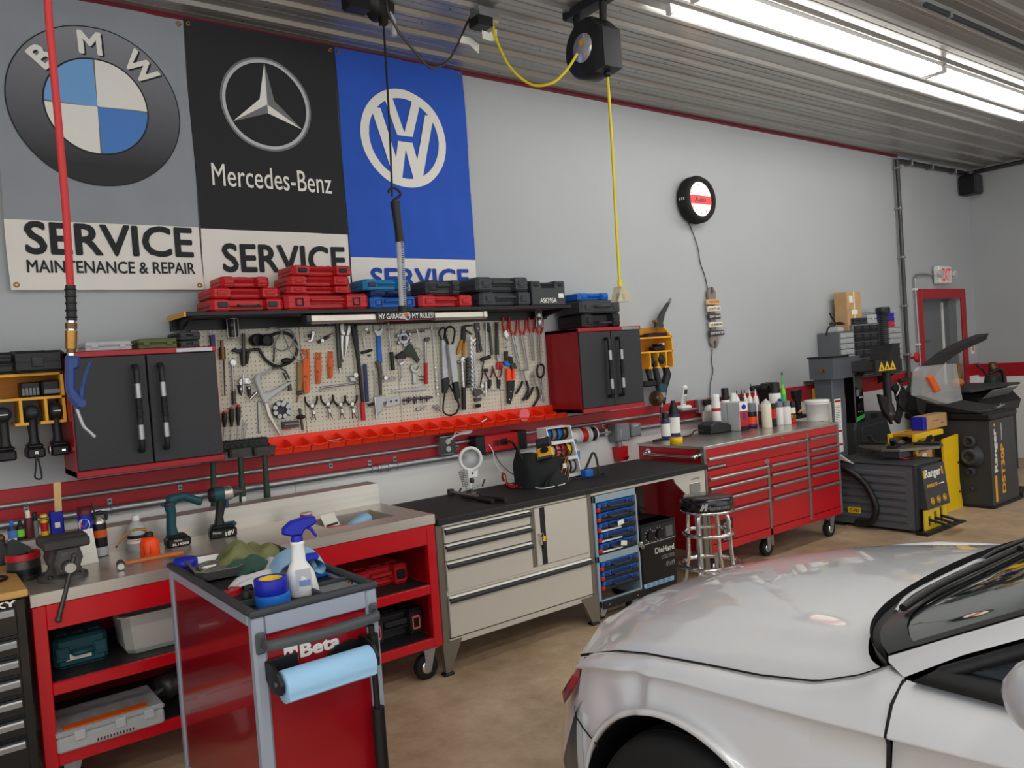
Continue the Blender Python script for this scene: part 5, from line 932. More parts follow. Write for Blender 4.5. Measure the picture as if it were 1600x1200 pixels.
label_=MB('deep_blue').lathe([(r,0),(r,H-.03)],n=28).b('tube',t);MB('maroon').lathe([(r+.001,H-.035),(r+.001,H),(r-.004,H),(r-.006,H-.01)],n=28).b('cap',t);MB('cyan_blue').lathe([(r+.0006,.002),(r+.0006,.06)],n=28).b('lower_band',t)
m=MB('print_white');m.add([((r+.0012)*math.cos(CAMA+x/r),(r+.0012)*math.sin(CAMA+x/r),.168+z) for x,z in circ(0,0,.027,24)],[tuple(range(24))]);m.b('logo_disc',t)
for mt,q in(('red_plastic',[(-.016,.014),(.006,-.016),(.0,-.018),(-.012,-.002)]),('blue',[(.004,.0),(.016,.016),(.016,.004),(.006,-.016)])):MB(mt).add([((r+.0018)*math.cos(CAMA+x/r),(r+.0018)*math.sin(CAMA+x/r),.168+z) for x,z in q],[tuple(range(len(q)))]).b('logo_mark',t)
m=MB('yellow');m.grid([[((r+.0013)*math.cos(CAMA+x/r),(r+.0013)*math.sin(CAMA+x/r),z) for x in(-.012,-.006,0)] for z in(.02,.12)]);m.b('yellow_print',t)
t=thing('spray_can','black and silver spray can with straw and orange label beside the grease cartridge','can',(.706,-.40,zt));r=.033
MB('black').lathe([(r*.95,0),(r,.004),(r,.150),(r*.96,.155)],n=26).b('body',t);MB('steel').lathe([(r*.98,.155),(r*.9,.168),(r*.5,.182),(r*.45,.186)],n=26).b('dome',t);MB('orange').lathe([(r+.0006,.09),(r+.0006,.125)],n=26).b('label_band',t);MB('light_grey').lathe([(r+.0006,.004),(r+.0006,.045)],n=26).b('lower_band',t)
MB('black').tube([(-.03,0,.17),(-.02,-.005,.20),(.01,0,.205),(.038,0,.195),(.03,0,.165)],.010,8).b('trigger_cap',t);MB('dark_plastic').cyl((-.012,-.006,.20),(-.022,-.006,.26),.004).b('straw',t)
m=MB('paper');m.X=T_((.628,-.545,zt+.001))@R__(.25,4,'Z')@R__(-.22,4,'X');m.box(-.045,.045,0,.002,0,.155);m.mat('cream').box(-.045,.045,-.001,0,.045,.047);m.build('folded_note',label='pale yellow paper leaning between the vise and the grease cartridge',cat='paper')
t=thing('parts_tin','round metal tin with red rim full of hardware left of the vise','tin',(.375,-.60,zt));MB('dark_steel').lathe([(.062,0),(.064,.004),(.064,.10),(.060,.102),(.058,.03),(.001,.03)],n=28).b('body',t);MB('red_plastic').lathe([(.0655,.085),(.066,.112),(.063,.114),(.062,.09)],n=28).b('red_rim',t);MB('black').lathe([(.0647,.02),(.0647,.05)],n=28).b('dark_label',t)
m=MB('dark_steel')
for k in range(14):a=k*2.4;q=.045*math.sqrt((k+.5)/14);m.cyl((q*math.cos(a),q*math.sin(a),.09),(q*math.cos(a)+.02*math.cos(a*3),q*math.sin(a)+.02*math.sin(a*3),.105),.006,n=6)
m.build('hardware',t,kind='stuff');m=MB('dark_plastic');m.X=T_((-.01,.01,.105))@R__(.5,4,'Z')@R__(-.5,4,'X');m.prism([(-.055,0),(.05,0),(.06,.02),(.0,.075),(-.02,.07)],0,.012,'xz',.002);m.b('black_bracket',t)
t=thing('dark_canister','dark canister at the left edge of the bench partly out of view','canister',(.315,-.36,zt));MB('black_plastic').lathe([(.045,0),(.048,.01),(.048,.10),(.02,.13),(.02,.145)],n=20).b('body',t);MB('bronze').ball((0,0,.15),.022).b('knob',t)
def bottle(name,label,cat,loc,prof,mat,cap,caph,caph0,bands=(),n=20,sx=1,sy=1,rz=0,group=None):
 t=thing(name,label,cat,loc,rz,group);MB(mat).lathe(prof,n=n,sx=sx,sy=sy).b('body',t);
 if cap:r=cap[1];MB(cap[0]).lathe([(r,caph0),(r,caph0+caph*.8),(r*.8,caph0+caph),(r*.2,caph0+caph)],n=n).b('cap',t)
 for mt,z0,z1,r in bands:MB(mt).lathe([(r*1.012,z0),(r*1.012,z1)],n=n,sx=sx,sy=sy).b('label_band',t)
 return t
LZ=zt+.117
bottle('glue_bottle','small blue bottle with pointed cap standing leftmost on the backsplash ledge','bottle',(.372,-.275,LZ),[(.016,0),(.018,.004),(.018,.055),(.008,.068),(.007,.075)],'navy',('blue',.008),.03,.068,[('q_blue',.015,.05,.018),('paper',.004,.014,.018)])
bottle('marker_bottle','small black bottle with green label second on the backsplash ledge','bottle',(.405,-.27,LZ),[(.015,0),(.016,.004),(.016,.06),(.008,.07)],'black',('black',.008),.022,.066,[('lime',.015,.048,.016)])
bottle('syrup_bottle','dark red square bottle with pale nozzle on the backsplash ledge','bottle',(.44,-.265,LZ),[(.017,0),(.018,.003),(.018,.085),(.012,.095)],'maroon',('cream',.010),.04,.09,[])
bottle('slim_bottle','slim grey bottle with black cap between the dark red bottle and the yellow can','bottle',(.468,-.255,LZ),[(.011,0),(.012,.003),(.012,.075)],'grey_plastic',('black',.010),.04,.075,[])
t=bottle('powder_can','yellow can with red label and black stripes on the backsplash ledge','can',(.503,-.262,LZ),[(.022,0),(.023,.003),(.023,.095),(.019,.10)],'yellow',None,0,0,[('red_plastic',.022,.062,.023),('black',.074,.078,.023),('black',.083,.087,.023),('cream',.09,.095,.023)],sx=1,sy=.7)
t=thing('blue_box','dark blue square box with small white sticker on the backsplash ledge','box',(.553,-.262,LZ));m=MB('deep_blue');m.box(-.028,.028,-.022,.022,0,.004).box(-.028,-.025,-.022,.022,0,.105).box(.025,.028,-.022,.022,0,.105).box(-.028,.028,-.022,-.019,0,.105).box(-.028,.028,.019,.022,0,.105);m.b('body',t);MB('paper').box(-.010,.012,-.0228,-.022,.03,.055).b('sticker',t)
m=MB('light_wood');m.X=T_((.562,-.262,LZ+.006))@R__(.03,4,'Y');m.box(-.015,.015,-.004,.004,0,.235);m.build('wood_stick',label='pale flat wooden stick standing in the dark blue box',cat='stick')
t=bottle('solvent_bottle','translucent white bottle with dark label near the backsplash','bottle',(.862,-.43,zt),[(.040,0),(.044,.004),(.044,.10),(.036,.125),(.016,.14),(.016,.15)],'frosted',('white',.018),.024,.145,[('black',.062,.078,.044),('paper',.04,.06,.044),('pink',.052,.057,.0442)],n=24)
t=thing('oil_can','bright orange pump oil can with curved brass spout','oil can',(.864,-.66,zt));MB('safety_orange').lathe([(.040,0),(.042,.003),(.042,.068),(.036,.080),(.032,.090),(.018,.096)],n=26).b('body',t);MB('black').lathe([(.019,.094),(.020,.112),(.012,.118)],n=16).b('collar',t);MB('brass').tube([(0,0,.115),(-.02,.0,.132),(-.06,.0,.138),(-.10,0,.12),(-.135,0,.08)],[.006,.006,.005,.004,.003],8,sm=4).b('spout',t);MB('black').cyl((-.135,0,.08),(-.14,0,.073),.004,n=8).b('tip',t)
MB('ink').add([(.0426*math.cos(CAMA+x/.042),.0426*math.sin(CAMA+x/.042),.04+z) for x,z in rect(-.022,.008,-.02,.022)],[(0,1,2,3)]).b('printed_label',t)
t=thing('ball_hammer','hammer with orange brown handle lying at the front edge of the steel top','hammer',(.80,-.80,zt));o=MB('handle_wood').tube([(-.08,.015,.020),(.03,.02,.020),(.17,.0,.022)],[.008,.010,.012],10).b('handle',t);MB('dark_steel').cyl((-.09,-.012,.018),(-.08,.055,.018),.016,n=12).box(-.102,-.07,.0,.03,.004,.032,.005).b('head',t);MB('steel').cyl((-.094,-.030,.018),(-.09,-.012,.018),.014,n=12).b('face',t)
t=thing('swivel_lamp','dark teal cordless swivel flashlight standing on its battery by the backsplash','flashlight',(1.02,-.50,zt))
MB('black').box(-.05,.06,-.04,.04,0,.045,.008).box(-.04,.045,-.035,.035,.04,.06,.008).b('battery',t);MB('teal').tube([(-.015,0,.055),(-.018,0,.10),(-.012,0,.16),(-.018,0,.20)],[.028,.023,.023,.026],12).b('handle',t);MB('dark_plastic').lathe([(.028,0),(.03,.012),(.024,.016)],(-.018,0,.20)).b('collar',t);MB('teal').box(-.055,-.03,-.012,.012,.20,.215,.004).ball((-.005,0,.225),.028).b('knuckle',t);MB('teal').tube([(-.005,0,.228),(.05,0,.235),(.125,0,.195)],[.022,.020,.020],12).b('lamp_head',t);MB('dark_plastic').cyl((.125,0,.195),(.131,0,.192),.0185).b('lens',t)
MB('print_white').text('Makita',(.0,-.0405,.032),(1,0,0),(0,0,1),w=.035).b('lettering',t);MB('print_white').text('BL1850B',(.01,-.0405,.014),(1,0,0),(0,0,1),w=.075,h=.012,bold=.02).b('lettering',t)
t=thing('impact_driver','teal and black impact driver standing on its battery beside the sledge handles','drill',(1.265,-.49,zt),-.15);drill_parts(t,'teal',True,'dark_steel',1.0);MB('steel').lathe([(.0372,-.01),(.0368,.03),(.030,.042)],(0,0,.215),(1,0,0),18).b('nose_plate',t);MB('dark_steel').cyl((.1,0,.215),(.14,0,.215),.003).b('bit',t)
MB('print_white').text('Makita',(-.05,-.0385,.03),(1,0,0),(0,0,1),w=.04).b('lettering',t);MB('print_white').text('18V',(.01,-.0385,.022),(1,0,.2),(0,0,1),w=.045,h=.022,bold=.03).b('lettering',t)
t=thing('grease_tub','small round red and white tin with grey lid beside the drop in tray','tin',(1.665,-.545,zt));MB('red_plastic').lathe([(.030,0),(.031,.003),(.031,.052),(.029,.054)],n=24).b('body',t);MB('cream').lathe([(.0314,.008),(.0314,.040)],n=24).b('label',t);MB('light_grey').lathe([(.032,.05),(.032,.056),(.001,.056)],n=24).b('lid',t)
m=MB('sky_blue');m.X=T_((1.88,-.66,zt-.06))@R__(.25,4,'Z')@R__(-.35,4,'Y');m.lathe([(.02,-.1),(.045,-.1),(.047,.1),(.02,.1)],(0,0,.02),(1,0,0),20,1,.6);m.build('blue_towel',label='rolled light blue shop towel in the drop in tray',cat='towel')
m=MB('paper');m.X=T_((1.83,-.55,zt-.085))@R__(.4,4,'Z')@R__(-.5,4,'X');m.box(-.06,.05,0,.002,0,.12);m.mat('ink').box(-.05,.04,-.001,0,.05,.062);m.build('leaflet',label='white leaflet with dark stripe leaning in the drop in tray',cat='paper')
m=MB('red_plastic');m.X=T_((1.75,-.70,zt-.118))@R__(-.3,4,'Z');m.box(-.05,.08,-.05,.05,0,.10,.006);m.build('red_box',label='red box lying in the left half of the drop in tray',cat='box')
m=MB('dark_steel');m.X=T_((1.81,-.74,zt-.10))@R__(.3,4,'Z');m.box(-.05,.05,-.03,.03,0,.085,.004);m.build('steel_block',label='dull brown metal block in front of the red box in the tray',cat='block')
t,h,z=px_case(85,172,1036,990,-.80,.24,'teal','dark teal tool case with pale label on the upper shelf of the red workbench',z=.503,style=3);MB('paper').box(-.06,.035,-.126,-.1215,.03,.055).b('sticker',t)
t=thing('steel_pan','deep rectangular stainless steel pan on the upper shelf of the red workbench','pan',(.855,-.74,.503));w,d,H=.17,.12,.17
P=lambda k,z:[(-w*k+.03,-d*k),(w*k-.03,-d*k),(w*k,-d*k+.03),(w*k,d*k-.03),(w*k-.03,d*k),(-w*k+.03,d*k),(-w*k,d*k-.03),(-w*k,-d*k+.03)]
m=MB('pan_steel');rows=[]
for k,z in((.02,.001),(.86,.001),(.92,.02),(1,H),(1.08,H),(1.08,H-.006)):q=[(p[0],p[1],z) for p in P(max(k,.3),0)];rows.append(q+[q[0]])
m.grid(rows,smooth=False);m.add([rows[0][i] for i in range(8)],[tuple(range(8))]);m.b('pan',t)
t=thing('organizer','clear compartment organizer with orange stripe on the bottom shelf of the red workbench','organizer',(.60,-.83,.222));w,d,H=.20,.14,.085
MB('frosted').box(-w,w,-d,d,0,H*.7,.008).b('tray',t);MB('clear').box(-w-.003,w+.003,-d-.003,d+.003,H*.72,H,.008).b('lid',t);MB('orange').box(-w*.86,w*.7,-d*.9,-d*.55,H,H+.004,.001).b('stripe',t)
for k in range(5):MB('dark_steel').box(-w*.85+k*w*.36,-w*.58+k*w*.36,-d*.4,d*.9,H*.72,H*.735).b('parts',t)
for x in(-.12,.03,.14):MB('light_grey').box(x-.02,x+.02,-d-.008,-d-.002,H*.45,H*.9,.003).b('latch',t)
m=MB('maroon')
for k in range(12):m.box(-.06+.012*k,-.055+.012*k,-d-.0035,-d-.001,.012,.022)
m.build('printed_marks',t,kind='stuff')
t=thing('small_motor','dark round motor lying in the shade on the bottom shelf right of the organizer','motor',(.90,-.70,.222));MB('dark_steel').lathe([(.03,-.07),(.06,-.06),(.06,.06),(.03,.07)],(0,0,.062),(.8,.6,0)).b('body',t);MB('satin').cyl((-.05,-.04,.062),(-.085,-.065,.062),.012).b('shaft',t)
t,h,z=px_case(560,646,915,884,-.80,.28,'red_plastic','red tool case with black latch on the upper shelf of the red workbench',z=.503,xo=-.02,latch='black')
t,h,z=px_case(480,590,888,866,-.70,.2,'dark_red','dark red flat case behind the red tool case on the upper shelf',z=.503+.0,xo=-.12)
t,h,z=px_case(575,667,1008,966,-.84,.28,'black_plastic','black tool case with red latches on the lowest shelf near the caster',z=.222,latch='pink',style=1)
t=bottle('white_jug','white plastic jug standing on the floor under the red workbench','jug',(1.90,-.62,0),[(.07,0),(.075,.01),(.075,.12),(.05,.15),(.02,.16)],'frosted',('white',.022),.02,.158)
# ================================================================ BLACK DRAWER CABINET AT THE LEFT EDGE
t=thing('drawer_cabinet','black drawer cabinet with wood top and silver handles at the left edge','cabinet',(-.1,-.75,0));hx0,hx1,hy=-.58,.335,-1.0
MB('black_gloss').box(hx0,hx1,hy,-.44,.13,.876,.006).w('body',t);MB('wood').box(hx0-.01,hx1+.008,hy-.012,-.42,.878,.906,.004).w('wood_top',t)
zs=[.855,.735,.66,.585,.508,.430,.35,.15]
for a,b in zip(zs,zs[1:]):
 d=MB('black_gloss').box(hx0+.03,hx1-.035,hy-.016,hy,b+.006,a-.004,.003).w('drawer',t)
 MB('satin').prism([(hy-.016,a-.012),(hy-.030,a-.012),(hy-.034,a-.018),(hy-.034,a-.036),(hy-.016,a-.034)],hx0+.05,hx1-.045,'yz').w('handle',d)
MB('print_white').text('HUSKY',(hx1-.035,hy-.0168,.863),(1,0,0),(0,0,1),w=.17,h=.024,bold=.04,align='r').w('lettering',t)
for x in(hx0+.08,hx1-.08):
 for y in(-.93,-.5):caster(t,x,y,.05,z0=.13)
MB('black').tube([(.0,-.72,.913),(.12,-.78,.913),(.25,-.80,.913),(.30,-.74,.913),(.25,-.66,.913),(.12,-.62,.913),(-.05,-.60,.913)],.006,8,sm=5).build('black_cable',label='loop of black cable lying on the wood top of the drawer cabinet',cat='cable')
# ================================================================ ROLLING TOOL CART
cx0,cx1,cy0,cy1,cz=.786,1.203,-2.212,-1.282,.948
t=thing('tool_cart','red and grey rolling tool cart with tray top and push handle','cart',(.995,-1.75,0));G='cart_grey'
for x in(cx0,cx1-.042):
 for y in(cy0,cy1-.042):MB(G).box(x,x+.042,y,y+.042,.12,cz-.012,.008).w('corner_post',t)
for y0 in(cy0,cy1-.03):
 for z0,z1 in((cz-.07,cz-.012),(.12,.17)):MB(G).box(cx0+.042,cx1-.042,y0,y0+.03,z0,z1,.003).w('cross_rail',t)
for x0 in(cx0,cx1-.03):
 for z0,z1 in((cz-.045,cz-.012),(.12,.17)):MB(G).box(x0,x0+.03,cy0+.042,cy1-.042,z0,z1,.003).w('side_rail',t)
for x0 in(cx0+.006,cx1-.014):MB('cart_red').prism([(cy0+.042,.17),(cy1-.042,.17),(cy1-.042,cz-.045),(cy0+.042,cz-.045)],x0,x0+.008,'yz').w('side_panel',t)
for y0 in(cy0+.010,cy1-.018):MB('cart_red').box(cx0+.042,cx1-.042,y0,y0+.008,.17,cz-.07).w('end_panel',t)
MB(G).box(cx0+.02,cx1-.02,cy0+.02,cy1-.02,.13,.145).w('bottom',t)
tr=MB('charcoal');tr.box(cx0-.006,cx1+.006,cy0-.006,cy0+.026,cz-.014,cz+.008,.008).box(cx0-.006,cx1+.006,cy1-.026,cy1+.006,cz-.014,cz+.008,.008).box(cx0-.006,cx0+.026,cy0+.02,cy1-.02,cz-.014,cz+.008,.008).box(cx1-.026,cx1+.006,cy0+.02,cy1-.02,cz-.014,cz+.008,.008)
tr=tr.w('tray_rim',t);MB('black_plastic').box(cx0+.02,cx1-.02,cy0+.02,cy1-.02,cz-.030,cz-.022).w('tray_floor',tr)
for y in(-2.04,-1.42):MB('charcoal').box(cx0+.02,cx1-.02,y-.005,y+.005,cz-.022,cz+.001,.002).w('tray_divider',tr)
MB('charcoal').box(1.03,1.04,-2.2,-2.04,cz-.022,cz+.001,.002).w('tray_divider',tr);MB('grey_plastic').box(1.05,1.165,-2.175,-2.05,cz-.021,cz-.010,.003).w('parts_dish',tr)
hz=.861
m=MB('handle_grey')
P_=catmull([(cx0+.02,cy0-.004,hz),(cx0+.025,cy0-.05,hz),(cx0+.09,cy0-.064,hz),(.995,cy0-.074,hz),(cx1-.09,cy0-.064,hz),(cx1-.03,cy0-.05,hz),(cx1-.022,cy0-.004,hz)],5)
rows=[[(p.x,p.y+o,p.z+q) for o,q in((-.012,-.013),(-.016,0),(-.012,.013),(.012,.013),(.016,0),(.012,-.013),(-.012,-.013))] for p in P_];m.grid(rows);m.w('push_handle',t)
for x in(cx0+.02,cx1-.022):MB('handle_grey').box(x-.016,x+.016,cy0-.012,cy0,hz-.035,hz+.03,.006).w('handle_mount',t)
bz=.797;yb_=cy0+.0093
MB('print_white').text('Beta',(.998,yb_,bz),(1,0,0),(0,0,1),w=.135,h=.043,bold=.045).w('lettering',t)
m=MB('print_white');m.prism(rect(.880,.924,bz-.024,bz+.024),yb_+.0002,yb_-.0004,'xz');m.mat('cart_red').prism(circ(.902,bz-.002,.017,20,PI*.75,PI*2.25)+circ(.902,bz+.008,.007,8,PI*2.0,PI*1.0),yb_-.0004,yb_-.0009,'xz');m.w('logo',t)
MB('black').tube([(1.158,cy0-.03,.83),(1.158,cy0-.03,.54)],.010,10).w('strut_rod',t);MB('black').tube([(1.158,cy0-.032,.80),(1.158,cy0-.032,.70)],.019,12).w('strut_sleeve',t);MB('black').tube([(1.160,cy0-.03,.56),(1.160,cy0-.03,.16)],.021,12).w('gas_strut',t);MB('black').ball((1.150,cy0-.02,.835),.012).w('ball_joint',t)
for x in(cx0+.06,cx1-.06):
 for y in(cy0+.08,cy1-.08):caster(t,x,y,.05,z0=.12)
t=thing('paper_towel_roll','roll of light blue paper towel hanging on the front of the tool cart','paper towel',(.975,-2.29,.685));ra,rb=Vector((.835,-2.292,.738)),Vector((1.122,-2.292,.734));
m=MB('sky_blue');m.lathe([(.018,0),(.0465,0),(.048,.002),(.048,.285),(.0465,.287),(.018,.287),(.018,0)],ra,(1,0,0),32);m.w('roll',t)
MB('sky_blue').grid([[(x,-2.292-.0485*math.cos(a),.736+.0485*math.sin(a)) for x in(ra.x+.002,rb.x-.002)] for a in[1.2-.2*k for k in range(9)]]+[[(x,-2.292-.050*math.cos(-.45),.736+.0485*math.sin(-.62)) for x in(ra.x+.002,rb.x-.002)]]).w('loose_sheet',t)
t=thing('towel_holder','black towel holder arms on the front of the tool cart','holder',(.975,-2.25,.70))
for x,s in((.822,-1),(1.133,1)):
 MB('black').prism([(-2.205,.795),(-2.205,.74),(-2.26,.715),(-2.32,.725),(-2.33,.755),(-2.30,.785),(-2.25,.80)],x-.005,x+.005,'yz',.002).w('arm',t);MB('satin').cyl((x-.008,-2.292,.75),(x+.008,-2.292,.75),.008,n=12).w('pin',t)
MB('black').cyl((.822,-2.292,.75),(1.133,-2.292,.75),.008,n=10).w('rod',t);MB('black').box(.815,.92,-2.214,-2.206,.74,.80,.002).w('left_plate',t);MB('black').prism([(1.02,.765),(1.045,.785),(1.10,.79),(1.145,.78),(1.145,.75),(1.0,.75)],-2.206,-2.214,'xz').w('right_plate',t)
def heap(name,label,c,rx,ry,h,mat,seed,rz=0,cat='rag',n=30,fold=1.0,tail=0):
 """crumpled cloth: closed lumpy sheet with folds"""
 rnd=random.Random(seed);ph=[rnd.uniform(0,6) for _ in range(8)];m=MB(mat);rows=[]
 ca,sa=math.cos(rz),math.sin(rz)
 for j in range(13):
  q=j/12;row=[]
  for i in range(n*2+1):
   a=2*PI*i/(n*2);e=1+.16*math.sin(2*a+ph[0])+.10*math.sin(5*a+ph[1])+.05*math.sin(9*a+ph[2])
   x=rx*e*q*math.cos(a);y=ry*e*q*math.sin(a)
   f=math.sin(16*x/rx*.35+5*y/ry*.3+ph[3]+1.5*math.sin(3*y/ry+ph[4]))*.5+.5;g=math.sin(9*y/ry*.5-6*x/rx*.4+ph[5])*.5+.5
   z=h*((1-q**3)**.7)*(.45+fold*(.38*f+.25*g))*(1 if q<.999 else 0)+.002
   row.append((c[0]+x*ca-y*sa,c[1]+x*sa+y*ca,c[2]+z))
  rows.append(row)
 m.grid(rows);m.add(rows[-1][:-1],[tuple(range(n*2))]);return m.build(name,label=label,cat=cat)
TZ=cz-.022
t=thing('masking_tape','light blue roll of masking tape at the bottom of the stack on the cart','tape',(.905,-2.075,TZ),group='stacked tape rolls');MB('tape_blue').lathe([(.038,0),(.054,0),(.0545,.002),(.0545,.034),(.054,.036),(.038,.036),(.038,0)],n=36).b('tape',t);MB('amber').lathe([(.0375,.001),(.0375,.035),(.036,.035),(.036,.001)],n=36).b('core',t)
t=thing('masking_tape','darker blue roll of masking tape with yellow core on top of the stack','tape',(.902,-2.075,TZ+.037),group='stacked tape rolls');MB('deep_blue').lathe([(.038,0),(.051,0),(.052,.002),(.052,.046),(.051,.048),(.038,.048),(.038,0)],n=36).b('tape',t);MB('yellow').lathe([(.0375,.001),(.0375,.047),(.035,.047),(.035,.001)],n=36).b('core',t)
t=thing('spray_bottle','white spray bottle with blue trigger head standing in the cart tray','bottle',(1.02,-2.055,TZ),-.25)
m=MB('white');
for_rows=[]
for z,a,b in((0,.046,.026),(.004,.050,.029),(.075,.044,.027),(.10,.032,.024),(.115,.024,.021),(.150,.021,.020),(.165,.020,.019),(.170,.0225,.0215),(.178,.0225,.0215),(.180,.016,.016)):for_rows.append([(a*math.copysign(abs(math.cos(k*PI/14))**.7,math.cos(k*PI/14))-(.012 if z>.09 else z*.12),b*math.copysign(abs(math.sin(k*PI/14))**.7,math.sin(k*PI/14)),z) for k in range(29)])
m.grid(for_rows);m.add(for_rows[0][:-1],[tuple(range(28))]);m.b('body',t);MB('white').lathe([(.0215,0),(.0215,.05)],(-.012,0,.12)).b('neck',t)
m=MB('deep_blue');m.lathe([(.021,.0),(.019,.022),(.017,.03)],(-.012,0,.168));m.b('collar',t);MB('deep_blue').prism([(-.030,.198),(.004,.198),(.015,.215),(.045,.226),(.055,.236),(.050,.252),(.02,.256),(-.03,.246),(-.056,.226),(-.058,.208)],.015,-.015,'xz',.006).b('spray_head',t);MB('deep_blue').tube([(.022,0,.222),(.036,0,.212),(.044,0,.196),(.052,0,.186)],[.007,.006,.005,.004],8).b('trigger',t);MB('deep_blue').box(.008,.052,-.014,.014,.110,.132,.005).b('side_cap',t)
MB('light_grey').add([(x-.01,-.0292+abs(x)*.05+.0006*z*20,z) for x,z in((-.022,.02),(.034,.02),(.030,.09),(-.018,.09))],[(0,1,2,3)]).b('paper_label',t)
m=MB('q_blue')
for k in range(8):m.box(-.018+.0045*k,-.0155+.0045*k,-.0305,-.0296,.035,.055)
m.build('bar_code',t,kind='stuff')
heap('olive_rag','crumpled olive green rag at the back of the cart tray',(1.045,-1.42,TZ),.125,.12,.085,'rag_green',3,.3)
heap('green_glove','dark teal green cloth lying in front of the olive rag',(1.0,-1.56,TZ),.095,.06,.05,'rag_teal',8,.2)
heap('white_rag','soiled white rag lying in the middle of the cart tray',(.975,-1.76,TZ),.11,.075,.045,'white_cloth',12,.5,fold=.5);heap('white_rag','white rag bundled under the light blue towel on the cart',(1.13,-1.62,TZ),.07,.16,.04,'white_cloth',21,.1,fold=.6)
t=thing('blue_towel','folded light blue paper towel lying on the right of the cart tray','towel',(1.12,-1.80,TZ+.02))
m=MB('sky_blue');P_=catmull([(-.105,.02,.012),(-.06,.05,.045),(.0,.05,.06),(.05,.03,.055),(.072,.0,.03),(.05,-.02,.012),(.03,.0,.020),(.045,.012,.034)],5)
m.grid([[(p.x+.03*s,p.y+.11*s,p.z-.008*s*s) for s in(-1,-.6,-.2,.2,.6,1)] for p in P_]);m.grid([[(p.x+.03*s,p.y+.11*s,p.z-.003-.008*s*s) for s in(-1,-.6,-.2,.2,.6,1)] for p in P_]);m.b('sheet',t)
MB('tape_blue').box(-.03,.05,-.10,-.05,-.02,-.002,.005).b('blue_cloth',t)
t=thing('parts_tray','shiny oblong steel parts tray resting on the left side of the cart','tray',(.898,-1.49,TZ),-.12);w,d=.082,.155
rr=[(-w,-d+.03),(-w+.03,-d),(w-.03,-d),(w,-d+.03),(w,d-.03),(w-.03,d),(-w+.03,d),(-w,d-.03)]
m=MB('steel');L_=[[(p[0]*k,p[1]*k2,z) for p in rr] for k,k2,z in((.6,.8,.012),(.82,.9,.018),(.9,.94,.042),(1.04,1.03,.046),(1.04,1.03,.043),(.86,.92,.010),(.5,.7,.006))];m.grid([q+[q[0]] for q in L_],smooth=False);m.add(L_[0],[tuple(range(8))]);m.add(L_[-1],[tuple(range(8))])
m.b('dish',t);
for s in(-.4,.4):MB('steel').ball((0,s*d,.018),(w*.62,d*.22,.020)).b('bulge',t)
MB('rubber').lathe([(.05,-.0),(.05,.008)],n=20,sx=1,sy=1).b('magnet_foot',t)
t=thing('blue_dish','shallow dark blue plastic cap in the back left corner of the cart tray','dish',(.84,-1.33,TZ));MB('deep_blue').lathe([(.044,0),(.046,.004),(.046,.036),(.040,.046),(.02,.049),(.001,.05)],n=28).b('cap',t);MB('navy').lathe([(.047,.0),(.047,.010)],n=28).b('skirt',t)
t=thing('red_cutter','small red and black tube cutter lying at the left of the cart tray','cutter',(.845,-1.86,TZ),.5);MB('red_plastic').prism([(-.035,-.012),(.0,-.018),(.035,-.01),(.03,.012),(.005,.006),(-.02,.018),(-.04,.006)],0,.022,'xy',.004).b('body',t);MB('black').cyl((.03,-.02,.012),(.06,-.03,.012),.012,n=12).b('knob',t);MB('steel').cyl((.0,.0,.022),(.0,.0,.028),.009).b('wheel',t)
t=thing('small_fitting','dark fitting with short cord lying beside the tape rolls','fitting',(.852,-1.985,TZ));MB('black_plastic').lathe([(.016,0),(.018,.01),(.016,.035),(.008,.04)],n=14).b('body',t);MB('maroon').cyl((.01,.02,.012),(.03,.05,.012),.008).b('stub',t)
m=MB('bronze');m.lathe([(.008,0),(.012,.003),(.012,.014),(.008,.02)],(1.168,-2.09,TZ+.002),(.4,1,.3),12);m.build('brass_plug',label='small coppery plug in the right front corner of the cart tray',cat='plug')
# ================================================================ GREY BENCH WITH BLACK TOP
t=thing('cabinet_bench','beige steel drawer cabinet bench with long black worktop','workbench',(3.3,-.62,0));GB='bench_beige';gf=-.95
MB('bench_black').box(2.215,4.42,gf-.012,-.30,.800,.834,.004).w('worktop',t)
FR='bench_frame'
for x0,x1 in((2.205,2.246),(3.288,3.325)):
 MB(FR).box(x0,x1,gf,gf+.04,.15,.80,.003).w('front_post',t)
 MB(FR).box(x0,x1,-.36,-.32,.0,.80,.003).w('rear_post',t)
for x0,x1,x2 in((2.195,2.246,2.32),(3.235,3.33,3.19)):
 MB(FR).prism([(min(x0,x2) if 0 else x0+.01,.012),(x1-.012 if x2>x1 else x1,.012),(x1 if x2<x1 else x2,.175),(x2 if x2<x1 else x0,.175)] if x2>x1 else[(x0+.035,.012),(x1,.012),(x1,.175),(x2,.175)],gf-.004,gf+.03,'xz',.003).w('leg',t)
 MB('black').box((x0+x1)/2-.03,(x0+x1)/2+.03,gf-.02,gf+.03,0,.014,.004).w('foot',t)
MB(GB).box(2.206,2.21,gf+.04,-.36,.17,.80).box(3.318,3.322,gf+.04,-.36,.17,.80).box(2.246,3.288,-.34,-.336,.17,.80).box(2.246,3.288,gf+.02,-.34,.165,.17).w('body',t)
MB(GB).box(2.246,3.288,gf+.002,gf+.02,.152,.182,.003).w('bottom_rail',t);MB(GB).box(2.246,3.288,gf,gf+.02,.787,.80,.002).w('top_rail',t)
MB(GB).box(3.325,4.40,gf,gf+.02,.782,.80,.002).w('top_rail',t)
c=MB('steel').cyl((2.80,gf-.001,.793),(2.80,gf-.006,.793),.008,n=14).w('lock',t)
MB(GB).box(2.246,3.288,gf-.001,gf+.018,.414,.444,.002).w('middle_rail',t)
MB(FR).box(2.842,2.868,gf+.001,gf+.02,.42,.787).w('centre_post',t)
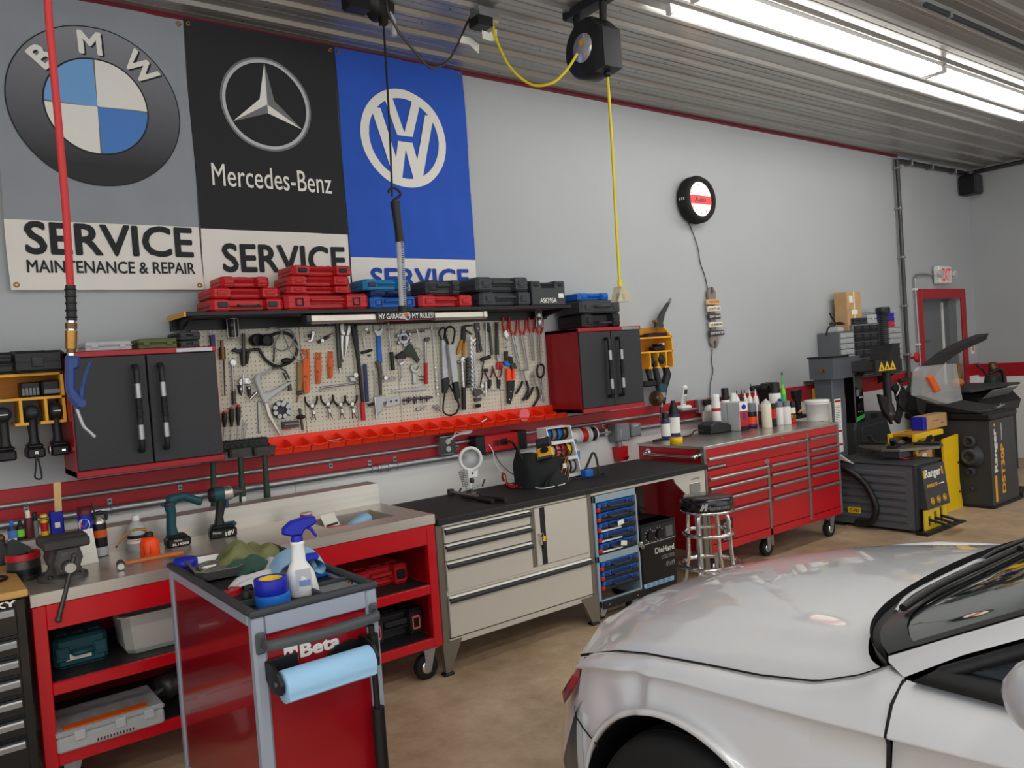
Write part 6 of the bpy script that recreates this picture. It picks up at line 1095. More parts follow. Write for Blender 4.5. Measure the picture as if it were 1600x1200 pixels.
def hdl(x0,x1,z,p):return MB('dark_plastic').prism([(gf-.004,z+.006),(gf-.022,z+.004),(gf-.028,z-.004),(gf-.026,z-.016),(gf-.018,z-.020),(gf-.018,z-.006),(gf-.004,z-.004)],x0,x1,'yz').w('handle',p)
for z0,z1 in((.698,.782),(.602,.692),(.430,.596)):
 d=MB(GB).box(2.252,2.838,gf-.006,gf+.015,z0,z1,.003).w('drawer',t);MB('print_white').prism([(gf-.007,z1-.002),(gf-.018,z1-.008),(gf-.007,z1-.008)],2.256,2.834,'yz').w('handle_lip',d);hdl(2.254,2.836,z1-.016,d)
d=MB(GB).box(2.252,3.284,gf-.006,gf+.015,.190,.412,.003).w('drawer',t);MB('print_white').prism([(gf-.007,.41),(gf-.018,.404),(gf-.007,.404)],2.256,3.28,'yz').w('handle_lip',d);hdl(2.254,3.282,.396,d)
d=MB(GB).box(2.872,3.284,gf-.006,gf+.015,.447,.783,.003).w('door',t);MB('black').box(2.908,2.946,gf-.0075,gf-.005,.450,.781).w('handle_recess',d)
d2=MB('steel').cyl((2.895,gf-.006,.63),(2.895,gf-.02,.63),.009,n=12).w('lock',d)
t2=thing('key_ring','bunch of keys with yellow tag hanging from the cabinet door lock','keys',(2.905,gf-.02,.54));MB('steel').ring((0,0,.085),(0,1,0),.012,.0015,14,5).prism([(-.012,.03),(-.002,.03),(-.002,.075),(-.012,.075)],-.002,.0,'xz').b('key',t2);MB('yellow').prism([(.004,.05),(.022,.045),(.026,.075),(.01,.08)],-.004,.0,'xz',.001).b('tag',t2);MB('black').box(.0,.024,-.006,.002,.0,.045,.004).b('fob',t2)
MB(GB).prism([(4.08,.787),(4.40,.787),(4.40,.60),(4.345,.60),(4.25,.655),(4.20,.655),(4.10,.745)],gf+.002,gf+.012,'xz').w('gusset',t);MB('satin').prism(rect(4.235,4.345,.66,.725),gf+.002,gf-.004,'xz',.003).w('gusset_plate',t)
MB(FR).box(4.352,4.40,gf,gf+.05,0,.60,.003).w('front_post',t);MB(FR).box(4.352,4.40,-.36,-.32,0,.80,.003).w('rear_post',t)
MB('light_grey').box(4.325,4.352,gf+.02,gf+.05,.02,.78).w('inner_post',t)
MB('ink').text('WARNING',(4.30,gf+.0012,.75),(1,0,0),(0,0,1),w=.09).w('lettering',t)
t=thing('case_rack','blue grey rack holding eight blue parts cases under the black worktop','rack',(3.52,-.70,0));x0,x1,ry=3.332,3.712,-.957
MB('rack_blue').box(x0,x0+.022,ry,-.40,.085,.778,.003).w('side',t);MB('rack_blue').box(x1-.014,x1,ry,-.40,.085,.778,.003).w('side',t)
MB('rack_blue').box(x0,x1,ry,ry+.02,.735,.778,.003).w('top_rail',t);MB('rack_blue').box(x0,x1,ry,ry+.02,.365,.408,.003).w('middle_rail',t);MB('rack_blue').box(x0,x1,ry,ry+.02,.085,.13,.003).w('bottom_rail',t)
MB('black').box(x0+.02,x1+.02,ry-.012,ry,.075,.125,.004).w('base_plate',t)
for x in(x0+.05,x1-.05):caster(t,x,ry+.06,.036,z0=.085)
for x in(x0+.07,x1-.06):MB('steel').cyl((x,ry-.012,.10),(x,ry-.016,.10),.005,n=8).w('bolt',t)
proto=None
for k,z in enumerate((.672,.609,.546,.483,.418,.306,.246,.186)):
 o=nth=('topmost','second','third','fourth','fifth','sixth','seventh','lowest')[k];lb=f'{o} blue parts case from the top of the rack under the black worktop'
 if k in(2,4):lb=f'blue parts case with white tag on its handle, {nth} from the rack top'
 if k==3:lb='blue parts case with white strip but no tag, fourth from the rack top'
 if proto is None:
  proto=thing('parts_case',lb,'case',(3.528,-.72,z),group='blue parts cases in the rack');o=proto
  MB('black_plastic').box(-.163,.163,-.238,.2,0,.022,.003).b('tray',o);MB('blue').box(-.150,.155,-.232,.2,.022,.056,.006).b('body',o)
  MB('dark_plastic').tube([(-.075,-.236,.040),(-.055,-.252,.026),(.075,-.252,.026),(.095,-.236,.040)],.006,8).b('handle',o);MB('red_plastic').box(-.176,-.150,-.252,-.232,.006,.030,.004).b('red_latch',o)
  for x in(-.11,.125):MB('navy').box(x-.016,x+.016,-.238,-.231,.024,.050,.003).b('latch',o)
  MB('navy').box(-.08,.09,-.2325,-.231,.030,.050).b('handle_recess',o)
 else:o=dup(proto,lb,(3.528,-.72,z))
 if k in(2,3,4):MB('paper').box(-.15,.03,-.2405,-.238,.004,.014).b('label_strip',o)
 if k in(2,4):m=MB('paper');m.X=R__(.2*(k-3),4,'Y');m.box(-.012,.04,-.262,-.260,.026,.056);m.b('tag',o)
t=thing('hasp','small steel hasp on the right edge of the blue case rack','hasp',(3.72,-.955,.395));MB('steel').box(-.02,.012,-.015,0,0,.03,.004).b('plate',t);MB('steel').ring((0,-.018,.0),(1,0,0),.012,.003,12,5).b('ring',t)
t=thing('battery_charger','tall black battery charger with white lettering standing under the bench','charger',(3.99,-.72,0));cx,cyf=3.99,-.86
MB('black').box(-.175,.175,-.14,.14,.04,.50,.014).b('body',t);MB('black').prism([(-.145,.36),(-.14,.50),(-.02,.50)],-.172,.172,'yz').b('slanted_panel',t)
MB('dark_plastic').box(-.165,.165,-.148,-.14,.355,.485,.004).b('control_panel',t)
for x in(-.09,.0):MB('black').cyl((x,-.149,.42),(x,-.168,.42),.032,n=20).b('dial',t);
m=MB('print_white')
for x in(-.09,.0):
 for k in range(10):a=PI*.75-k*PI*1.5/9+PI*.0;m.box(x+.042*math.sin(k*.62-2.8)-.003,x+.042*math.sin(k*.62-2.8)+.003,-.1492,-.148,.42+.042*math.cos(k*.62-2.8)-.003,.42+.042*math.cos(k*.62-2.8)+.003)
m.build('dial_marks',t,kind='stuff');MB('grey_plastic').box(.07,.135,-.1492,-.148,.385,.455).b('meter',t);MB('print_white').box(-.15,.15,-.1492,-.148,.368,.371).b('rule',t)
MB('print_white').text('DieHard',(.055,-.1412,.305),(1,0,0),(0,0,1),w=.19,h=.040,bold=.03).b('lettering',t)
MB('light_grey').text('BATTERY CHARGER',(.085,-.1412,.258),(1,0,0),(0,0,1),w=.13).text('& ENGINE STARTER',(.085,-.1412,.244),(1,0,0),(0,0,1),w=.13).b('lettering',t);MB('light_grey').text('200 AMP',(.105,-.1412,.205),(1,0,0),(0,0,1),w=.09).text('12 VOLT',(.105,-.1412,.190),(1,0,0),(0,0,1),w=.09).b('lettering',t)
MB('sky_blue').box(-.165,.13,-.1412,-.14,.075,.105).b('blue_strip',t);m=MB('ink')
for k in range(5):m.text('|||||',(-.12+.05*k,-.1416,.09),(1,0,0),(0,0,1),w=.03)
m.build('strip_print',t,kind='stuff')
for s in(-1,1):MB('rubber').cyl((s*.15,.1,.05),(s*.19,.1,.05),.05,n=20).b('wheel',t)
MB('black').tube([(-.14,.14,.48),(-.14,.16,.52),(.14,.16,.52),(.14,.14,.48)],.012,8).b('handle',t)
t=thing('cable_tangle','dark tangle of cables and a hose in the shade behind the charger','cables',(4.0,-.40,.52));
for k in range(6):rnd=random.Random(k);MB('black' if k%3 else 'maroon').tube([(-.2+.1*rnd.random(),.03*k-.1,.0),(-.1,.02*k-.08,.1+.1*rnd.random()),(.03*k-.05,-.02*k,.05+.12*rnd.random()),(.15,.03,.1*rnd.random()),(.2,.02,.02)],.008,6,sm=4).b('cable',t)
MB('dark_steel').box(-.22,.22,-.14,.1,-.02,0,.004).b('shelf_plate',t)
for s in(-1,1):MB('dark_steel').box(s*.2-.01,s*.2+.01,-.1,.08,-.5,-.02).b('stand',t)
Z=.835
t=thing('torque_wrench','long steel torque wrench with black grip lying on the black worktop','wrench',(2.77,-.62,Z));a,b,c,d=[PZ(x,y,Z+.018) for x,y in((704,768),(720,770),(750,776),(791,781))];
MB('dark_steel').cyl(a+Vector((0,0,-.014)),a+Vector((0,0,.014)),.022).w('head',t);MB('satin').cyl(a,c,.009).w('shaft',t);MB('black_plastic').tube([c,c*.6+d*.4,d],[.014,.016,.015],12).w('grip',t)
t=thing('breaker_bar','short black bar lying beside the torque wrench on the black worktop','bar',(2.80,-.7,Z));a,b,c=[PZ(x,y,Z+.014) for x,y in((722,776),(746,779),(770,783))];MB('black').cyl(a,b,.009).w('bar',t);MB('black_plastic').cyl(b,c,.013).w('grip',t)
t=thing('magnifier_stand','white round magnifying glass on a small helping hand stand','magnifier',(2.80,-.42,Z));q=PY(735,717,-.42)-Vector((2.80,-.42,Z))
MB('white').ring(q,(.35,1,0),.068,.011,32,8).b('ring',t);MB('clear').lathe([(.001,-.004),(.06,0),(.001,.004)],q,(.35,1,0),28).b('lens',t);m=MB('white');m.prism([(q.x-.035,q.z-.062),(q.x+.045,q.z-.062),(q.x+.04,q.z-.115),(q.x-.03,q.z-.115)],q.y-.010,q.y+.010,'xz',.003);m.b('switch_body',t);MB('black').cyl((q.x,q.y-.012,q.z-.09),(q.x,q.y-.008,q.z-.09),.007,n=10).b('button',t)
MB('chrome').cyl((q.x,q.y,q.z-.115),(0,0,.02),.005).b('stem',t);MB('dark_steel').lathe([(.012,0),(.016,.01),(.012,.03)],(q.x,q.y,q.z-.15)).b('joint',t);MB('dark_steel').lathe([(.05,0),(.052,.008),(.02,.016),(.012,.03)],(0,0,0)).b('base',t)
MB('satin').tube([(-.08,-.01,.02),(0,0,.03),(.09,.01,.045)],.004,8).b('cross_bar',t)
for x,z in((-.085,.02),(.10,.05)):MB('dark_steel').tube([(x-.015,-.01,z-.015),(x,0,z),(x+.02,.01,z+.02)],.006,8).b('clip',t)
o=MB('satin').tube([(-.04,-.02,.03),(-.055,-.02,.08),(-.065,-.02,.14)],.003,6).b('iron_rest',t)
m=MB('satin')
for k in range(9):m.ring((-.048-.0028*k,-.02,.06+.011*k),(-.25,0,1),.018,.002,14,5)
m.b('spring_coil',t)
t=thing('red_test_leads','bundle of thin red test leads coiled on the black worktop','cable',(3.1,-.6,Z));rnd=random.Random(5)
for k in range(4):MB('red_plastic').tube([PZ(x,y,Z+.005+h) for x,y,h in((786+k,752,.0),(784,745-2*k,.05),(790,742,.06),(792,752+k,.01),(800,759+k,.004),(815,761-k,.004),(822,757,.01),(818+k,748,.05),(810+k,749,.04),(806,757+k,.005),(790,758-k,.004))],.003,6,sm=4).w('lead',t)
MB('white').tube([PZ(x,y,Z+.006) for x,y in((787,752),(800,757),(812,758),(822,752),(828,757),(838,762),(850,763),(870,759),(882,756),(882,752),(876,752))],.004,6,sm=4).build('white_cable',label='white cable curving across the black worktop in front of the tool bag',cat='cable')
MB('black').tube([PZ(x,y,Z+.006) for x,y in((895,748),(910,744),(930,742),(945,741),(946,744),(935,745),(915,746),(890,750))],.004,6,sm=4).build('black_cable',label='black cable lying on the worktop right of the wire spool rack',cat='cable')
t=thing('tool_bag','open black fabric tool bag bulging with leads on the black worktop','bag',(3.27,-.55,Z));M('bag_cloth',(34,36,38),.85,bump=.3,nscale=200)
rows=[]
for k in range(9):
 q=k/8;z=.19*q;w,d=.175+.012*math.sin(q*3),.105+.02*math.sin(q*3)
 rows.append([((w*(1-.10*q))*math.copysign(abs(math.cos(a))**.55,math.cos(a))+.004*math.sin(7*a+k),d*(1-.1*q)*math.copysign(abs(math.sin(a))**.55,math.sin(a)),max(.0,z+(.035*math.cos(a)*-q)+.012*q*math.sin(5*a))) for a in[2*PI*i/36 for i in range(37)]])
m=MB('bag_cloth');m.grid(rows);m.add(rows[0][:-1],[tuple(range(36))]);m.grid([[(p[0]*.93,p[1]*.93,p[2]-.02) for p in rows[8]],[(p[0]*.7,p[1]*.7,.05) for p in rows[8]]]);m.b('bag',t)
MB('bag_cloth').tube([(-.16,-.03,.17),(-.185,-.02,.23),(-.17,0,.26),(-.15,.03,.20)],.008,8,sm=4).b('handle_loop',t);heap('black_cloth','crumpled black cloth sleeve hanging out of the tool bag',(3.31,-.665,Z),.12,.05,.10,'bag_cloth',4,.3,cat='cloth',n=20)
MB('brass').cyl((-.10,-.02,.17),(-.03,-.06,.22),.014).b('brass_tool',t);MB('black').cyl((-.03,-.06,.22),(.02,-.085,.25),.016).b('tool_grip',t)
for k in range(5):MB('maroon' if k%2 else 'brass').tube([(.04+.02*k,-.08,.16),(.09+.01*k,-.11,.20-.02*k),(.13,-.12,.10+.02*k),(.12-.02*k,-.13,.03),(.08,-.14,.01)],.0035,6,sm=4).b('lead',t)
MB('white').box(.075,.105,-.135,-.128,.10,.13,.002).b('tag',t)
t=thing('multimeter','black multimeter with yellow holster lying tilted on the tool bag','multimeter',(3.25,-.63,1.055));R_=R__(-.62,4,'Z')@R__(.55,4,'X')@R__(-.2,4,'Y')
for n,mt,a in(('body','black_plastic',(-.05,.05,-.105,.105,0,.04,.012)),('holster','yellow',(-.053,.053,-.10,-.005,.004,.036,.010)),('face','amber',(-.045,.045,-.095,-.01,.036,.042,.003)),('screen','dark_plastic',(-.038,.038,.03,.085,.039,.0425,.002))):m=MB(mt);m.X=R_;m.box(*a);m.build(n,t)
m=MB('black');m.X=R_;m.cyl((0,-.045,.041),(0,-.045,.050),.026,n=24);m.b('dial',t);m=MB('cream');m.X=R_;m.box(-.02,.02,.09,.098,.039,.0415);m.b('label',t)
for k in range(3):MB('maroon').tube([(.02+.01*k,-.07,.0),(.06+.01*k,-.09,.01),(.12,-.08+.01*k,-.01+.01*k),(.16,-.05,-.02),(.14,-.03,-.06)],.0035,6,sm=4).b('test_lead',t)
t=thing('spool_rack','white tilted rack holding three rows of coloured wire spools','rack',(3.535,-.36,Z));w=.098
m=MB('white')
SH_=[(.0,0),(.02,.34),(-.08,.34),(-.17,.0)]
for x in(-w-.012,w+.004):MB('white').prism(SH_,x,x+.008,'yz').b('side',t)
MB('white').add([(-w,.0,0),(w,.0,0),(w,.02,.34),(-w,.02,.34)],[(0,1,2,3)]).box(-w,w,-.08,.02,.334,.34).b('back',t)
for k in range(3):z=.005+.112*k;y=-.165+.09*z/.34;MB('white').box(-w,w,y-.004,.01,z,z+.006).box(-w,w,y-.006,y-.002,z,z+.022).b('shelf',t)
cols=(('dark_plastic','dark_plastic','light_grey','light_grey'),('light_grey','pink','red_plastic','yellow'),('blue','grey_plastic','blue','bronze'))
nm={'dark_plastic':'black','light_grey':'silver grey','pink':'pink','red_plastic':'red','yellow':'yellow','blue':'blue','grey_plastic':'grey','bronze':'brown'}
for r in range(3):
 for k in range(4):
  z=.068+.112*r;y=-.085+.09*z/.34-.015;c=cols[r][k];x=-w+.026+.0488*k
  s_=thing('wire_spool',f'{nm[c]} wire spool, {ords[k]} from the left in the {("bottom", "middle", "top")[r]} row of the white rack','spool',(3.535+x,-.36+y,Z+z-.05),group='wire spools in the white rack')
  MB('black').lathe([(.01,-.021),(.048,-.021),(.048,-.0185),(.02,-.018),(.02,.018),(.048,.0185),(.048,.021),(.01,.021)],(0,0,.05),(1,0,0),24).b('flanges',s_);MB(c).lathe([(.02,-.018),(.043,-.017),(.0435,0),(.043,.017),(.02,.018)],(0,0,.05),(1,0,0),24).b('winding',s_)
bottle('water_bottle','half full blue and white plastic bottle right of the spool rack','bottle',(3.70,-.41,Z),[(.025,0),(.03,.005),(.03,.13),(.026,.16),(.012,.20),(.012,.21)],'clear',('blue',.014),.03,.205,[('q_blue',.10,.155,.0302),('white',.005,.098,.0295)])
t=thing('soldering_stand','blue soldering stand with a black cable beside the spool rack','stand',(3.62,-.60,Z));MB('blue').box(-.035,.035,-.03,.03,0,.05,.006).b('base',t);MB('black').tube([(-.01,0,.05),(.04,.0,.12),(.075,.01,.15),(.09,.0,.13),(.09,-.02,.05),(.085,-.03,.004)],.008,8,sm=4).b('cable',t)
# ================================================================ SHOP STOOL
sx,sy=4.075,-1.22
t=thing('shop_stool','chrome shop stool with round black padded seat and two foot rings','stool',(sx,sy,0));M('vinyl',(16,16,18),.22,coat=.4)
MB('vinyl').lathe([(.12,.603),(.160,.606),(.170,.615),(.170,.672),(.160,.690),(.12,.698),(.001,.699)],n=40).b('seat',t)
MB('chrome').lathe([(.168,.598),(.1715,.600),(.1715,.612),(.168,.614)],n=40).b('seat_band',t)
a0=.25
for k in range(4):
 a=a0+k*PI/2;c,s=math.cos(a),math.sin(a)
 MB('chrome').tube([(.05*c,.05*s,.592),(.10*c,.10*s,.592),(.128*c,.128*s,.58),(.140*c,.140*s,.54),(.150*c,.150*s,.30),(.165*c,.165*s,.22),(.19*c,.19*s,.10),(.20*c,.20*s,.0)],.0135,12,sm=4).b('leg',t)
 MB('rubber').cyl((.20*c,.20*s,.0),(.199*c,.199*s,.03),.017).b('foot',t)
MB('chrome').ring((0,0,.458),(0,0,1),.155,.013,40,10).b('upper_ring',t);MB('chrome').ring((0,0,.255),(0,0,1),.187,.0145,40,10).b('foot_ring',t)
ca=-2.449+.22;m=MB('light_grey');rr=.1706
m.add([(rr*math.cos(ca+x/rr),rr*math.sin(ca+x/rr),z) for x,z in((-.085,.625),(-.068,.625),(-.048,.652),(-.055,.625),(-.042,.625),(-.03,.668),(-.046,.668),(-.052,.655),(-.052,.668),(-.062,.668))],[(0,1,2,9),(2,3,4,5,6,7)]);m.b('logo',t)
m=MB('grey_plastic');wrap(m,'Montezuma',.642,rr,ca+.25,.026,.03);m.b('lettering',t)
# ================================================================ RED ROLLER CHEST
qx0,qx1,qf,qb,qz0,qz1=4.487,6.215,-.88,-.25,.175,.943
t=thing('roller_chest','wide red roller tool chest with steel top and many drawers','tool chest',(5.35,-.56,0));CR='chest_red';MT='satin';M('trim_grey',(128,124,118),.4,metal=.5);TG='trim_grey'
MB(CR).box(qx0+.004,qx1-.004,qf+.012,qb,qz0,qz1-.02).w('body',t)
MB('steel').box(qx0,qx1,qf,qb,qz1-.004,qz1).box(qx0-.002,qx1+.002,qf-.006,qf+.002,qz1-.022,qz1,.002).box(qx0-.004,qx0,qf,qb,qz1-.018,qz1).box(qx1,qx1+.004,qf,qb,qz1-.018,qz1).w('steel_top',t)
for x0,x1 in((qx0-.003,qx0+.022),(qx1-.022,qx1+.003)):MB(TG).box(x0,x1,qf-.005,qf+.03,qz0,qz1-.02,.003).w('corner_post',t)
MB(TG).box(5.208,5.238,qf-.006,qf+.01,.235,.735,.002).w('divider_post',t);MB(TG).box(5.742,5.772,qf-.006,qf+.01,.20,.895,.002).w('divider_post',t)
MB(CR).box(qx0+.022,qx1-.022,qf-.002,qf+.012,.862,qz1-.022,.002).w('top_fascia',t);MB(CR).box(qx0+.022,qx1-.022,qf-.004,qf+.012,qz0,.232,.003).w('bottom_rail',t)
MB('steel').cyl((5.42,qf-.002,.90),(5.42,qf-.008,.90),.008,n=14).w('lock',t)
def chest_drawer(x0,x1,z0,z1):
 d=MB(CR).box(x0+.002,x1-.002,qf-.004,qf+.012,z0+.003,z1-.003,.003).w('drawer',t)
 MB(MT).prism([(qf-.004,z1-.004),(qf-.020,z1-.006),(qf-.026,z1-.012),(qf-.024,z1-.024),(qf-.012,z1-.026),(qf-.004,z1-.022)],x0+.006,x1-.006,'yz').w('handle',d);return d
d=chest_drawer(qx0+.024,5.74,.765,.862)
MB('black').box(qx0+.025,qx0+.24,qf-.0048,qf-.004,.772,.800).w('label_strip',d);MB('print_white').text('20-DRAWER SOFT CLOSE TRAINER SLIDES',(qx0+.13,qf-.0052,.786),(1,0,0),(0,0,1),w=.20,h=.013,bold=.04).w('lettering',d)
MB(CR).box(qx0+.024,5.74,qf-.003,qf+.012,.722,.763,.002).w('sill',t)
m=MB('satin');m.prism([(p[0]*1.9,p[1]) for p in circ(0,0,.016,20)],0,-.004,'xz',.001);m.X=None
o=m.w('oval_badge',t);o.location=Vector((5.21,qf-.004,.745-.016))-WLOC[t.name]
for x0,x1,zs in((qx0+.024,5.206,(.720,.648,.560,.462,.235)),(5.240,5.740,(.720,.648,.560,.462,.235)),(5.774,qx1-.024,(.862,.768,.703,.640,.560,.458,.235))):
 for a,b in zip(zs,zs[1:]):d=chest_drawer(x0,x1,b,a)
d=MB('black').box(4.62,4.755,qf-.0055,qf-.0045,.242,.40).w('big_label',t);MB('print_white').text('10',(4.715,qf-.006,.365),(1,0,0),(0,0,1),h=.04,bold=.03).text('YEAR',(4.715,qf-.006,.322),(1,0,0),(0,0,1),w=.04).text('LIMITED',(4.715,qf-.006,.30),(1,0,0),(0,0,1),w=.05).w('lettering',d);MB('print_white').tube([(4.64,qf-.0065,.26),(4.66,qf-.0065,.29),(4.655,qf-.0065,.37),(4.672,qf-.0065,.37),(4.676,qf-.0065,.30),(4.70,qf-.0065,.28),(4.69,qf-.0065,.25),(4.64,qf-.0065,.255)],.002,5).w('hand_print',d)
MB('chrome').tube([(qx0-.004,-.36,.885),(qx0-.05,-.36,.875),(qx0-.055,-.40,.870),(qx0-.055,-.80,.870),(qx0-.05,-.84,.875),(qx0-.004,-.84,.885)],.014,12,sm=3).w('push_handle',t)
for y in(-.36,-.84):MB('chrome').cyl((qx0-.002,y,.885),(qx0-.012,y,.885),.026,n=16).w('handle_mount',t)
for x,y in((qx0+.09,-.83),(5.25,-.80),(qx1-.14,-.83),(qx0+.09,-.32),(qx1-.14,-.32)):caster(t,x,y,.065,z0=.175)
MB(TG).box(5.208,5.238,qf-.004,qf+.006,.10,.235,.002).w('brace',t)
CZ=qz1+.001
def px_can(name,label,cat,cxp,bp,tp,wp,mat,cap=None,capf=.2,bands=(),dome=None,y=None,group=None,sq=1,straight=True):
 """cylindrical container whose base stands at a pixel of the chest top (or at depth y)"""
 b=PZ(cxp,bp,CZ) if y is None else PY(cxp,bp,y);h=PY(cxp,tp,b.y).z-CZ;dep=(b-EYE).dot(_f);r=wp/2*dep/FPX;hb=h*(1-capf) if cap or dome else h
 t=thing(name,label,cat,(b.x,b.y,CZ),group=group)
 MB(mat).lathe([(r*.93,0),(r,.004),(r,hb-.006),(r*.95,hb)],n=24,sy=sq).b('body',t)
 if dome:MB(dome).lathe([(r*.95,hb),(r*.8,hb+(h-hb)*.4),(r*.3,hb+(h-hb)*.7),(r*.25,h)],n=20).b('dome',t)
 if cap:MB(cap).lathe([(r*.9,hb),(r*.88,h-.006),(r*.8,h),(r*.01,h)],n=24,sy=sq).b('cap',t)
 for mt,f0,f1 in bands:MB(mt).lathe([(r*1.008,hb*f0),(r*1.008,hb*f1)],n=24,sy=sq).b('label_band',t)
 return t,r,h,b
b=PZ(1158,674,CZ);t=thing('solvent_can','large rectangular grey metal can with red front label and blue oval','can',(b.x+.05,b.y+.12,CZ));H=PY(1158,628,b.y).z-CZ
MB('light_grey').box(-.055,.055,-.12,.12,0,H,.006).b('body',t);MB('chest_red').box(-.052,.052,-.1215,-.12,.03,H*.68).mat('black').box(-.052,.052,-.1215,-.12,.0,.035).mat('print_white').box(-.052,.052,-.1215,-.12,H*.68,H-.004).b('front_label',t);MB('deep_blue').prism([(p[0]*1.4,p[1]+H*.82) for p in circ(0,0,.021,20)],-.1215,-.123,'xz').b('blue_oval',t);MB('purple').prism([(p[0]*.8,p[1]*1.1+H*.5) for p in circ(0,0,.03,16)],-.1215,-.1228,'xz').b('purple_mark',t);MB('white').cyl((0,.04,H),(0,.04,H+.02),.022).b('cap',t);MB('grey_plastic').box(-.0565,-.055,-.003,.003,.01,H-.01).b('seam',t)
t,*_=px_can('spray_paint','black spray can with grey cap and colourful label right of the grey can','can',1176,668,630,15,'black','grey_plastic',.34,[('safety_orange',.25,.7),('purple',.1,.25)]);t,*_=px_can('spray_paint','dark spray can with grey cap half hidden behind the beige can','can',1188,664,631,13,'black','grey_plastic',.34,[('maroon',.35,.75)])
t,*_=px_can('spray_paint','beige spray can with bare metal dome and red print','can',1199,668,623,15,'cream',None,.16,[],'light_grey');MB('red_plastic').box(.012,.026,-.040,-.036,.08,.13,.002).b('red_print',t)
t,*_=px_can('spray_paint','black spray can with bright red label band right of the beige can','can',1209,666,630,10,'black','black',.22,[('red_plastic',.45,.98)])
px_can('spray_paint','left of two white spray cans with grey caps','can',1219,664,627,12,'white','grey_plastic',.24,[],group='white spray cans');px_can('spray_paint','right of two white spray cans with grey caps','can',1230.5,663,626,12,'white','grey_plastic',.24,[],group='white spray cans')
px_can('spray_paint','black can with yellow and red label beside the white bucket','can',1239.5,662,627,9,'red_plastic','black',.26,[('black',.35,.62),('yellow',.36,.56),('cream',.64,.99)])
b=PZ(1278,657,CZ);t=thing('plastic_bucket','white plastic bucket with ribbed rim at the right end of the chest','bucket',(b.x,b.y,CZ));rB=17.5*(b-EYE).dot(_f)/FPX;H=PY(1278,625,b.y).z-CZ
MB('white').lathe([(rB*.9,0),(rB*.92,.003),(rB*1.0,H*.82),(rB*1.05,H*.82),(rB*1.05,H*.86),(rB*1.02,H*.88),(rB*1.06,H*.9),(rB*1.08,H),(rB*1.03,H),(rB*.98,H*.88),(rB*.88,.01),(.001,.01)],n=36).b('bucket',t);MB('white').lathe([(rB*1.08,H*.985),(rB*1.09,H*1.02),(.001,H*1.02)],n=36).b('lid',t)
yb2=-.36
t,*_=px_can('plastic_jug','white plastic jug with red swirl at the back left of the chest','jug',1120,660,616,14,'white','white',.2,[('red_plastic',.7,.8)],y=yb2)
px_can('capped_bottle','white bottle with big black square cap behind the grey can','bottle',1135.5,660,606,13,'white','black',.28,[('red_plastic',.74,.8)],y=yb2);px_can('low_jar','low white jar between the jug and the nozzle bottles','jar',1148,660,614,11,'white','white',.2,[],y=yb2)
for k,(x,tp,c,lb) in enumerate(((1154,610,'white','leftmost of the white bottles with dark nozzles'),(1161,609,'black','dark bottle with yellow label and nozzle behind the cans'),(1166,609,'cream','cream bottle with dark nozzle behind the cans'),(1174,609,'white','white bottle with blue print and spout behind the cans'),(1183,608,'white','rightmost white bottle with white spout behind the cans'))):
 t,r,h,b=px_can('nozzle_bottle',lb,'bottle',x,660,tp+5,9,c,None,.25,[('yellow',.8,.95)] if k==1 else[('q_blue',.75,.95)] if k==3 else[],c,y=yb2,group='nozzle bottles behind the spray cans');MB('white' if k>2 else 'black').cyl((0,0,h-.004),(0,0,h+.03),.006,.003,8).b('nozzle',t)
t=thing('spray_gun','black pistol grip tool lying on top of the back row of cans','tool',tuple(PY(1185,640,yb2+.10)));t.location.z=CZ;q0=PY(1185,607,yb2+.1).z-CZ
MB('black').box(-.09,.05,-.02,.02,q0-.02,q0+.03,.01).b('barrel',t);MB('black').prism([(.0,q0),(.06,q0+.02),(.09,q0-.10),(.09,0),(.03,0),(.04,q0-.1)],-.018,.018,'xz',.005).b('grip',t);MB('dark_steel').cyl((-.09,0,q0+.03),(-.09,0,q0+.05),.005).b('pin',t)
t=thing('hand_lamp','black and red hand lamp with round grey face at the back of the chest','lamp',tuple(PY(1203,640,yb2+.06)));t.location.z=CZ;q0=PY(1203,597,yb2+.06).z-CZ
MB('black').prism([(-.07,0),(.07,0),(.09,q0*.75),(.08,q0*.93),(.03,q0),(-.06,q0*.98),(-.10,q0*.85),(-.09,q0*.6)],-.05,.05,'xz',.012).b('body',t);MB('red_plastic').box(-.03,.055,-.055,-.05,q0*.93,q0*.98,.002).b('red_top',t);MB('light_grey').cyl((.0,-.05,q0*.72),(.0,-.058,q0*.72),.05,n=22).b('face',t);MB('red_plastic').cyl((.02,-.058,q0*.70),(.02,-.062,q0*.70),.03,n=16).b('red_mark',t)
t,*_=px_can('wide_can','wide can with black lid and blue oval on white label','can',1212,650,597,19,'print_white','black',.27,[('black',.0,.48)],y=yb2-.02);MB('deep_blue').prism([(p[0]*1.3-.01,p[1]+.19) for p in circ(0,0,.02,16)],-.052,-.056,'xz').b('blue_oval',t)
t,r,h,b=px_can('green_bottle','clear bottle of bright green fluid with long nozzle','bottle',1226,655,598,9,'green',None,.3,[('blue',.55,.7)],'lime',y=yb2);MB('green').cyl((0,0,h-.01),(0,0,h+.07),.010,.004,8).b('nozzle',t);MB('black').cyl((0,0,h+.07),(0,0,h+.10),.008,.004,8).b('tip',t)
t=thing('dust_brush','black wide brush with wooden handle standing behind the spray cans','brush',tuple(PY(1246,650,yb2)));t.location.z=CZ;q0=PY(1246,610,yb2).z-CZ
MB('black').prism([(-.06,q0),(.06,q0+.01),(.055,q0*.72),(.035,q0*.6),(.05,.0),(-.01,0),(-.02,q0*.6),(-.055,q0*.75)],-.02,.02,'xz',.004).b('bristles',t);MB('light_wood').cyl((-.05,-.05,.06),(.13,-.03,.11),.010,n=10).b('handle',t)
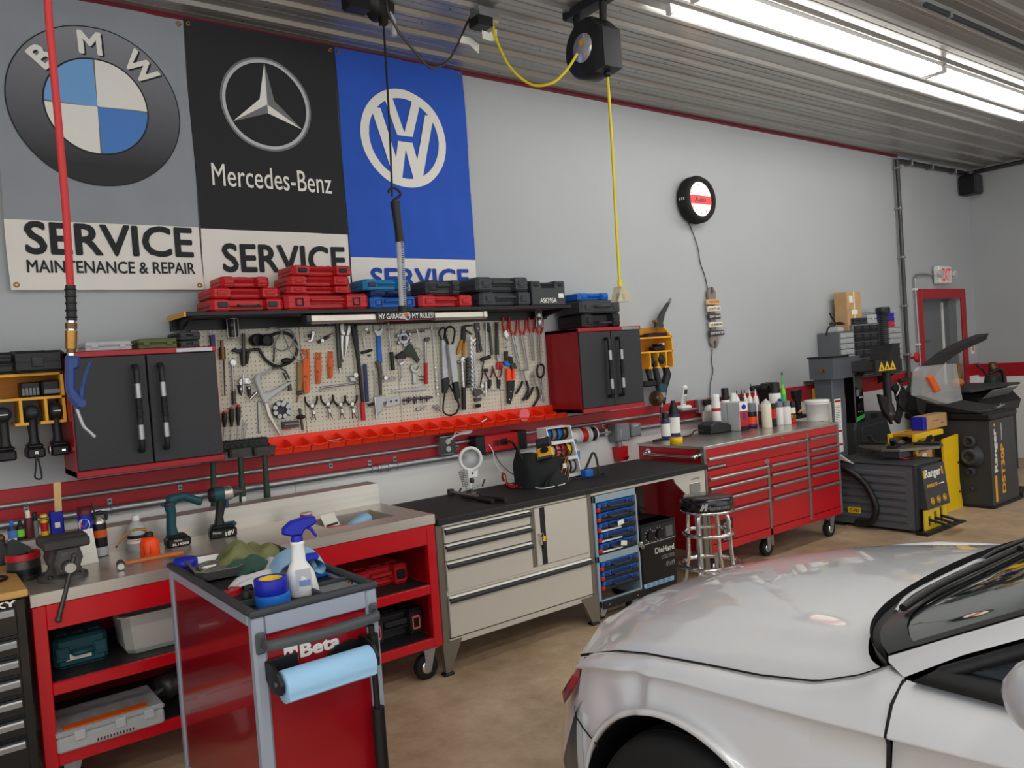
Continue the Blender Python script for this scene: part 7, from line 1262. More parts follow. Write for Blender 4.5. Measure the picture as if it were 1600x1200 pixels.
MB('black').box(-.08,.13,-.04,.04,0,.03,.004).b('base',t)
t=thing('yellow_box','yellow carton with a round grey gauge leaning behind the bucket','box',tuple(PY(1283,650,yb2)));t.location.z=CZ;q0=PY(1283,606,yb2).z-CZ;MB('yellow').box(-.075,.085,-.03,.03,0,q0,.003).b('carton',t);MB('light_grey').cyl((.035,-.03,q0*.62),(.035,-.036,q0*.62),.036,n=20).b('gauge_print',t);MB('ink').cyl((.035,-.036,q0*.62),(.035,-.037,q0*.62),.022,n=16).b('gauge_centre',t)
bottle('polish_bottle','shorter dark blue bottle with black cap at the left end of the chest','bottle',tuple(PZ(1041,686,CZ)),[(.034,0),(.036,.004),(.036,.135),(.030,.155),(.018,.165)],'navy',('black',.024),.055,.155,[('print_white',.025,.125,.036)])
bottle('polish_bottle','taller dark blue bottle with black cone cap at the left end of the chest','bottle',tuple(PZ(1055,684,CZ)),[(.042,0),(.044,.004),(.044,.185),(.040,.19)],'navy',None,0,0,[('print_white',.04,.165,.044)]);o=bpy.data.objects[[o.name for o in COL.objects if o.name.startswith('polish_bottle')][-1]];MB('black').lathe([(.041,.19),(.040,.215),(.022,.265),(.018,.285),(.018,.295)],n=20).b('cap',o)
t=thing('yellow_tape','bright yellow roll of tape at the left front of the chest','tape',tuple(PZ(1057,693,CZ)));MB('yellow').lathe([(.036,0),(.048,0),(.048,.052),(.036,.052),(.036,0)],n=30).b('tape',t);MB('navy').lathe([(.0355,.001),(.0355,.055),(.047,.056),(.049,.053)],n=30).b('rim',t)
m=MB('black');a,b=PZ(1021,689,CZ+.008),PZ(1044,684,CZ+.008);m.tube([a,b],.010,6);m.build('black_bar',label='short black bar lying at the back left corner of the chest',cat='bar')
b=PZ(1121,677,CZ);t=thing('battery_charger','black battery charging cradle with cord on the chest top','charger',(b.x+.02,b.y+.05,CZ),-.1);MB('black_plastic').prism([(-.10,0),(.13,0),(.13,.05),(.09,.075),(-.05,.095),(-.10,.07)],.075,-.075,'xz',.01).b('body',t);MB('dark_plastic').box(-.04,.03,-.06,.06,.085,.094,.003).b('rail',t);MB('black').tube([(-.10,0,.02),(-.18,.02,.04),(-.24,.02,.006),(-.34,0,.006),(-.38,.02,.02)],.006,8,sm=4).b('cord',t);MB('black').box(-.40,-.36,.0,.03,.0,.03,.004).b('plug',t)
t=thing('silver_post','bright steel bracket behind the jug at the back of the chest','bracket',(5.33,-.25,CZ));MB('brushed').box(-.08,.10,-.02,.0,.0,.17,.002).b('plate',t);MB('steel').box(.02,.035,-.026,-.02,.0,.17).b('rib',t)
# ================================================================ TIRE CHANGER
M('clear_thin',(225,228,228),.15,alpha=.28);M('machine_grey',(90,95,102),.42,var=.05);M('machine_dark',(56,59,64),.4);MG,MD='machine_grey','machine_dark'
X0,X1,Y0,Y1,ZT=6.50,6.96,-1.39,-.62,.555
t=thing('tire_changer','grey tire changer with ribbed side, turntable and yellow pedal plate','tire changer',(6.8,-1.0,0))
MB(MG).prism([(X0,.03),(X1,.03),(X1-.03,ZT),(X0+.0,ZT)],Y0+.05,Y1,'xz').w('body',t)
m=MB(MG)
for k in range(7):z=.085+.063*k;MB(MG).prism([(z,0),(z+.045,0),(z+.036,.016),(z+.006,.016)],0,1,'xy') if 0 else m.prism([(X0,z),(X0-.014,z+.008),(X0-.014,z+.036),(X0,z+.046)],Y0+.11,Y1-.02,'xz')
ribs=[]
for k in range(7):
 z=.085+.063*k;MB(MG).prism([(X0,z),(X0-.014,z+.008),(X0-.014,z+.036),(X0,z+.046)],Y0+.11,Y1-.02,'xz').w('rib',t)
MB(MD).prism([(X0-.002,.04),(X1,.04),(X1-.04,ZT+.0),(X0+.0,ZT)],Y0+.05,Y0+.03,'xz').w('front_frame',t)
MB(MD).prism([(Y0+.03,.20),(Y0-.035,.20),(Y0-.0,ZT-.01),(Y0+.03,ZT-.01)],X0+.05,X1-.02,'yz').w('front_panel',t)
def fp(x,z):return(x,Y0-.0365+.035*(z-.20)/(ZT-.21),z)
FD=(0,.035,ZT-.21)
MB('print_white').text('Ranger',fp(X0+.225,.475),(1,0,0),FD,w=.27,h=.085,bold=.04).w('lettering',t)
for x in(X0+.075,X1-.075):m=MB('amber');a,b,c,d=fp(x-.012,.45),fp(x+.012,.45),fp(x+.012,.515),fp(x-.012,.515);m.add([a,b,c,d],[(0,1,2,3)]);m.w('stripe',t)
MB('amber').text('R980XR',fp(X0+.19,.385),(1,0,0),FD,w=.18,h=.03,bold=.03).w('lettering',t);MB('print_white').add([fp(X0+.30,.378),fp(X0+.39,.378),fp(X0+.39,.386),fp(X0+.30,.386)],[(0,1,2,3)]).w('underline',t)
for k in range(3):
 q=fp(X0+.15+.105*k,.26);m=MB('amber');m.ring(Vector(q)+Vector((0,-.001,0)),(0,1,-.05),.026,.0035,20,6);m.prism([(q[0]+p[0],q[2]+p[1]) for p in circ(0,0,.016,6+k)],q[1],q[1]-.002,'xz');m.w('pedal_symbol',t)
M('plate_yellow',(232,196,44),.45);PY_='plate_yellow';yp=Y0-.012
m=MB(PY_);xs=[X0+.04,X0+.10,X0+.145,X0+.20,X0+.245,X0+.305,X0+.35,X0+.43]
for i in range(0,8,2):m.box(xs[i],xs[i+1],yp,yp+.012,.03,.195)
for i in(1,3,5):m.box(xs[i],xs[i+1],yp,yp+.012,.03,.055).box(xs[i],xs[i+1],yp,yp+.012,.125+.012*i,.195)
m.build('pedal_plate',t,world=True,label='yellow slotted pedal plate')
for i in(1,3,5):
 xm=(xs[i]+xs[i+1])/2;MB('black').box(xs[i],xs[i+1],yp+.012,yp+.02,.05,.18).w('slot',t)
 MB('black').tube([(xm,yp+.03,.11),(xm,yp-.05,.10),(xm+.02,yp-.13,.075)],.012,8).w('pedal_arm',t);MB('black').box(xm-.02,xm+.06,yp-.17,yp-.10,.062,.080,.006).w('pedal',t)
MB('black').box(X0-.02,X1,Y0-.06,Y0+.04,0,.03,.004).w('base_foot',t);MB('black').box(X0,X1,Y1-.1,Y1,0,.03).w('base_foot',t)
MB(MD).box(X0-.01,X1-.01,Y0+.02,Y1,ZT,ZT+.022,.008).w('top_cover',t)
pl=MB('yellow').box(X0-.0165,X0-.0145,Y0+.62-.0,Y0+.50,.125,.175).w('serial_plate',t)
MB('ink').text('C-781',(X0-.0172,Y0+.56,.15),(0,-1,0),(0,0,1),w=.085,h=.03,bold=.03).w('lettering',pl)
for y in(Y0+.08,Y0+.5,Y1-.03):
 for z in(.07,.52):MB('steel').cyl((X0-.001,y,z),(X0-.006,y,z),.005,n=8).w('bolt',t)
tc=Vector((6.93,-1.03,0));
MB('dark_steel').cyl(tc+Vector((0,0,ZT+.02)),tc+Vector((0,0,.66)),.10,.08).w('table_neck',t)
for s in(-1,1):MB(MG).box(tc.x-.05+s*.13,tc.x+.05+s*.13,tc.y-.09,tc.y+.05,ZT+.02,ZT+.085,.008).w('cylinder_block',t)
MB('red_plastic').tube([tc+Vector((-.22,-.10,ZT+.04)),tc+Vector((-.15,-.14,ZT+.02)),tc+Vector((-.02,-.14,ZT+.02)),tc+Vector((.06,-.10,ZT+.05))],.008,8,sm=4).w('air_line',t)
M('table_steel',(120,118,112),.4,metal=.8,var=.15)
P=[]
for k in range(4):
 a=k*PI/2+.25;P+=[(tc.x+.335*math.cos(a-.22),tc.y+.335*math.sin(a-.22)),(tc.x+.335*math.cos(a+.22),tc.y+.335*math.sin(a+.22)),(tc.x+.27*math.cos(a+PI/4),tc.y+.27*math.sin(a+PI/4))]
MB('table_steel').prism(P,.655,.676,'xy',.004).w('turntable',t)
for k in range(4):
 a=k*PI/2+.25;d=Vector((math.cos(a),math.sin(a),0));n=Vector((-d.y,d.x,0));c=tc+d*.22
 m=MB('black');m.X=T_((c.x,c.y,.677))@R__(a,4,'Z');m.box(-.11,.10,-.035,.035,0,.022,.004).prism([(-.04,.02),(.02,.02),(.05,.06),(.03,.085),(.0,.07),(-.01,.04)],-.02,.02,'xz',.004);m.w('jaw',t)
MB('dark_steel').lathe([(.03,0),(.05,.004),(.05,.02),(.03,.04),(.01,.045)],(tc.x,tc.y,.676)).w('centre_cap',t)
MB('black').tube([(X0-.03,Y1-.05,.52),(X0-.05,-.80,.50),(X0-.045,-.95,.40),(X0-.05,-1.04,.22),(X0-.05,-1.0,.08),(X0-.03,-.85,.05)],.028,10,sm=5).w('bead_arm',t)
MB('light_grey').prism([(-.85,.555),(-.60,.62),(-.55,.80),(-.56,.82),(-.62,.70),(-.80,.58)],X0-.03,X0+.0,'yz',.004).w('bead_blade',t)
cx0,cx1,cy0,cy1=6.60,6.80,-.62,-.44
MB(MG).box(cx0,cx1,cy0,cy1,.3,1.30,.01).w('column',t);MB(MG).prism([(cx0-.04,1.28),(cx1+.18,1.28),(cx1+.22,1.34),(cx1+.22,1.47),(cx0-.04,1.47)],cy0-.04,cy1+.02,'xz',.008).w('column_head',t)
MB('black').box(cx0-.05,cx1+.02,cy0-.05,cy1+.03,1.47,1.485,.004).w('head_cap',t);MB('brass').cyl((cx0-.045,cy0+.06,1.36),(cx0-.09,cy0+.05,1.365),.016,n=12).w('air_fitting',t)
MB('black').lathe([(.0,0),(.05,.01),(.06,.04),(.03,.06)],(cx1+.15,cy0-.05,1.34),(0,-1,0),6).w('lock_knob',t)
sh=Vector((7.05,-.88,0));a=Vector((cx1+.1,cy0+.02,0));d=(sh-a);L=d.length;ang=math.atan2(d.y,d.x)
m=MB('black');m.X=T_((a.x,a.y,0))@R__(ang,4,'Z');m.box(-.02,L+.06,-.06,.06,1.32,1.42,.008);arm=m.w('swing_arm',t)
q=[PY(x,y,-.90) for x,y in((1344,571),(1359,559),(1375,571))]
m0=sh+Vector((-.34,-.095,1.318))
MB('black').box(sh.x-.36,sh.x+.09,-.985,-.955,1.315,1.425,.006).w('arm_cover',t)
for k in range(3):
 x=sh.x-.27+.095*k;m=MB('yellow');m.prism([(x-.052,1.332),(x+.052,1.332),(x,1.412)],-.985,-.9865,'xz');w_=m.w('warning_triangle',t);MB('ink').prism([(x-.018,1.342),(x+.018,1.342),(x+.008,1.36),(x,1.375),(x-.012,1.36)],-.9865,-.9872,'xz').w('warning_symbol',w_)
MB('black').prism([(sh.x-.12,1.425),(sh.x+.09,1.425),(sh.x+.09,1.56),(sh.x-.03,1.56)],-.97,-.79,'xz',.008).w('clamp_block',t)
MB('black').tube([sh+Vector((.0,0,1.0)),sh+Vector((0,0,1.84))],.040,6).w('hex_shaft',t);m=MB('dark_plastic')
for k in range(14):m.ring(sh+Vector((0,0,1.58+.018*k)),(0,0,1),.042,.006,18,6)
m.build('spring',t,world=True,kind='stuff');MB('black').lathe([(.058,0),(.062,.01),(.062,.05),(.05,.06)],sh+Vector((0,0,1.83)),n=20).w('shaft_cap',t)
MB('black').tube([sh+Vector((0,0,1.02)),sh+Vector((0,0,.93))],[.045,.06],12).w('tool_holder',t);MB('dark_steel').ball(sh+Vector((0,0,.93)),(.07,.06,.045)).w('tool_hub',t)
yh=-.90
for pts in([(1372,616),(1384,620),(1388,640),(1397,654),(1392,658),(1393,663),(1378,640),(1374,626)],[(1390,604),(1400,597),(1412,606),(1416,626),(1409,645),(1404,662),(1397,655),(1403,640),(1403,622),(1398,612)]):
 Q=[PY(x,y,yh) for x,y in pts];MB('black').prism([(p.x,p.z) for p in Q],yh+.015,yh-.015,'xz',.004).w('mount_horn',t)
MB('light_grey').tube([PY(x,y,-.93) for x,y in((1402,598),(1406,606),(1401,618))],.006,6,sm=3).w('hose',t)
MB('black').tube([PY(x,y,-.93) for x,y in((1398,616),(1402,628),(1412,640),(1432,658))],.008,6,sm=4).w('control_cable',t)
m=MB('print_white');m.box(cx0-.0006,cx0-.0002,cy0+.02,cy0+.10,.85,1.08);m.X=None;m.box(cx0+.015,cx0+.12,cy0-.0012,cy0,.62,1.10);n_=m.w('notice',t)
for z in(1.07,.80,.68):MB('chest_red').box(cx0+.02,cx0+.115,cy0-.002,cy0-.0012,z,z+.018).w('notice_stripe',n_)
m=MB('grey_plastic')
for k in range(14):m.box(cx0+.022,cx0+.10-.01*(k%3),cy0-.002,cy0-.0012,.84+.015*k,.845+.015*k)
m.build('notice_print',n_,world=True,kind='stuff')
t=thing('display_box','narrow black display box with green stripe hanging on the tire changer column','box',(6.95,-.62,.86));MB('black_gloss').box(-.075,.075,-.05,.05,0,.44,.006).b('body',t);MB('green').prism([(-.07,.01),(.07,.04),(.07,.075),(-.06,.05)],-.051,-.053,'xz').b('green_stripe',t);MB('grey_plastic').box(-.05,.0,-.053,-.05,.24,.30,.003).b('card',t);MB('light_grey').box(.0,.05,-.053,-.05,.22,.235).b('card_edge',t)
for k in range(3):MB('light_grey').cyl((-.03+.03*k,-.051,.10),(-.03+.03*k,-.053,.10),.005,n=8).b('mark',t)
# ================================================================ SMALL PARTS ORGANISERS ON THE WALL
t=thing('organizer_shelf','thin steel wall shelf carrying the small parts drawer cabinets','shelf',(7.9,-.15,1.22));MB('dark_steel').box(7.12,8.66,-.26,0,1.222,1.236,.002).w('board',t)
for x in(7.3,8.5):MB('dark_steel').prism([(-.0,1.222),(-.22,1.222),(0,1.10)],x-.006,x+.006,'yz').w('bracket',t)
def drawers(name,label,x0,x1,z0,z1,nx,nz,front,col,y=-.25):
 t=thing(name,label,'organizer',((x0+x1)/2,-.12,z0));MB(col).box(x0,x1,y+.012,0-.005,z0,z1,.003).w('cabinet',t)
 w=(x1-x0-.02)/nx;h=(z1-z0-.02)/nz
 for i in range(nx):
  for j in range(nz):
   a=x0+.01+i*w;b=z0+.01+j*h;d=MB(front).box(a+.004,a+w-.004,y,y+.012,b+.004,b+h-.004,.002).w('drawer',t)
   MB(front).box(a+w*.4,a+w*.6,y-.008,y,b+h*.4,b+h*.5).w('pull',d) if front!='black' else MB('dark_plastic').box(a+w*.15,a+w*.85,y-.004,y,b+h*.5,b+h*.9).w('pull',d)
 return t
M('frost_drawer',(172,176,178),.3);M('cab_grey',(104,108,112),.45)
drawers('drawer_organizer','grey cabinet of frosted small parts drawers, left of the three on the shelf',7.40,7.66,1.24,1.70,1,8,'frost_drawer','cab_grey')
drawers('drawer_organizer','black small parts bin cabinet, middle of the three on the shelf',7.665,8.265,1.24,1.765,4,6,'black','grey_plastic');drawers('drawer_organizer','grey cabinet of frosted small parts drawers, right of the three on the shelf',8.27,8.62,1.24,1.72,1,8,'frost_drawer','grey_plastic')
t=thing('wall_panel','pale grey metal panel behind the right drawer cabinet','panel',(8.72,-.03,1.2));MB('light_grey').box(8.625,8.86,-.03,-.001,1.205,1.80,.004).w('panel',t);MB('galvanized').box(8.64,8.84,-.034,-.03,1.22,1.235).w('fold',t)
bb=[PY(x,y,-.2) for x,y in((1325,503),(1347,498),(1310,456))]
t=thing('shipping_box','tall brown printed cardboard box standing on the left drawer cabinet','box',((bb[0].x+bb[1].x)/2,-.13,1.702));w=bb[1].x-bb[0].x;H=bb[2].z-1.702
MB('cardboard').box(-w/2,w/2,-.07,.07,0,H,.004).b('carton',t);MB('cream').box(-.010,.010,-.0715,-.07,0,H).mat('paper').box(-w*.34,-w*.1,-.072,-.07,H*.72,H*.90).box(-w*.2,w*.2,-.072,-.07,H*.42,H*.54).box(w*.25,w*.46,-.072,-.07,.0,H*.14).b('labels',t)
m=MB('old_wood')
for k in range(6):m.box(-w*.4+.04*(k%3),-w*.4+.04*(k%3)+.04,-.0712,-.07,H*(.12+.14*k),H*(.12+.14*k)+.008)
m.build('box_print',t,kind='stuff');MB('old_wood').box(-w/2-.001,w/2+.001,-.004,.004,H-.001,H+.002).b('flap_seam',t)
t=thing('cable_coil','black cable coil with a wand lying on the left drawer cabinet','cable',(7.47,-.17,1.702));MB('clear').box(-.07,.05,-.06,.06,0,.05,.01).b('clear_bag',t);MB('black').tube([(-.18,0,-.03),(-.16,-.02,.05),(-.05,-.05,.09),(.1,-.03,.08),(.14,.03,.08),(.0,.05,.09),(-.1,.0,.085)],.009,8,sm=4).b('coil',t);MB('black').tube([(0,0,.09),(-.12,-.03,.15),(-.16,-.04,.185)],.007,8).b('wand',t)
for k,(x0,x1,z0,z1,mt,lb) in enumerate(((8.20,8.50,1.722,1.782,'red_plastic','red flat case lying on the right drawer cabinet'),(8.19,8.50,1.784,1.865,'deep_blue','blue flat case lying on the red flat case'),(7.70,7.95,1.767,1.83,'dark_plastic','dark flat box on the middle black bin cabinet'),(7.96,8.14,1.767,1.86,'frosted','clear ribbed box on the middle black bin cabinet'),(8.22,8.56,1.867,1.90,'light_grey','pale thin box on top of the blue flat case'))):
 t=thing('flat_case',lb,'case',((x0+x1)/2,-.14,z0));w=x1-x0;h=z1-z0;MB(mt).box(-w/2,w/2,-.1,.09,0,h*.5,.005).b('base',t);MB(mt).box(-w/2,w/2,-.1,.09,h*.54,h,.006).b('lid',t);MB(mt).box(-.02,.02,-.106,-.1,h*.3,h*.7,.002).b('latch',t)
t=thing('air_valve','silver air regulator with yellow hose end on the red band','valve',(7.55,-.05,.98));MB('galvanized').box(-.06,.04,-.05,.02,0,.15,.01).b('body',t);MB('chrome').cyl((.0,-.05,.10),(.0,-.07,.10),.03).b('gauge',t);MB('amber').cyl((.05,-.03,.07),(.16,-.03,.06),.022).b('hose_end',t)
t=thing('tool_case','large black moulded case leaning upright against the white wall','case',(7.95,-.14,0));
t.location.y=-.23;m=MB('charcoal');m.X=R__(-.10,4,'X');m.prism([(-.36,.0),(.42,0),(.40,.45),(.30,.84),(.05,.865),(-.26,.85),(-.34,.70)],.07,-.07,'xz',.02);m.b('shell',t);m=MB('charcoal');m.X=R__(-.10,4,'X');m.prism([(-.28,.06),(.34,.06),(.32,.42),(-.27,.40)],-.068,-.082,'xz',.008).prism([(-.27,.44),(.31,.46),(.24,.74),(-.22,.72)],-.068,-.082,'xz',.008);m.b('moulded_panels',t);m=MB('black');m.X=R__(-.10,4,'X');m.box(.0,.12,-.075,-.06,.79,.84,.004);m.b('handle_hole',t)
t=thing('yellow_stand','bright yellow steel stand between the tire changer and the balancer','stand',(7.45,-1.1,0));ys=-1.16
a,b,c,d=PY(1430,680,ys),PY(1497,678,ys),PY(1475,690,ys),PY(1502,780,ys)
MB('yellow').prism([(c.x,.0),(d.x+.03,0.0),(d.x-.01,.25),(b.x,b.z),(c.x-.02,c.z+.02)],ys,ys+.02,'xz',.003).w('side_plate',t);MB('yellow').box(a.x,c.x,ys,ys+.03,a.z-.045,a.z,.004).w('top_bar',t);MB('yellow').box(a.x,a.x+.045,ys,ys+.03,0,a.z-.045,.004).w('left_post',t)
MB('yellow').box(a.x,c.x,ys,ys+.03,.36,.39,.004).w('middle_bar',t);MB('yellow').box(a.x,b.x,ys+.22,ys+.25,0,a.z,.004).w('rear_plate',t)
for z in(.15,.42):MB('dark_steel').cyl((b.x-.03,ys-.001,z),(b.x-.03,ys-.005,z),.012,n=10).w('hole',t)
MB('amber_dark').box(a.x+.045,c.x,ys+.03,ys+.22,.30,.31).box(a.x+.045,c.x,ys+.03,ys+.22,a.z-.02,a.z).w('shelf',t)
zc=a.z+.001;e,f_=PY(1448,672,ys+.05),PY(1485,672,ys+.05);H=.125
t=thing('cardboard_box','brown cardboard box with blue taped corner on top of the yellow stand','box',((e.x+f_.x)/2,ys+.13,zc));w=f_.x-e.x;MB('cardboard').box(-w/2+.03,w/2,-.055,.055,0,H,.004).b('carton',t);MB('deep_blue').box(-w/2,-w/2+.06,-.057,.057,0,H*.97,.006).b('blue_wrap',t);MB('old_wood').box(-.06,.06,-.0565,-.055,H*.55,H*.62).box(.1,.16,-.0565,-.055,H*.3,H*.37).b('print',t)
t=thing('cardboard_box','brown cardboard box with white label inside the yellow stand','box',(a.x+.22,ys+.12,.392));MB('cardboard').box(-.14,.15,-.08,.08,0,.20,.004).b('carton',t);MB('paper').box(-.03,.04,-.0815,-.08,.12,.18).b('label',t)
# ================================================================ WHEEL BALANCER
B0,B1,C0,C1,BT=7.80,8.32,-1.41,-.70,.80
t=thing('wheel_balancer','black wheel balancer with parts tray and tall curved wheel guard','wheel balancer',(8.05,-1.05,0))
MB(MD).prism([(B0,0.02),(B1+.06,.02),(B1,BT),(B0,BT)],C0,C1,'xz').w('body',t);MB('black').box(B0-.02,B1+.06,C0-.02,C1,0,.022,.004).w('base',t)
MB('black').box(B0-.03,B1+.03,C0-.03,C1+.05,BT,BT+.075,.02).w('parts_tray',t)
m=MB('dark_plastic')
for i in range(3):
 for j in range(3):m.box(B0+.02+.165*i,B0+.16+.165*i,C0+.03+.22*j,C0+.20+.22*j,BT+.075,BT+.085,.004)
m.build('tray_rims',t,world=True,kind='stuff')
MB('black').prism([(C0+.05,BT+.075),(C1+.04,BT+.075),(C1+.04,BT+.20),(C1-.10,BT+.18)],B0-.03,B1,'yz',.01).w('tray_back',t)
for z,r in((.61,.055),(.47,.075),(.33,.04),(.17,.018)):
 y=-1.24;o=MB('charcoal').lathe([(r*1.5,0),(r*1.5,.012),(r,.02),(r,.05),(r*.6,.06),(r*.6,.035),(.01,.035)] if z==.47 else[(r,0),(r*1.05,.03),(r*.95,.045),(r*.6,.05),(r*.55,.03),(.01,.03)],(B0,y,z),(-1,0,0),28).w('cone',t)
 if r>.03:MB('dark_plastic').cyl((B0,y,z),(B0-.075,y,z),.014,n=12).w('peg',o)
FX=lambda x,z:(x,C0-.0012,z)
MB('print_white').text('Ranger',FX(7.905,.52),(0,0,1),(-1,0,0),w=.40,h=.085,bold=.045).w('lettering',t)
MB('amber').text('DST30P',FX(8.045,.34),(0,0,1),(-1,0,0),w=.46,h=.075,bold=.045).w('lettering',t);MB('amber').box(7.865,7.905,C0-.0018,C0,.05,.29).box(7.885,7.915,C0-.0018,C0,.745,.765).w('stripe',t);MB('print_white').box(8.04,8.048,C0-.0018,C0,.60,.76).w('small_print',t)
yg=-.95;arc=[(1432,640),(1434,612),(1445,588),(1462,568),(1484,550),(1506,537),(1522,530),(1545,521)];arc2=[(1545,521),(1541,531),(1530,536),(1510,545),(1492,556),(1478,566),(1466,580),(1454,600),(1448,620),(1445,650)]
Q=[PY(x,y,yg) for x,y in arc+arc2[1:]];MB('black').prism([(p.x,p.z) for p in Q],yg,yg+.13,'xz',.01).w('wheel_guard',t)
a,b=PY(1436,612,yg-.02),PY(1437,640,yg-.02);MB('black').tube([a,a+Vector((-.06,-.01,-.01)),b+Vector((-.06,-.01,.0)),b+Vector((.04,0,-.05))],.012,8).w('guard_handle',t)
P=[(1443,578),(1450,572),(1494,568),(1504,625),(1480,631),(1440,618)];Q=[PY(x,y,yg-.16) for x,y in P]
t2=thing('clear_cover','clear plastic cover leaning on the balancer tray','cover',(Q[4].x,yg-.16,Q[4].z));MB('clear_thin').prism([(p.x,p.z) for p in Q],yg-.16,yg-.05,'xz',.02).w('shell',t2)
P=[(1447,590),(1455,586),(1468,610),(1460,614)];Q=[PY(x,y,yg-.18) for x,y in P];MB('orange').prism([(p.x,p.z) for p in Q],yg-.175,yg-.20,'xz',.008).w('orange_handle',t2)
t3=thing('weight_pliers','steel pliers lying on the front edge of the balancer tray','pliers',(8.2,-1.36,BT+.08));MB('chrome').tube([(-.10,0,.01),(0,.01,.012),(.07,.0,.03)],.008,8).b('handle',t3);MB('chrome').tube([(-.10,.03,.01),(0,.015,.012),(.07,.03,.03)],.008,8).b('handle',t3);MB('dark_steel').box(-.15,-.10,-.0,.03,.0,.02,.004).b('jaw',t3)
t=thing('diagnostic_cart','tall black diagnostic cabinet with slanted control panel at the right edge','cabinet',(9.45,-.5,0));D0,D1,E0,E1=9.02,9.95,-.82,-.15
MB('black').box(D0,D1,E0,E1,.03,.72,.01).w('cabinet',t);MB('black').prism([(E0-.03,.72),(E1,.72),(E1,1.0),(E0+.05,.95),(E0-.06,.82)],D0-.03,D1,'yz',.01).w('console',t)
MB('dark_plastic').box(D0-.30,D1,E0-.06,E1,.985,1.01,.008).w('top_shelf',t)
m=MB('dark_plastic')
for k in range(9):m.box(D0+.05,D1-.05,E0-.006,E0,.10+.035*k,.118+.035*k,.003)
m.build('vent_louvers',t,world=True,kind='stuff');MB('grey_plastic').box(D0+.2,D0+.4,E0-.004,E0,.45,.475).w('name_plate',t)
m=MB('grey_plastic');m.X=T_((D0+.35,E0-.01,.90))@R__(-.7,4,'X');m.box(-.25,.4,-.12,.10,0,.008,.002);m.mat('light_grey').box(-.2,.0,.0,.06,.008,.011).box(.05,.25,.0,.06,.008,.011);m.w('control_panel',t)
for x in(D0+.08,D1-.08):MB('rubber').cyl((x,E0+.02,.03),(x,E0+.06,.03),.03,n=16).w('wheel',t)
MB('dark_steel').prism([(8.42,0),(8.70,0),(8.70,.04),(8.56,.09),(8.42,.05)],-1.42,-1.30,'xz',.006).build('foot_pedal',label='dark steel foot pedal on the floor at the right edge',cat='pedal')
t=thing('gas_cylinder','green gas cylinder with brown cap standing behind the diagnostic cabinet','cylinder',(10.45,-.40,0));MB('dark_green').lathe([(.10,0),(.11,.01),(.11,.95),(.09,1.05),(.04,1.10)],n=24).b('tank',t);MB('bronze').lathe([(.045,1.10),(.05,1.12),(.05,1.2),(.03,1.22)],n=16).b('cap',t);MB('light_grey').lathe([(.1105,.75),(.1105,.95)],n=24).b('label',t)
t=thing('welding_leads','red and black welding leads draped over the gas cylinder','cables',(10.25,-.45,.8));MB('maroon').tube([(-.35,.0,.42),(-.2,0,.36),(-.1,-.02,.28),(.05,-.1,.32),(.12,-.1,.3),(.15,-.1,.1),(.12,-.1,-.1)],.018,8,sm=4).b('lead',t);MB('black').tube([(-.1,-.03,.30),(.0,-.12,.34),(.05,-.12,.1),(.0,-.12,-.1)],.018,8,sm=4).b('lead',t)
t=thing('wood_plank','olive brown wooden plank leaning behind the diagnostic cabinet','plank',(10.15,-.10,0));m=MB('old_wood');m.X=R__(-.05,4,'X')@R__(.18,4,'Y');m.box(-.05,.05,-.03,.03,.03,1.25,.006);m.b('board',t);m=MB('brass');m.X=R__(-.05,4,'X')@R__(.18,4,'Y');m.box(-.02,.02,-.034,-.03,1.05,1.13,.002);m.b('hook',t)
t=thing('orange_ball','brown orange ball shaped knob resting on the diagnostic cabinet shelf','knob',(9.18,-.55,1.01));MB('handle_wood').ball((0,0,.055),(.065,.065,.05)).b('ball',t);MB('bronze').lathe([(.03,0),(.03,.01)],n=14).b('foot',t)
# ================================================================ SILVER CAR (nose towards the benches)
XC,YN=2.41,-2.22
def CP(s,l,z):return(XC-l,YN-s,z)
def tab(T):
 def f(s):
  if s<=T[0][0]:return T[0][1]
  for(a,p),(b,q) in zip(T,T[1:]):
   if s<=b:t_=(s-a)/(b-a);return p+(q-p)*t_
  return T[-1][1]
 return f
zgap=tab([(.45,.690),(.50,.712),(.58,.748),(.66,.774),(.78,.796),(.99,.82),(1.165,.838),(1.32,.866),(1.42,.905),(1.49,.946)])
zcen=tab([(.14,.672),(.18,.70),(.30,.755),(.5,.81),(.8,.868),(1.1,.922),(1.3,.956),(1.5,.972)])
zcr=tab([(.5,.70),(.58,.732),(.66,.757),(.75,.777),(.84,.793),(1.0,.81),(1.19,.822),(1.34,.832),(1.53,.848),(1.8,.872),(2.5,.90),(3.4,.92)])
def lgap(s):return .78-.03*max(0,(.62-s)/.2)-.02*max(0,(s-1.3)/.2)
def taper(s):return 1-.055*max(0,(.80-s)/.3)**2
def cowl(l):return 1.285+.11*l*l+.70*l**6
def ss(a,b,x):t_=min(1,max(0,(x-a)/(b-a)));return t_*t_*(3-2*t_)
car=thing('car','silver four door car with dented left front fender, nose towards the benches','car',(XC,YN-1.6,0));CS='car_silver'
def mesh(rows,mat,name,parent=None,label=None,flip=False,mirror=False):
 m=MB(mat);m.grid([[CP(*p) for p in r] for r in rows]);return m.build(name,parent or car,label,world=True)
NU,NV=44,40;rows=[]
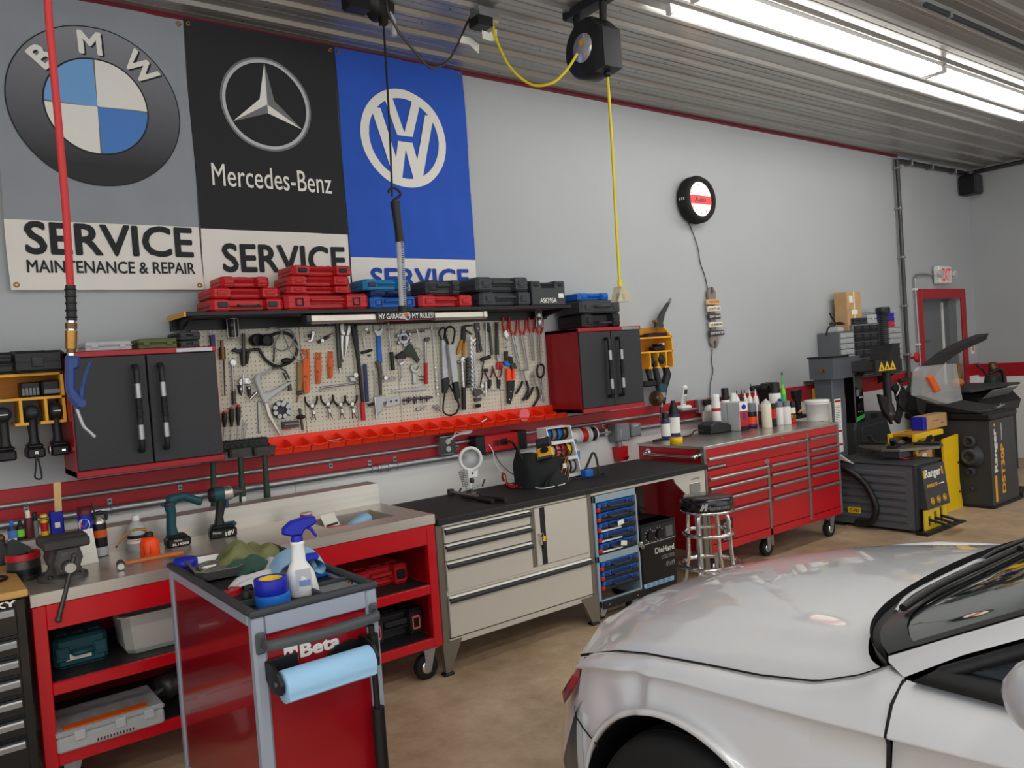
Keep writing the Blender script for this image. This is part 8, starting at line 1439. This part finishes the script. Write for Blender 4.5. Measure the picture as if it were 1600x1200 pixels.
for j in range(NV+1):
 v=(j/NV)**1.15;row=[]
 for i in range(NU+1):
  u=-1+2*i/NU;l0=.775*u;s0=.155+.53*l0*l0;s1=cowl(.755*u)-.006;s=s0+(s1-s0)*v;l=u*(lgap(s)-.004)
  e=abs(u);zg,zc=zgap(s),zcen(s);z=zg+(max(zc,zg)-zg)*(1-e**2.4)+.007*ss(.84,.72,e)*ss(0,.3,v)
  z-=.030*(1-ss(0,.10,v))*(1-.9*e*e);z-=.012*ss(.93,1.0,e)**2*ss(0,.1,v)
  row.append((s,l,z))
 rows.append(row)
hood_edge=rows[0];hood=mesh(rows,CS,'hood')
mesh([[(p[0]+.004,p[1]*.997,p[2]-.002) for p in rows[0]],[(p[0]+.03,p[1]*.98,p[2]-.035) for p in rows[0]]],CS,'hood_lip',hood)
gap_rows=[rows[j][NU] for j in range(NV+1)]
M('shut_line',(10,10,12),.7)
for sg in(1,-1):MB('shut_line').tube([CP(p[0],sg*(abs(p[1])+.004),p[2]+.0085) for p in gap_rows],.0045,6).w('shut_line',car)
AX,AZ,AR=.985,.335,.372
def arch(s):q=AR*AR-(s-AX)**2;return AZ+math.sqrt(q) if q>0 else 0
def fender(sg):
 cols=sorted(set([.567,.59,.62]+[.65+.012*k for k in range(30)]+[.53+.02*k for k in range(24,51)]+[AX-AR+.002,AX-AR+.008,AX+AR-.002,AX+AR-.008,AX-AR-.001,AX+AR+.001]));cols=[s for s in cols if s<=1.533]+[1.533];rows=[]
 for s in cols:
  t_=taper(s);zg,zk=zgap(s),zcr(s);zb=max(arch(s),.235);row=[]
  def dent(z):return .015*math.exp(-((s-.83)/.035)**2-((z-.745)/.05)**2)-.008*math.exp(-((s-.885)/.025)**2-((z-.74)/.05)**2)+.010*math.exp(-((s-.72)/.06)**2-((z-.67)/.05)**2) if sg>0 else 0
  def add(l,z):row.append((s,sg*(l*t_-dent(z)),z))
  row.append((s,sg*(lgap(s)+.004),zg-.009));row.append((s,sg*(lgap(s)+.008),zg-.001))
  top=max(zg-.004,zk+.012);rise=ss(1.36,1.533,s)
  for q in(.25,.5,.75):add(lgap(s)+.012+(.884-lgap(s)-.012)*q,top+(zk-top)*q**1.5+.010*math.sin(PI*q))
  add(.893,zk);add(.8935,zk-.006);add(.870,zk-.016)
  zlo=zk-.03
  for q in(.08,.16,.24,.32,.40,.5,.6,.7,.8,.9):z=zlo+(zb-zlo)*q;add(.878+.034*math.sin(PI*.5*min(1,(zlo-z)/.22)),z)
  if arch(s)>0 and zb>.24:fd=min(1,(zb-.235)/.25);add(.912+.013*fd,zb+.022);add(.910+.019*fd,zb+.006);add(.89+.025*fd,zb);add(.86+.02*fd,zb+.002)
  else:add(.912,zb+.022);add(.910,zb+.006);add(.89,zb);add(.86,zb)
  rows.append(row)
 return mesh(rows,CS,'fender')
fl=fender(1);fender(-1)
def sb(l):return .095+.48*(abs(l)/.885)**2.5
def bump_rows(zs,lm=.868,n=48):
 R=[]
 for z,ds,k in zs:R.append([(sb(.885*math.sin(PI/2*(-1+2*i/n)))+ds,.885*math.sin(PI/2*(-1+2*i/n))*k,z) for i in range(n+1)])
 return R
mesh(bump_rows([(.640,.05,.985),(.632,.02,.995),(.60,.005,1.005),(.52,-.020,1.02),(.45,-.040,1.03),(.40,-.03,1.03),(.30,-.035,1.03),(.22,.03,1.02),(.19,.06,1.0)]),CS,'front_bumper')
for sg in(1,-1):mesh([[(s,sg*(.868*1.02+.035*(s-.60)/.03),z) for s in(.56,.585,.61)] for z in(.60,.5,.35,.22)],CS,'bumper_corner');MB('shut_line').tube([CP(.560,sg*.872,.605),CP(.580,sg*.890,.588),CP(.63,sg*.903,.568),CP(.70,sg*.916,.545)],.0025,6).w('bumper_seam',car)
for sg in(1,-1):
 R=[[(.53+.02*k,sg*(taper(.53+.02*k)*(.905-.02*q)-.010*(4-k)*.5),zt) for k in range(5)] for q,zt in((0,.24),(0,.45),(0,.58),(.6,.68),(1,.70))]
mesh([[(p[0]+.012,p[1],p[2]-.006) for p in hood_edge],[(sb(p[1]*1.1)+.055,p[1]*1.08,.636) for p in hood_edge]],'black_plastic','front_grille')
M('lamp_glass',(150,120,118),.08,metal=.3,coat=1);M('lamp_reflection',(150,50,48),.15,coat=1)
HL=[(.497,.748,.703),(.540,.790,.722),(.572,.815,.712),(.566,.838,.675),(.548,.852,.640),(.512,.858,.596),(.470,.842,.612),(.455,.80,.632),(.445,.745,.645),(.435,.71,.655),(.445,.70,.675),(.465,.725,.692)]
for sg in(1,-1):
 m=MB('lamp_glass');c=(.45,.755,.668);V=[CP(p[0]-.004+(.006 if p[0]<.47 else 0),sg*(p[1]+(.013 if p[0]>.47 else 0)),p[2]) for p in HL];C_=CP(c[0]+.035,sg*(c[1]+.062),c[2]-.01);n=len(V);mid=[tuple(Vector(v)*.45+Vector(C_)*.55) for v in V]
 m.add(V+mid+[C_],[(i,(i+1)%n,n+(i+1)%n,n+i) for i in range(n)]+[(n+i,n+(i+1)%n,2*n) for i in range(n)],True);hl=m.w('headlight',car)
 MB('lamp_reflection').add([CP(p[0]-.004,sg*(p[1]+.019),p[2]) for p in((.545,.808,.70),(.558,.825,.68),(.545,.842,.648),(.522,.846,.635),(.525,.825,.68))],[(0,1,2,3,4)]).w('reflector_or_reflection',hl)  # red patch paints a reflection onto the headlight glass
for sg in(1,-1):
 m=MB('black');m.grid([[CP(AX+AR*.99*math.cos(a),sg*l,AZ+AR*.99*math.sin(a)) for a in[PI*i/24-.25+.5*i/24*0 for i in range(25)]] for l in(.40,.905)]);m.grid([[CP(AX+r*math.cos(a),sg*.40,AZ+r*math.sin(a)) for a in[2*PI*i/24 for i in range(25)]] for r in(0.01,AR)]);m.w('wheel_well',car)
 c=CP(AX,sg*.795,.325);m=MB('rubber');m.lathe([(.20,-.11),(.29,-.112),(.318,-.10),(.325,-.07),(.325,.07),(.318,.10),(.29,.112),(.20,.11)],c,(1,0,0),48)
 w=m.w('front_wheel',car);m=MB('black')
 for k in(-.06,-.02,.02,.06):m.ring(Vector(c)+Vector((k,0,0)),(1,0,0),.325,.003,48,5)
 m.build('tread_grooves',w,world=True,kind='stuff');m=MB('satin');m.lathe([(.05,0),(.20,-.01),(.205,.02),(.19,.03),(.05,.03)],Vector(c)-Vector((sg*.10,0,0)),(-sg,0,0),30)
 for k in range(5):a=2*PI*k/5;m.tube([Vector(c)+Vector((-sg*.105,.03*math.cos(a),.03*math.sin(a))),Vector(c)+Vector((-sg*.105,.19*math.cos(a),.19*math.sin(a)))],.022,6)
 m.w('rim',w)
 c=CP(AX+2.81,sg*.795,.325);m=MB('rubber');m.lathe([(.20,-.11),(.29,-.112),(.318,-.10),(.325,-.07),(.325,.07),(.318,.10),(.29,.112),(.20,.11)],c,(1,0,0),40).mat('satin').lathe([(.02,-.02),(.20,-.02),(.20,.02),(.02,.02)],Vector(c)-Vector((sg*.09,0,0)),(1,0,0),30);m.w('rear_wheel',car)
def gb(l):return cowl(l)+.095-.10*(l/.76)**2
def gz(l):return .962+.012*(1-(l/.76)**2)
def gt(l):return 2.10+.13*(l/.57)**2
rows=[]
for j in range(15):
 v=j/14;row=[]
 for i in range(33):
  u=-1+2*i/32;lb,lt=.765*u,.62*u;a=(gb(lb),lb,gz(lb));b=(2.14+.13*u*u,lt,1.385-.035*u*u);t_=v
  row.append((a[0]+(b[0]-a[0])*t_,a[1]+(b[1]-a[1])*t_,a[2]+(b[2]-a[2])*(t_+.06*t_*(1-t_))))
 rows.append(row)
M('windscreen',(120,134,128),.03,trans=.9,ior=1.45,coat=1);M('screen_frit',(14,15,16),.25)
ws=mesh(rows,'windscreen','windscreen')
fr=[[(q[0]-.002,q[1]*k,q[2]+.003) for q,k in zip(rows[j],[1]*33)] for j in(0,1)]
mesh(fr,'screen_frit','black_border',ws)
for sg,idx in((1,(32,31,30)),(-1,(0,1,2))):mesh([[(rows[j][a][0]*(1-k)+rows[j][b][0]*k,rows[j][a][1]*(1-k)+rows[j][b][1]*k,rows[j][a][2]*(1-k)+rows[j][b][2]*k+.003) for j in range(15)] for a,b,k in((idx[0],idx[1],0),(idx[0],idx[1],.4))],'screen_frit','black_border',ws)
mesh([[(cowl(.755*u)+.000,.755*u,zgap(1.49)-.010+.014*(1-u*u)) for u in[-1+2*i/40 for i in range(41)]],[(gb(.735*u)+.004,.735*u,gz(.735*u)-.012) for u in[-1+2*i/40 for i in range(41)]]],'black_plastic','cowl_panel')
mesh([[(cowl(.755*u)-.006,.757*u,zgap(1.49)-.001+.026*(1-u*u)) for u in[-1+2*i/40 for i in range(41)]],[(cowl(.755*u)+.004,.757*u,zgap(1.49)-.03+.014*(1-u*u)) for u in[-1+2*i/40 for i in range(41)]]],'black','hood_seal')
def on_glass(l,v,e=.012):
 u=l/(.765+(.62-.765)*v);j=v*14;j0=min(13,int(j));i=(u+1)*16;i0=max(0,min(31,int(i)));f,g=j-j0,i-i0
 P=[Vector(rows[a][b])*(wa*wb) for a,wa in((j0,1-f),(j0+1,f)) for b,wb in((i0,1-g),(i0+1,g))];p=P[0]+P[1]+P[2]+P[3];return CP(p.x,p.y,p.z+e)
wp=MB('black').tube([on_glass(.56,.035,.018),on_glass(.40,.05,.022),on_glass(.15,.06,.022),on_glass(-.12,.06,.02)],.009,8,sm=4).w('wiper_blade',car)
MB('satin').tube([CP(cowl(.50)+.04,.50,.965),CP(cowl(.40)+.05,.40,.985),on_glass(.2,.05,.035),on_glass(.15,.06,.03)],.007,8,sm=4).w('wiper_arm',wp)
wp=MB('black').tube([on_glass(-.05,.075,.018),on_glass(-.25,.07,.022),on_glass(-.55,.05,.02)],.009,8,sm=4).w('wiper_blade',car)
MB('black').tube([CP(cowl(-.02)+.05,-.02,.975),CP(cowl(-.12)+.06,-.12,.99),on_glass(-.25,.07,.03)],.007,8).w('wiper_arm',wp)
M('interior',(52,52,54),.8)
MB('interior').box(XC-.68,XC+.68,YN-2.0,YN-1.55,.70,.90,.05).w('dashboard',car);MB('interior').tube([CP(2.02,.36,.88),CP(1.9,.36,.82)],.03,8).ring(CP(2.05,.36,.90),(0,-1,.45),.18,.014,28,8).w('steering_wheel',car)
for l in(.37,-.37):MB('interior').box(XC-l-.25,XC-l+.25,YN-2.95,YN-2.45,.40,.58,.06).box(XC-l-.23,XC-l+.23,YN-3.08,YN-2.92,.55,1.12,.06).box(XC-l-.13,XC-l+.13,YN-3.06,YN-2.96,1.14,1.30,.04).w('seat',car)
MB(CS)
for sg in(1,-1):
 A=[(1.495,.762,.948),(1.62,.752,1.000),(1.93,.692,1.205),(2.26,.596,1.370)];B=[(1.535,.800,.935),(1.68,.775,1.0),(1.98,.715,1.205),(2.30,.62,1.362)]
 pts=[[Vector((rows[j][32][0],rows[j][32][1]+.002,rows[j][32][2]-.001)) for j in range(15)]];pts.append([p+Vector((.045,.030,-.014)) for p in pts[0]]);pts[1][0]=Vector((1.532,.800,.938));pts[1][1]=pts[1][0]*.45+pts[1][2]*.55;R=[[(p.x,sg*p.y,p.z) for p in pts[0]],[((p.x+q.x)/2-.008,sg*((p.y+q.y)/2+.014),(p.z+q.z)/2+.012) for p,q in zip(*pts)],[(p.x,sg*p.y,p.z) for p in pts[1]]]
 mesh(R,CS,'windscreen_pillar')
 ms=[catmull([(2.27,.62,1.35),(2.7,.60,1.395),(3.3,.585,1.39),(3.9,.55,1.32)],6),catmull([(2.315,.65,1.336),(2.7,.645,1.365),(3.3,.63,1.355),(3.9,.60,1.28)],6)]
 mesh([[(p.x,sg*p.y,p.z) for p in ms[0]],[(p.x,sg*p.y,p.z) for p in ms[1]]],CS,'roof_rail')
 for k,(a,b) in enumerate(((1.539,2.72),(2.726,3.62))):
  R=[]
  for i in range(17):
   s=a+(b-a)*i/16;zk=zcr(s);zt_=.935+.012*(s-1.54);R.append([(s,sg*l,z) for l,z in((.802,zt_),(.825,zt_-.006),(.862,zt_-.035),(.893,zk),(.8935,zk-.006),(.870,zk-.016),(.900,.68),(.912,.55),(.905,.42),(.88,.30),(.84,.22))])
  d=mesh(R,CS,'door')
  MB('satin' if 0 else CS).tube([CP(b-.30,sg*.905,.80),CP(b-.29,sg*.935,.805),CP(b-.12,sg*.935,.812),CP(b-.10,sg*.905,.815)],.012,8).w('door_handle',d)
  MB('shut_line').tube([CP(a-.004,sg*l,z) for l,z in((.806,.934),(.86,.90),(.888,zcr(a)),(.88,zcr(a)-.024),(.901,.68),(.908,.55),(.90,.42),(.87,.28))],.0045,6).w('shut_line',d)
 zb_=lambda s:.94+.012*(s-1.54)
 m=MB('black_plastic');R=[[(s,sg*.800,zb_(s)-.002) for s in(1.56,1.8,2.2,2.72,3.2,3.6)],[(s,sg*.826,zb_(s)+.004) for s in(1.56,1.8,2.2,2.72,3.2,3.6)],[(s,sg*.812,zb_(s)+.032) for s in(1.60,1.8,2.2,2.72,3.2,3.6)],[(s,sg*.79,zb_(s)+.034) for s in(1.60,1.8,2.2,2.72,3.2,3.6)]];mesh(R,'black_plastic','window_trim')
 wt=catmull([(1.61,.797,.972),(1.765,.757,1.052),(2.0,.715,1.172),(2.315,.655,1.33),(2.72,.642,1.355),(3.3,.627,1.345),(3.62,.63,1.26)],6)
 wb_=[(1.60+(3.62-1.60)*i/(len(wt)-1),.792,zb_(1.6)+.03) for i in range(len(wt))]
 M('side_glass',(40,46,52),.04,coat=1)
 mesh([[(p.x,sg*(p.y-.012),p.z-.002) for p in wt],[(max(p.x,1.62)*.5+q[0]*.5,sg*((p.y+q[1])/2-.004),(p.z+q[2])/2) for p,q in zip(wt,wb_)],[(q[0],sg*(q[1]-.010),q[2]) for q in wb_]],'side_glass','side_window')
 MB('black_plastic').tube([CP(p.x,sg*(p.y-.002),p.z-.006) for p in wt],.014,8).w('window_frame',car)
 MB('black_plastic').tube([CP(2.74,sg*.795,.95),CP(2.76,sg*.62,1.375)],.03,8).w('door_pillar',car)
 MB(CS).tube([CP(4.50,sg*.66,.98),CP(4.1,sg*.60,1.25),CP(3.9,sg*.57,1.33)],.05,8).w('rear_pillar',car)
 rows_q=[]
 for i in range(9):
  s=3.626+i*.12;zk=zcr(3.4);k=1-.10*(i/8)**2;rows_q.append([(s,sg*l*k,z) for l,z in((.60,.985),(.80,.95),(.86,.92),(.893,zk),(.886,zk-.024),(.905,.66),(.905,.50),(.89,.34))])
 mesh(rows_q,CS,'rear_quarter')
 M('mirror_shell',(196,198,202),.35,metal=.3,coat=.6)
 m=MB('mirror_shell');R=[]
 for j in range(11):
  t_=PI*j/10;R.append([(1.93+.12*(-math.cos(a))*math.sin(t_)*(1 if math.cos(a)>0 else .35),sg*(1.0+.125*math.cos(t_)*-1),1.066+.070*math.sin(a)*math.sin(t_)**.8) for a in[2*PI*i/24 for i in range(25)]])
 mr_=mesh(R,'mirror_shell','wing_mirror');mesh([[(1.94+.10*(-math.cos(a))*math.sin(PI*j/8)*(1 if math.cos(a)>0 else .5),sg*(.975-.10*math.cos(PI*j/8)),1.012+.03*math.sin(a)*math.sin(PI*j/8)) for a in[2*PI*i/16 for i in range(17)]] for j in range(9)],'black_plastic','mirror_base',mr_);MB('black_plastic').tube([CP(1.85,sg*.79,.965),CP(1.92,sg*.90,1.01)],.022,8).w('mirror_arm',mr_)
 MB('black_plastic').tube([CP(.62,sg*.86,.20),CP(1.4,sg*.87,.20),CP(3.5,sg*.87,.20)],.02,6).w('sill',car)
mesh([[(2.14+.13*u*u,.62*u,1.385-.035*u*u+.001) for u in[-1+.1*i for i in range(21)]],[(2.5,.605*u,1.415-.03*u*u) for u in[-1+.1*i for i in range(21)]],[(3.0,.59*u,1.42-.03*u*u) for u in[-1+.1*i for i in range(21)]],[(3.5,.575*u,1.395-.03*u*u) for u in[-1+.1*i for i in range(21)]],[(3.9,.54*u,1.35-.03*u*u) for u in[-1+.1*i for i in range(21)]]],CS,'roof')
mesh([[(3.9,.54*u,1.35-.03*u*u) for u in(-1,-.5,0,.5,1)],[(4.45,.62*u,1.02-.02*u*u) for u in(-1,-.5,0,.5,1)]],'side_glass','rear_window');mesh([[(4.45,.66*u,1.01-.02*u*u) for u in(-1,-.5,0,.5,1)],[(4.62,.66*u,.98-.02*u*u) for u in(-1,-.5,0,.5,1)],[(4.68,.70*u,.80) for u in(-1,-.5,0,.5,1)],[(4.70,.72*u,.40) for u in(-1,-.5,0,.5,1)]],CS,'boot_lid')
MB('black').box(XC-.80,XC+.80,YN-4.4,YN-.30,.16,.22).w('underbody',car);MB('black').box(XC-.55,XC+.55,YN-1.35,YN-.45,.22,.62).w('engine_block',car)
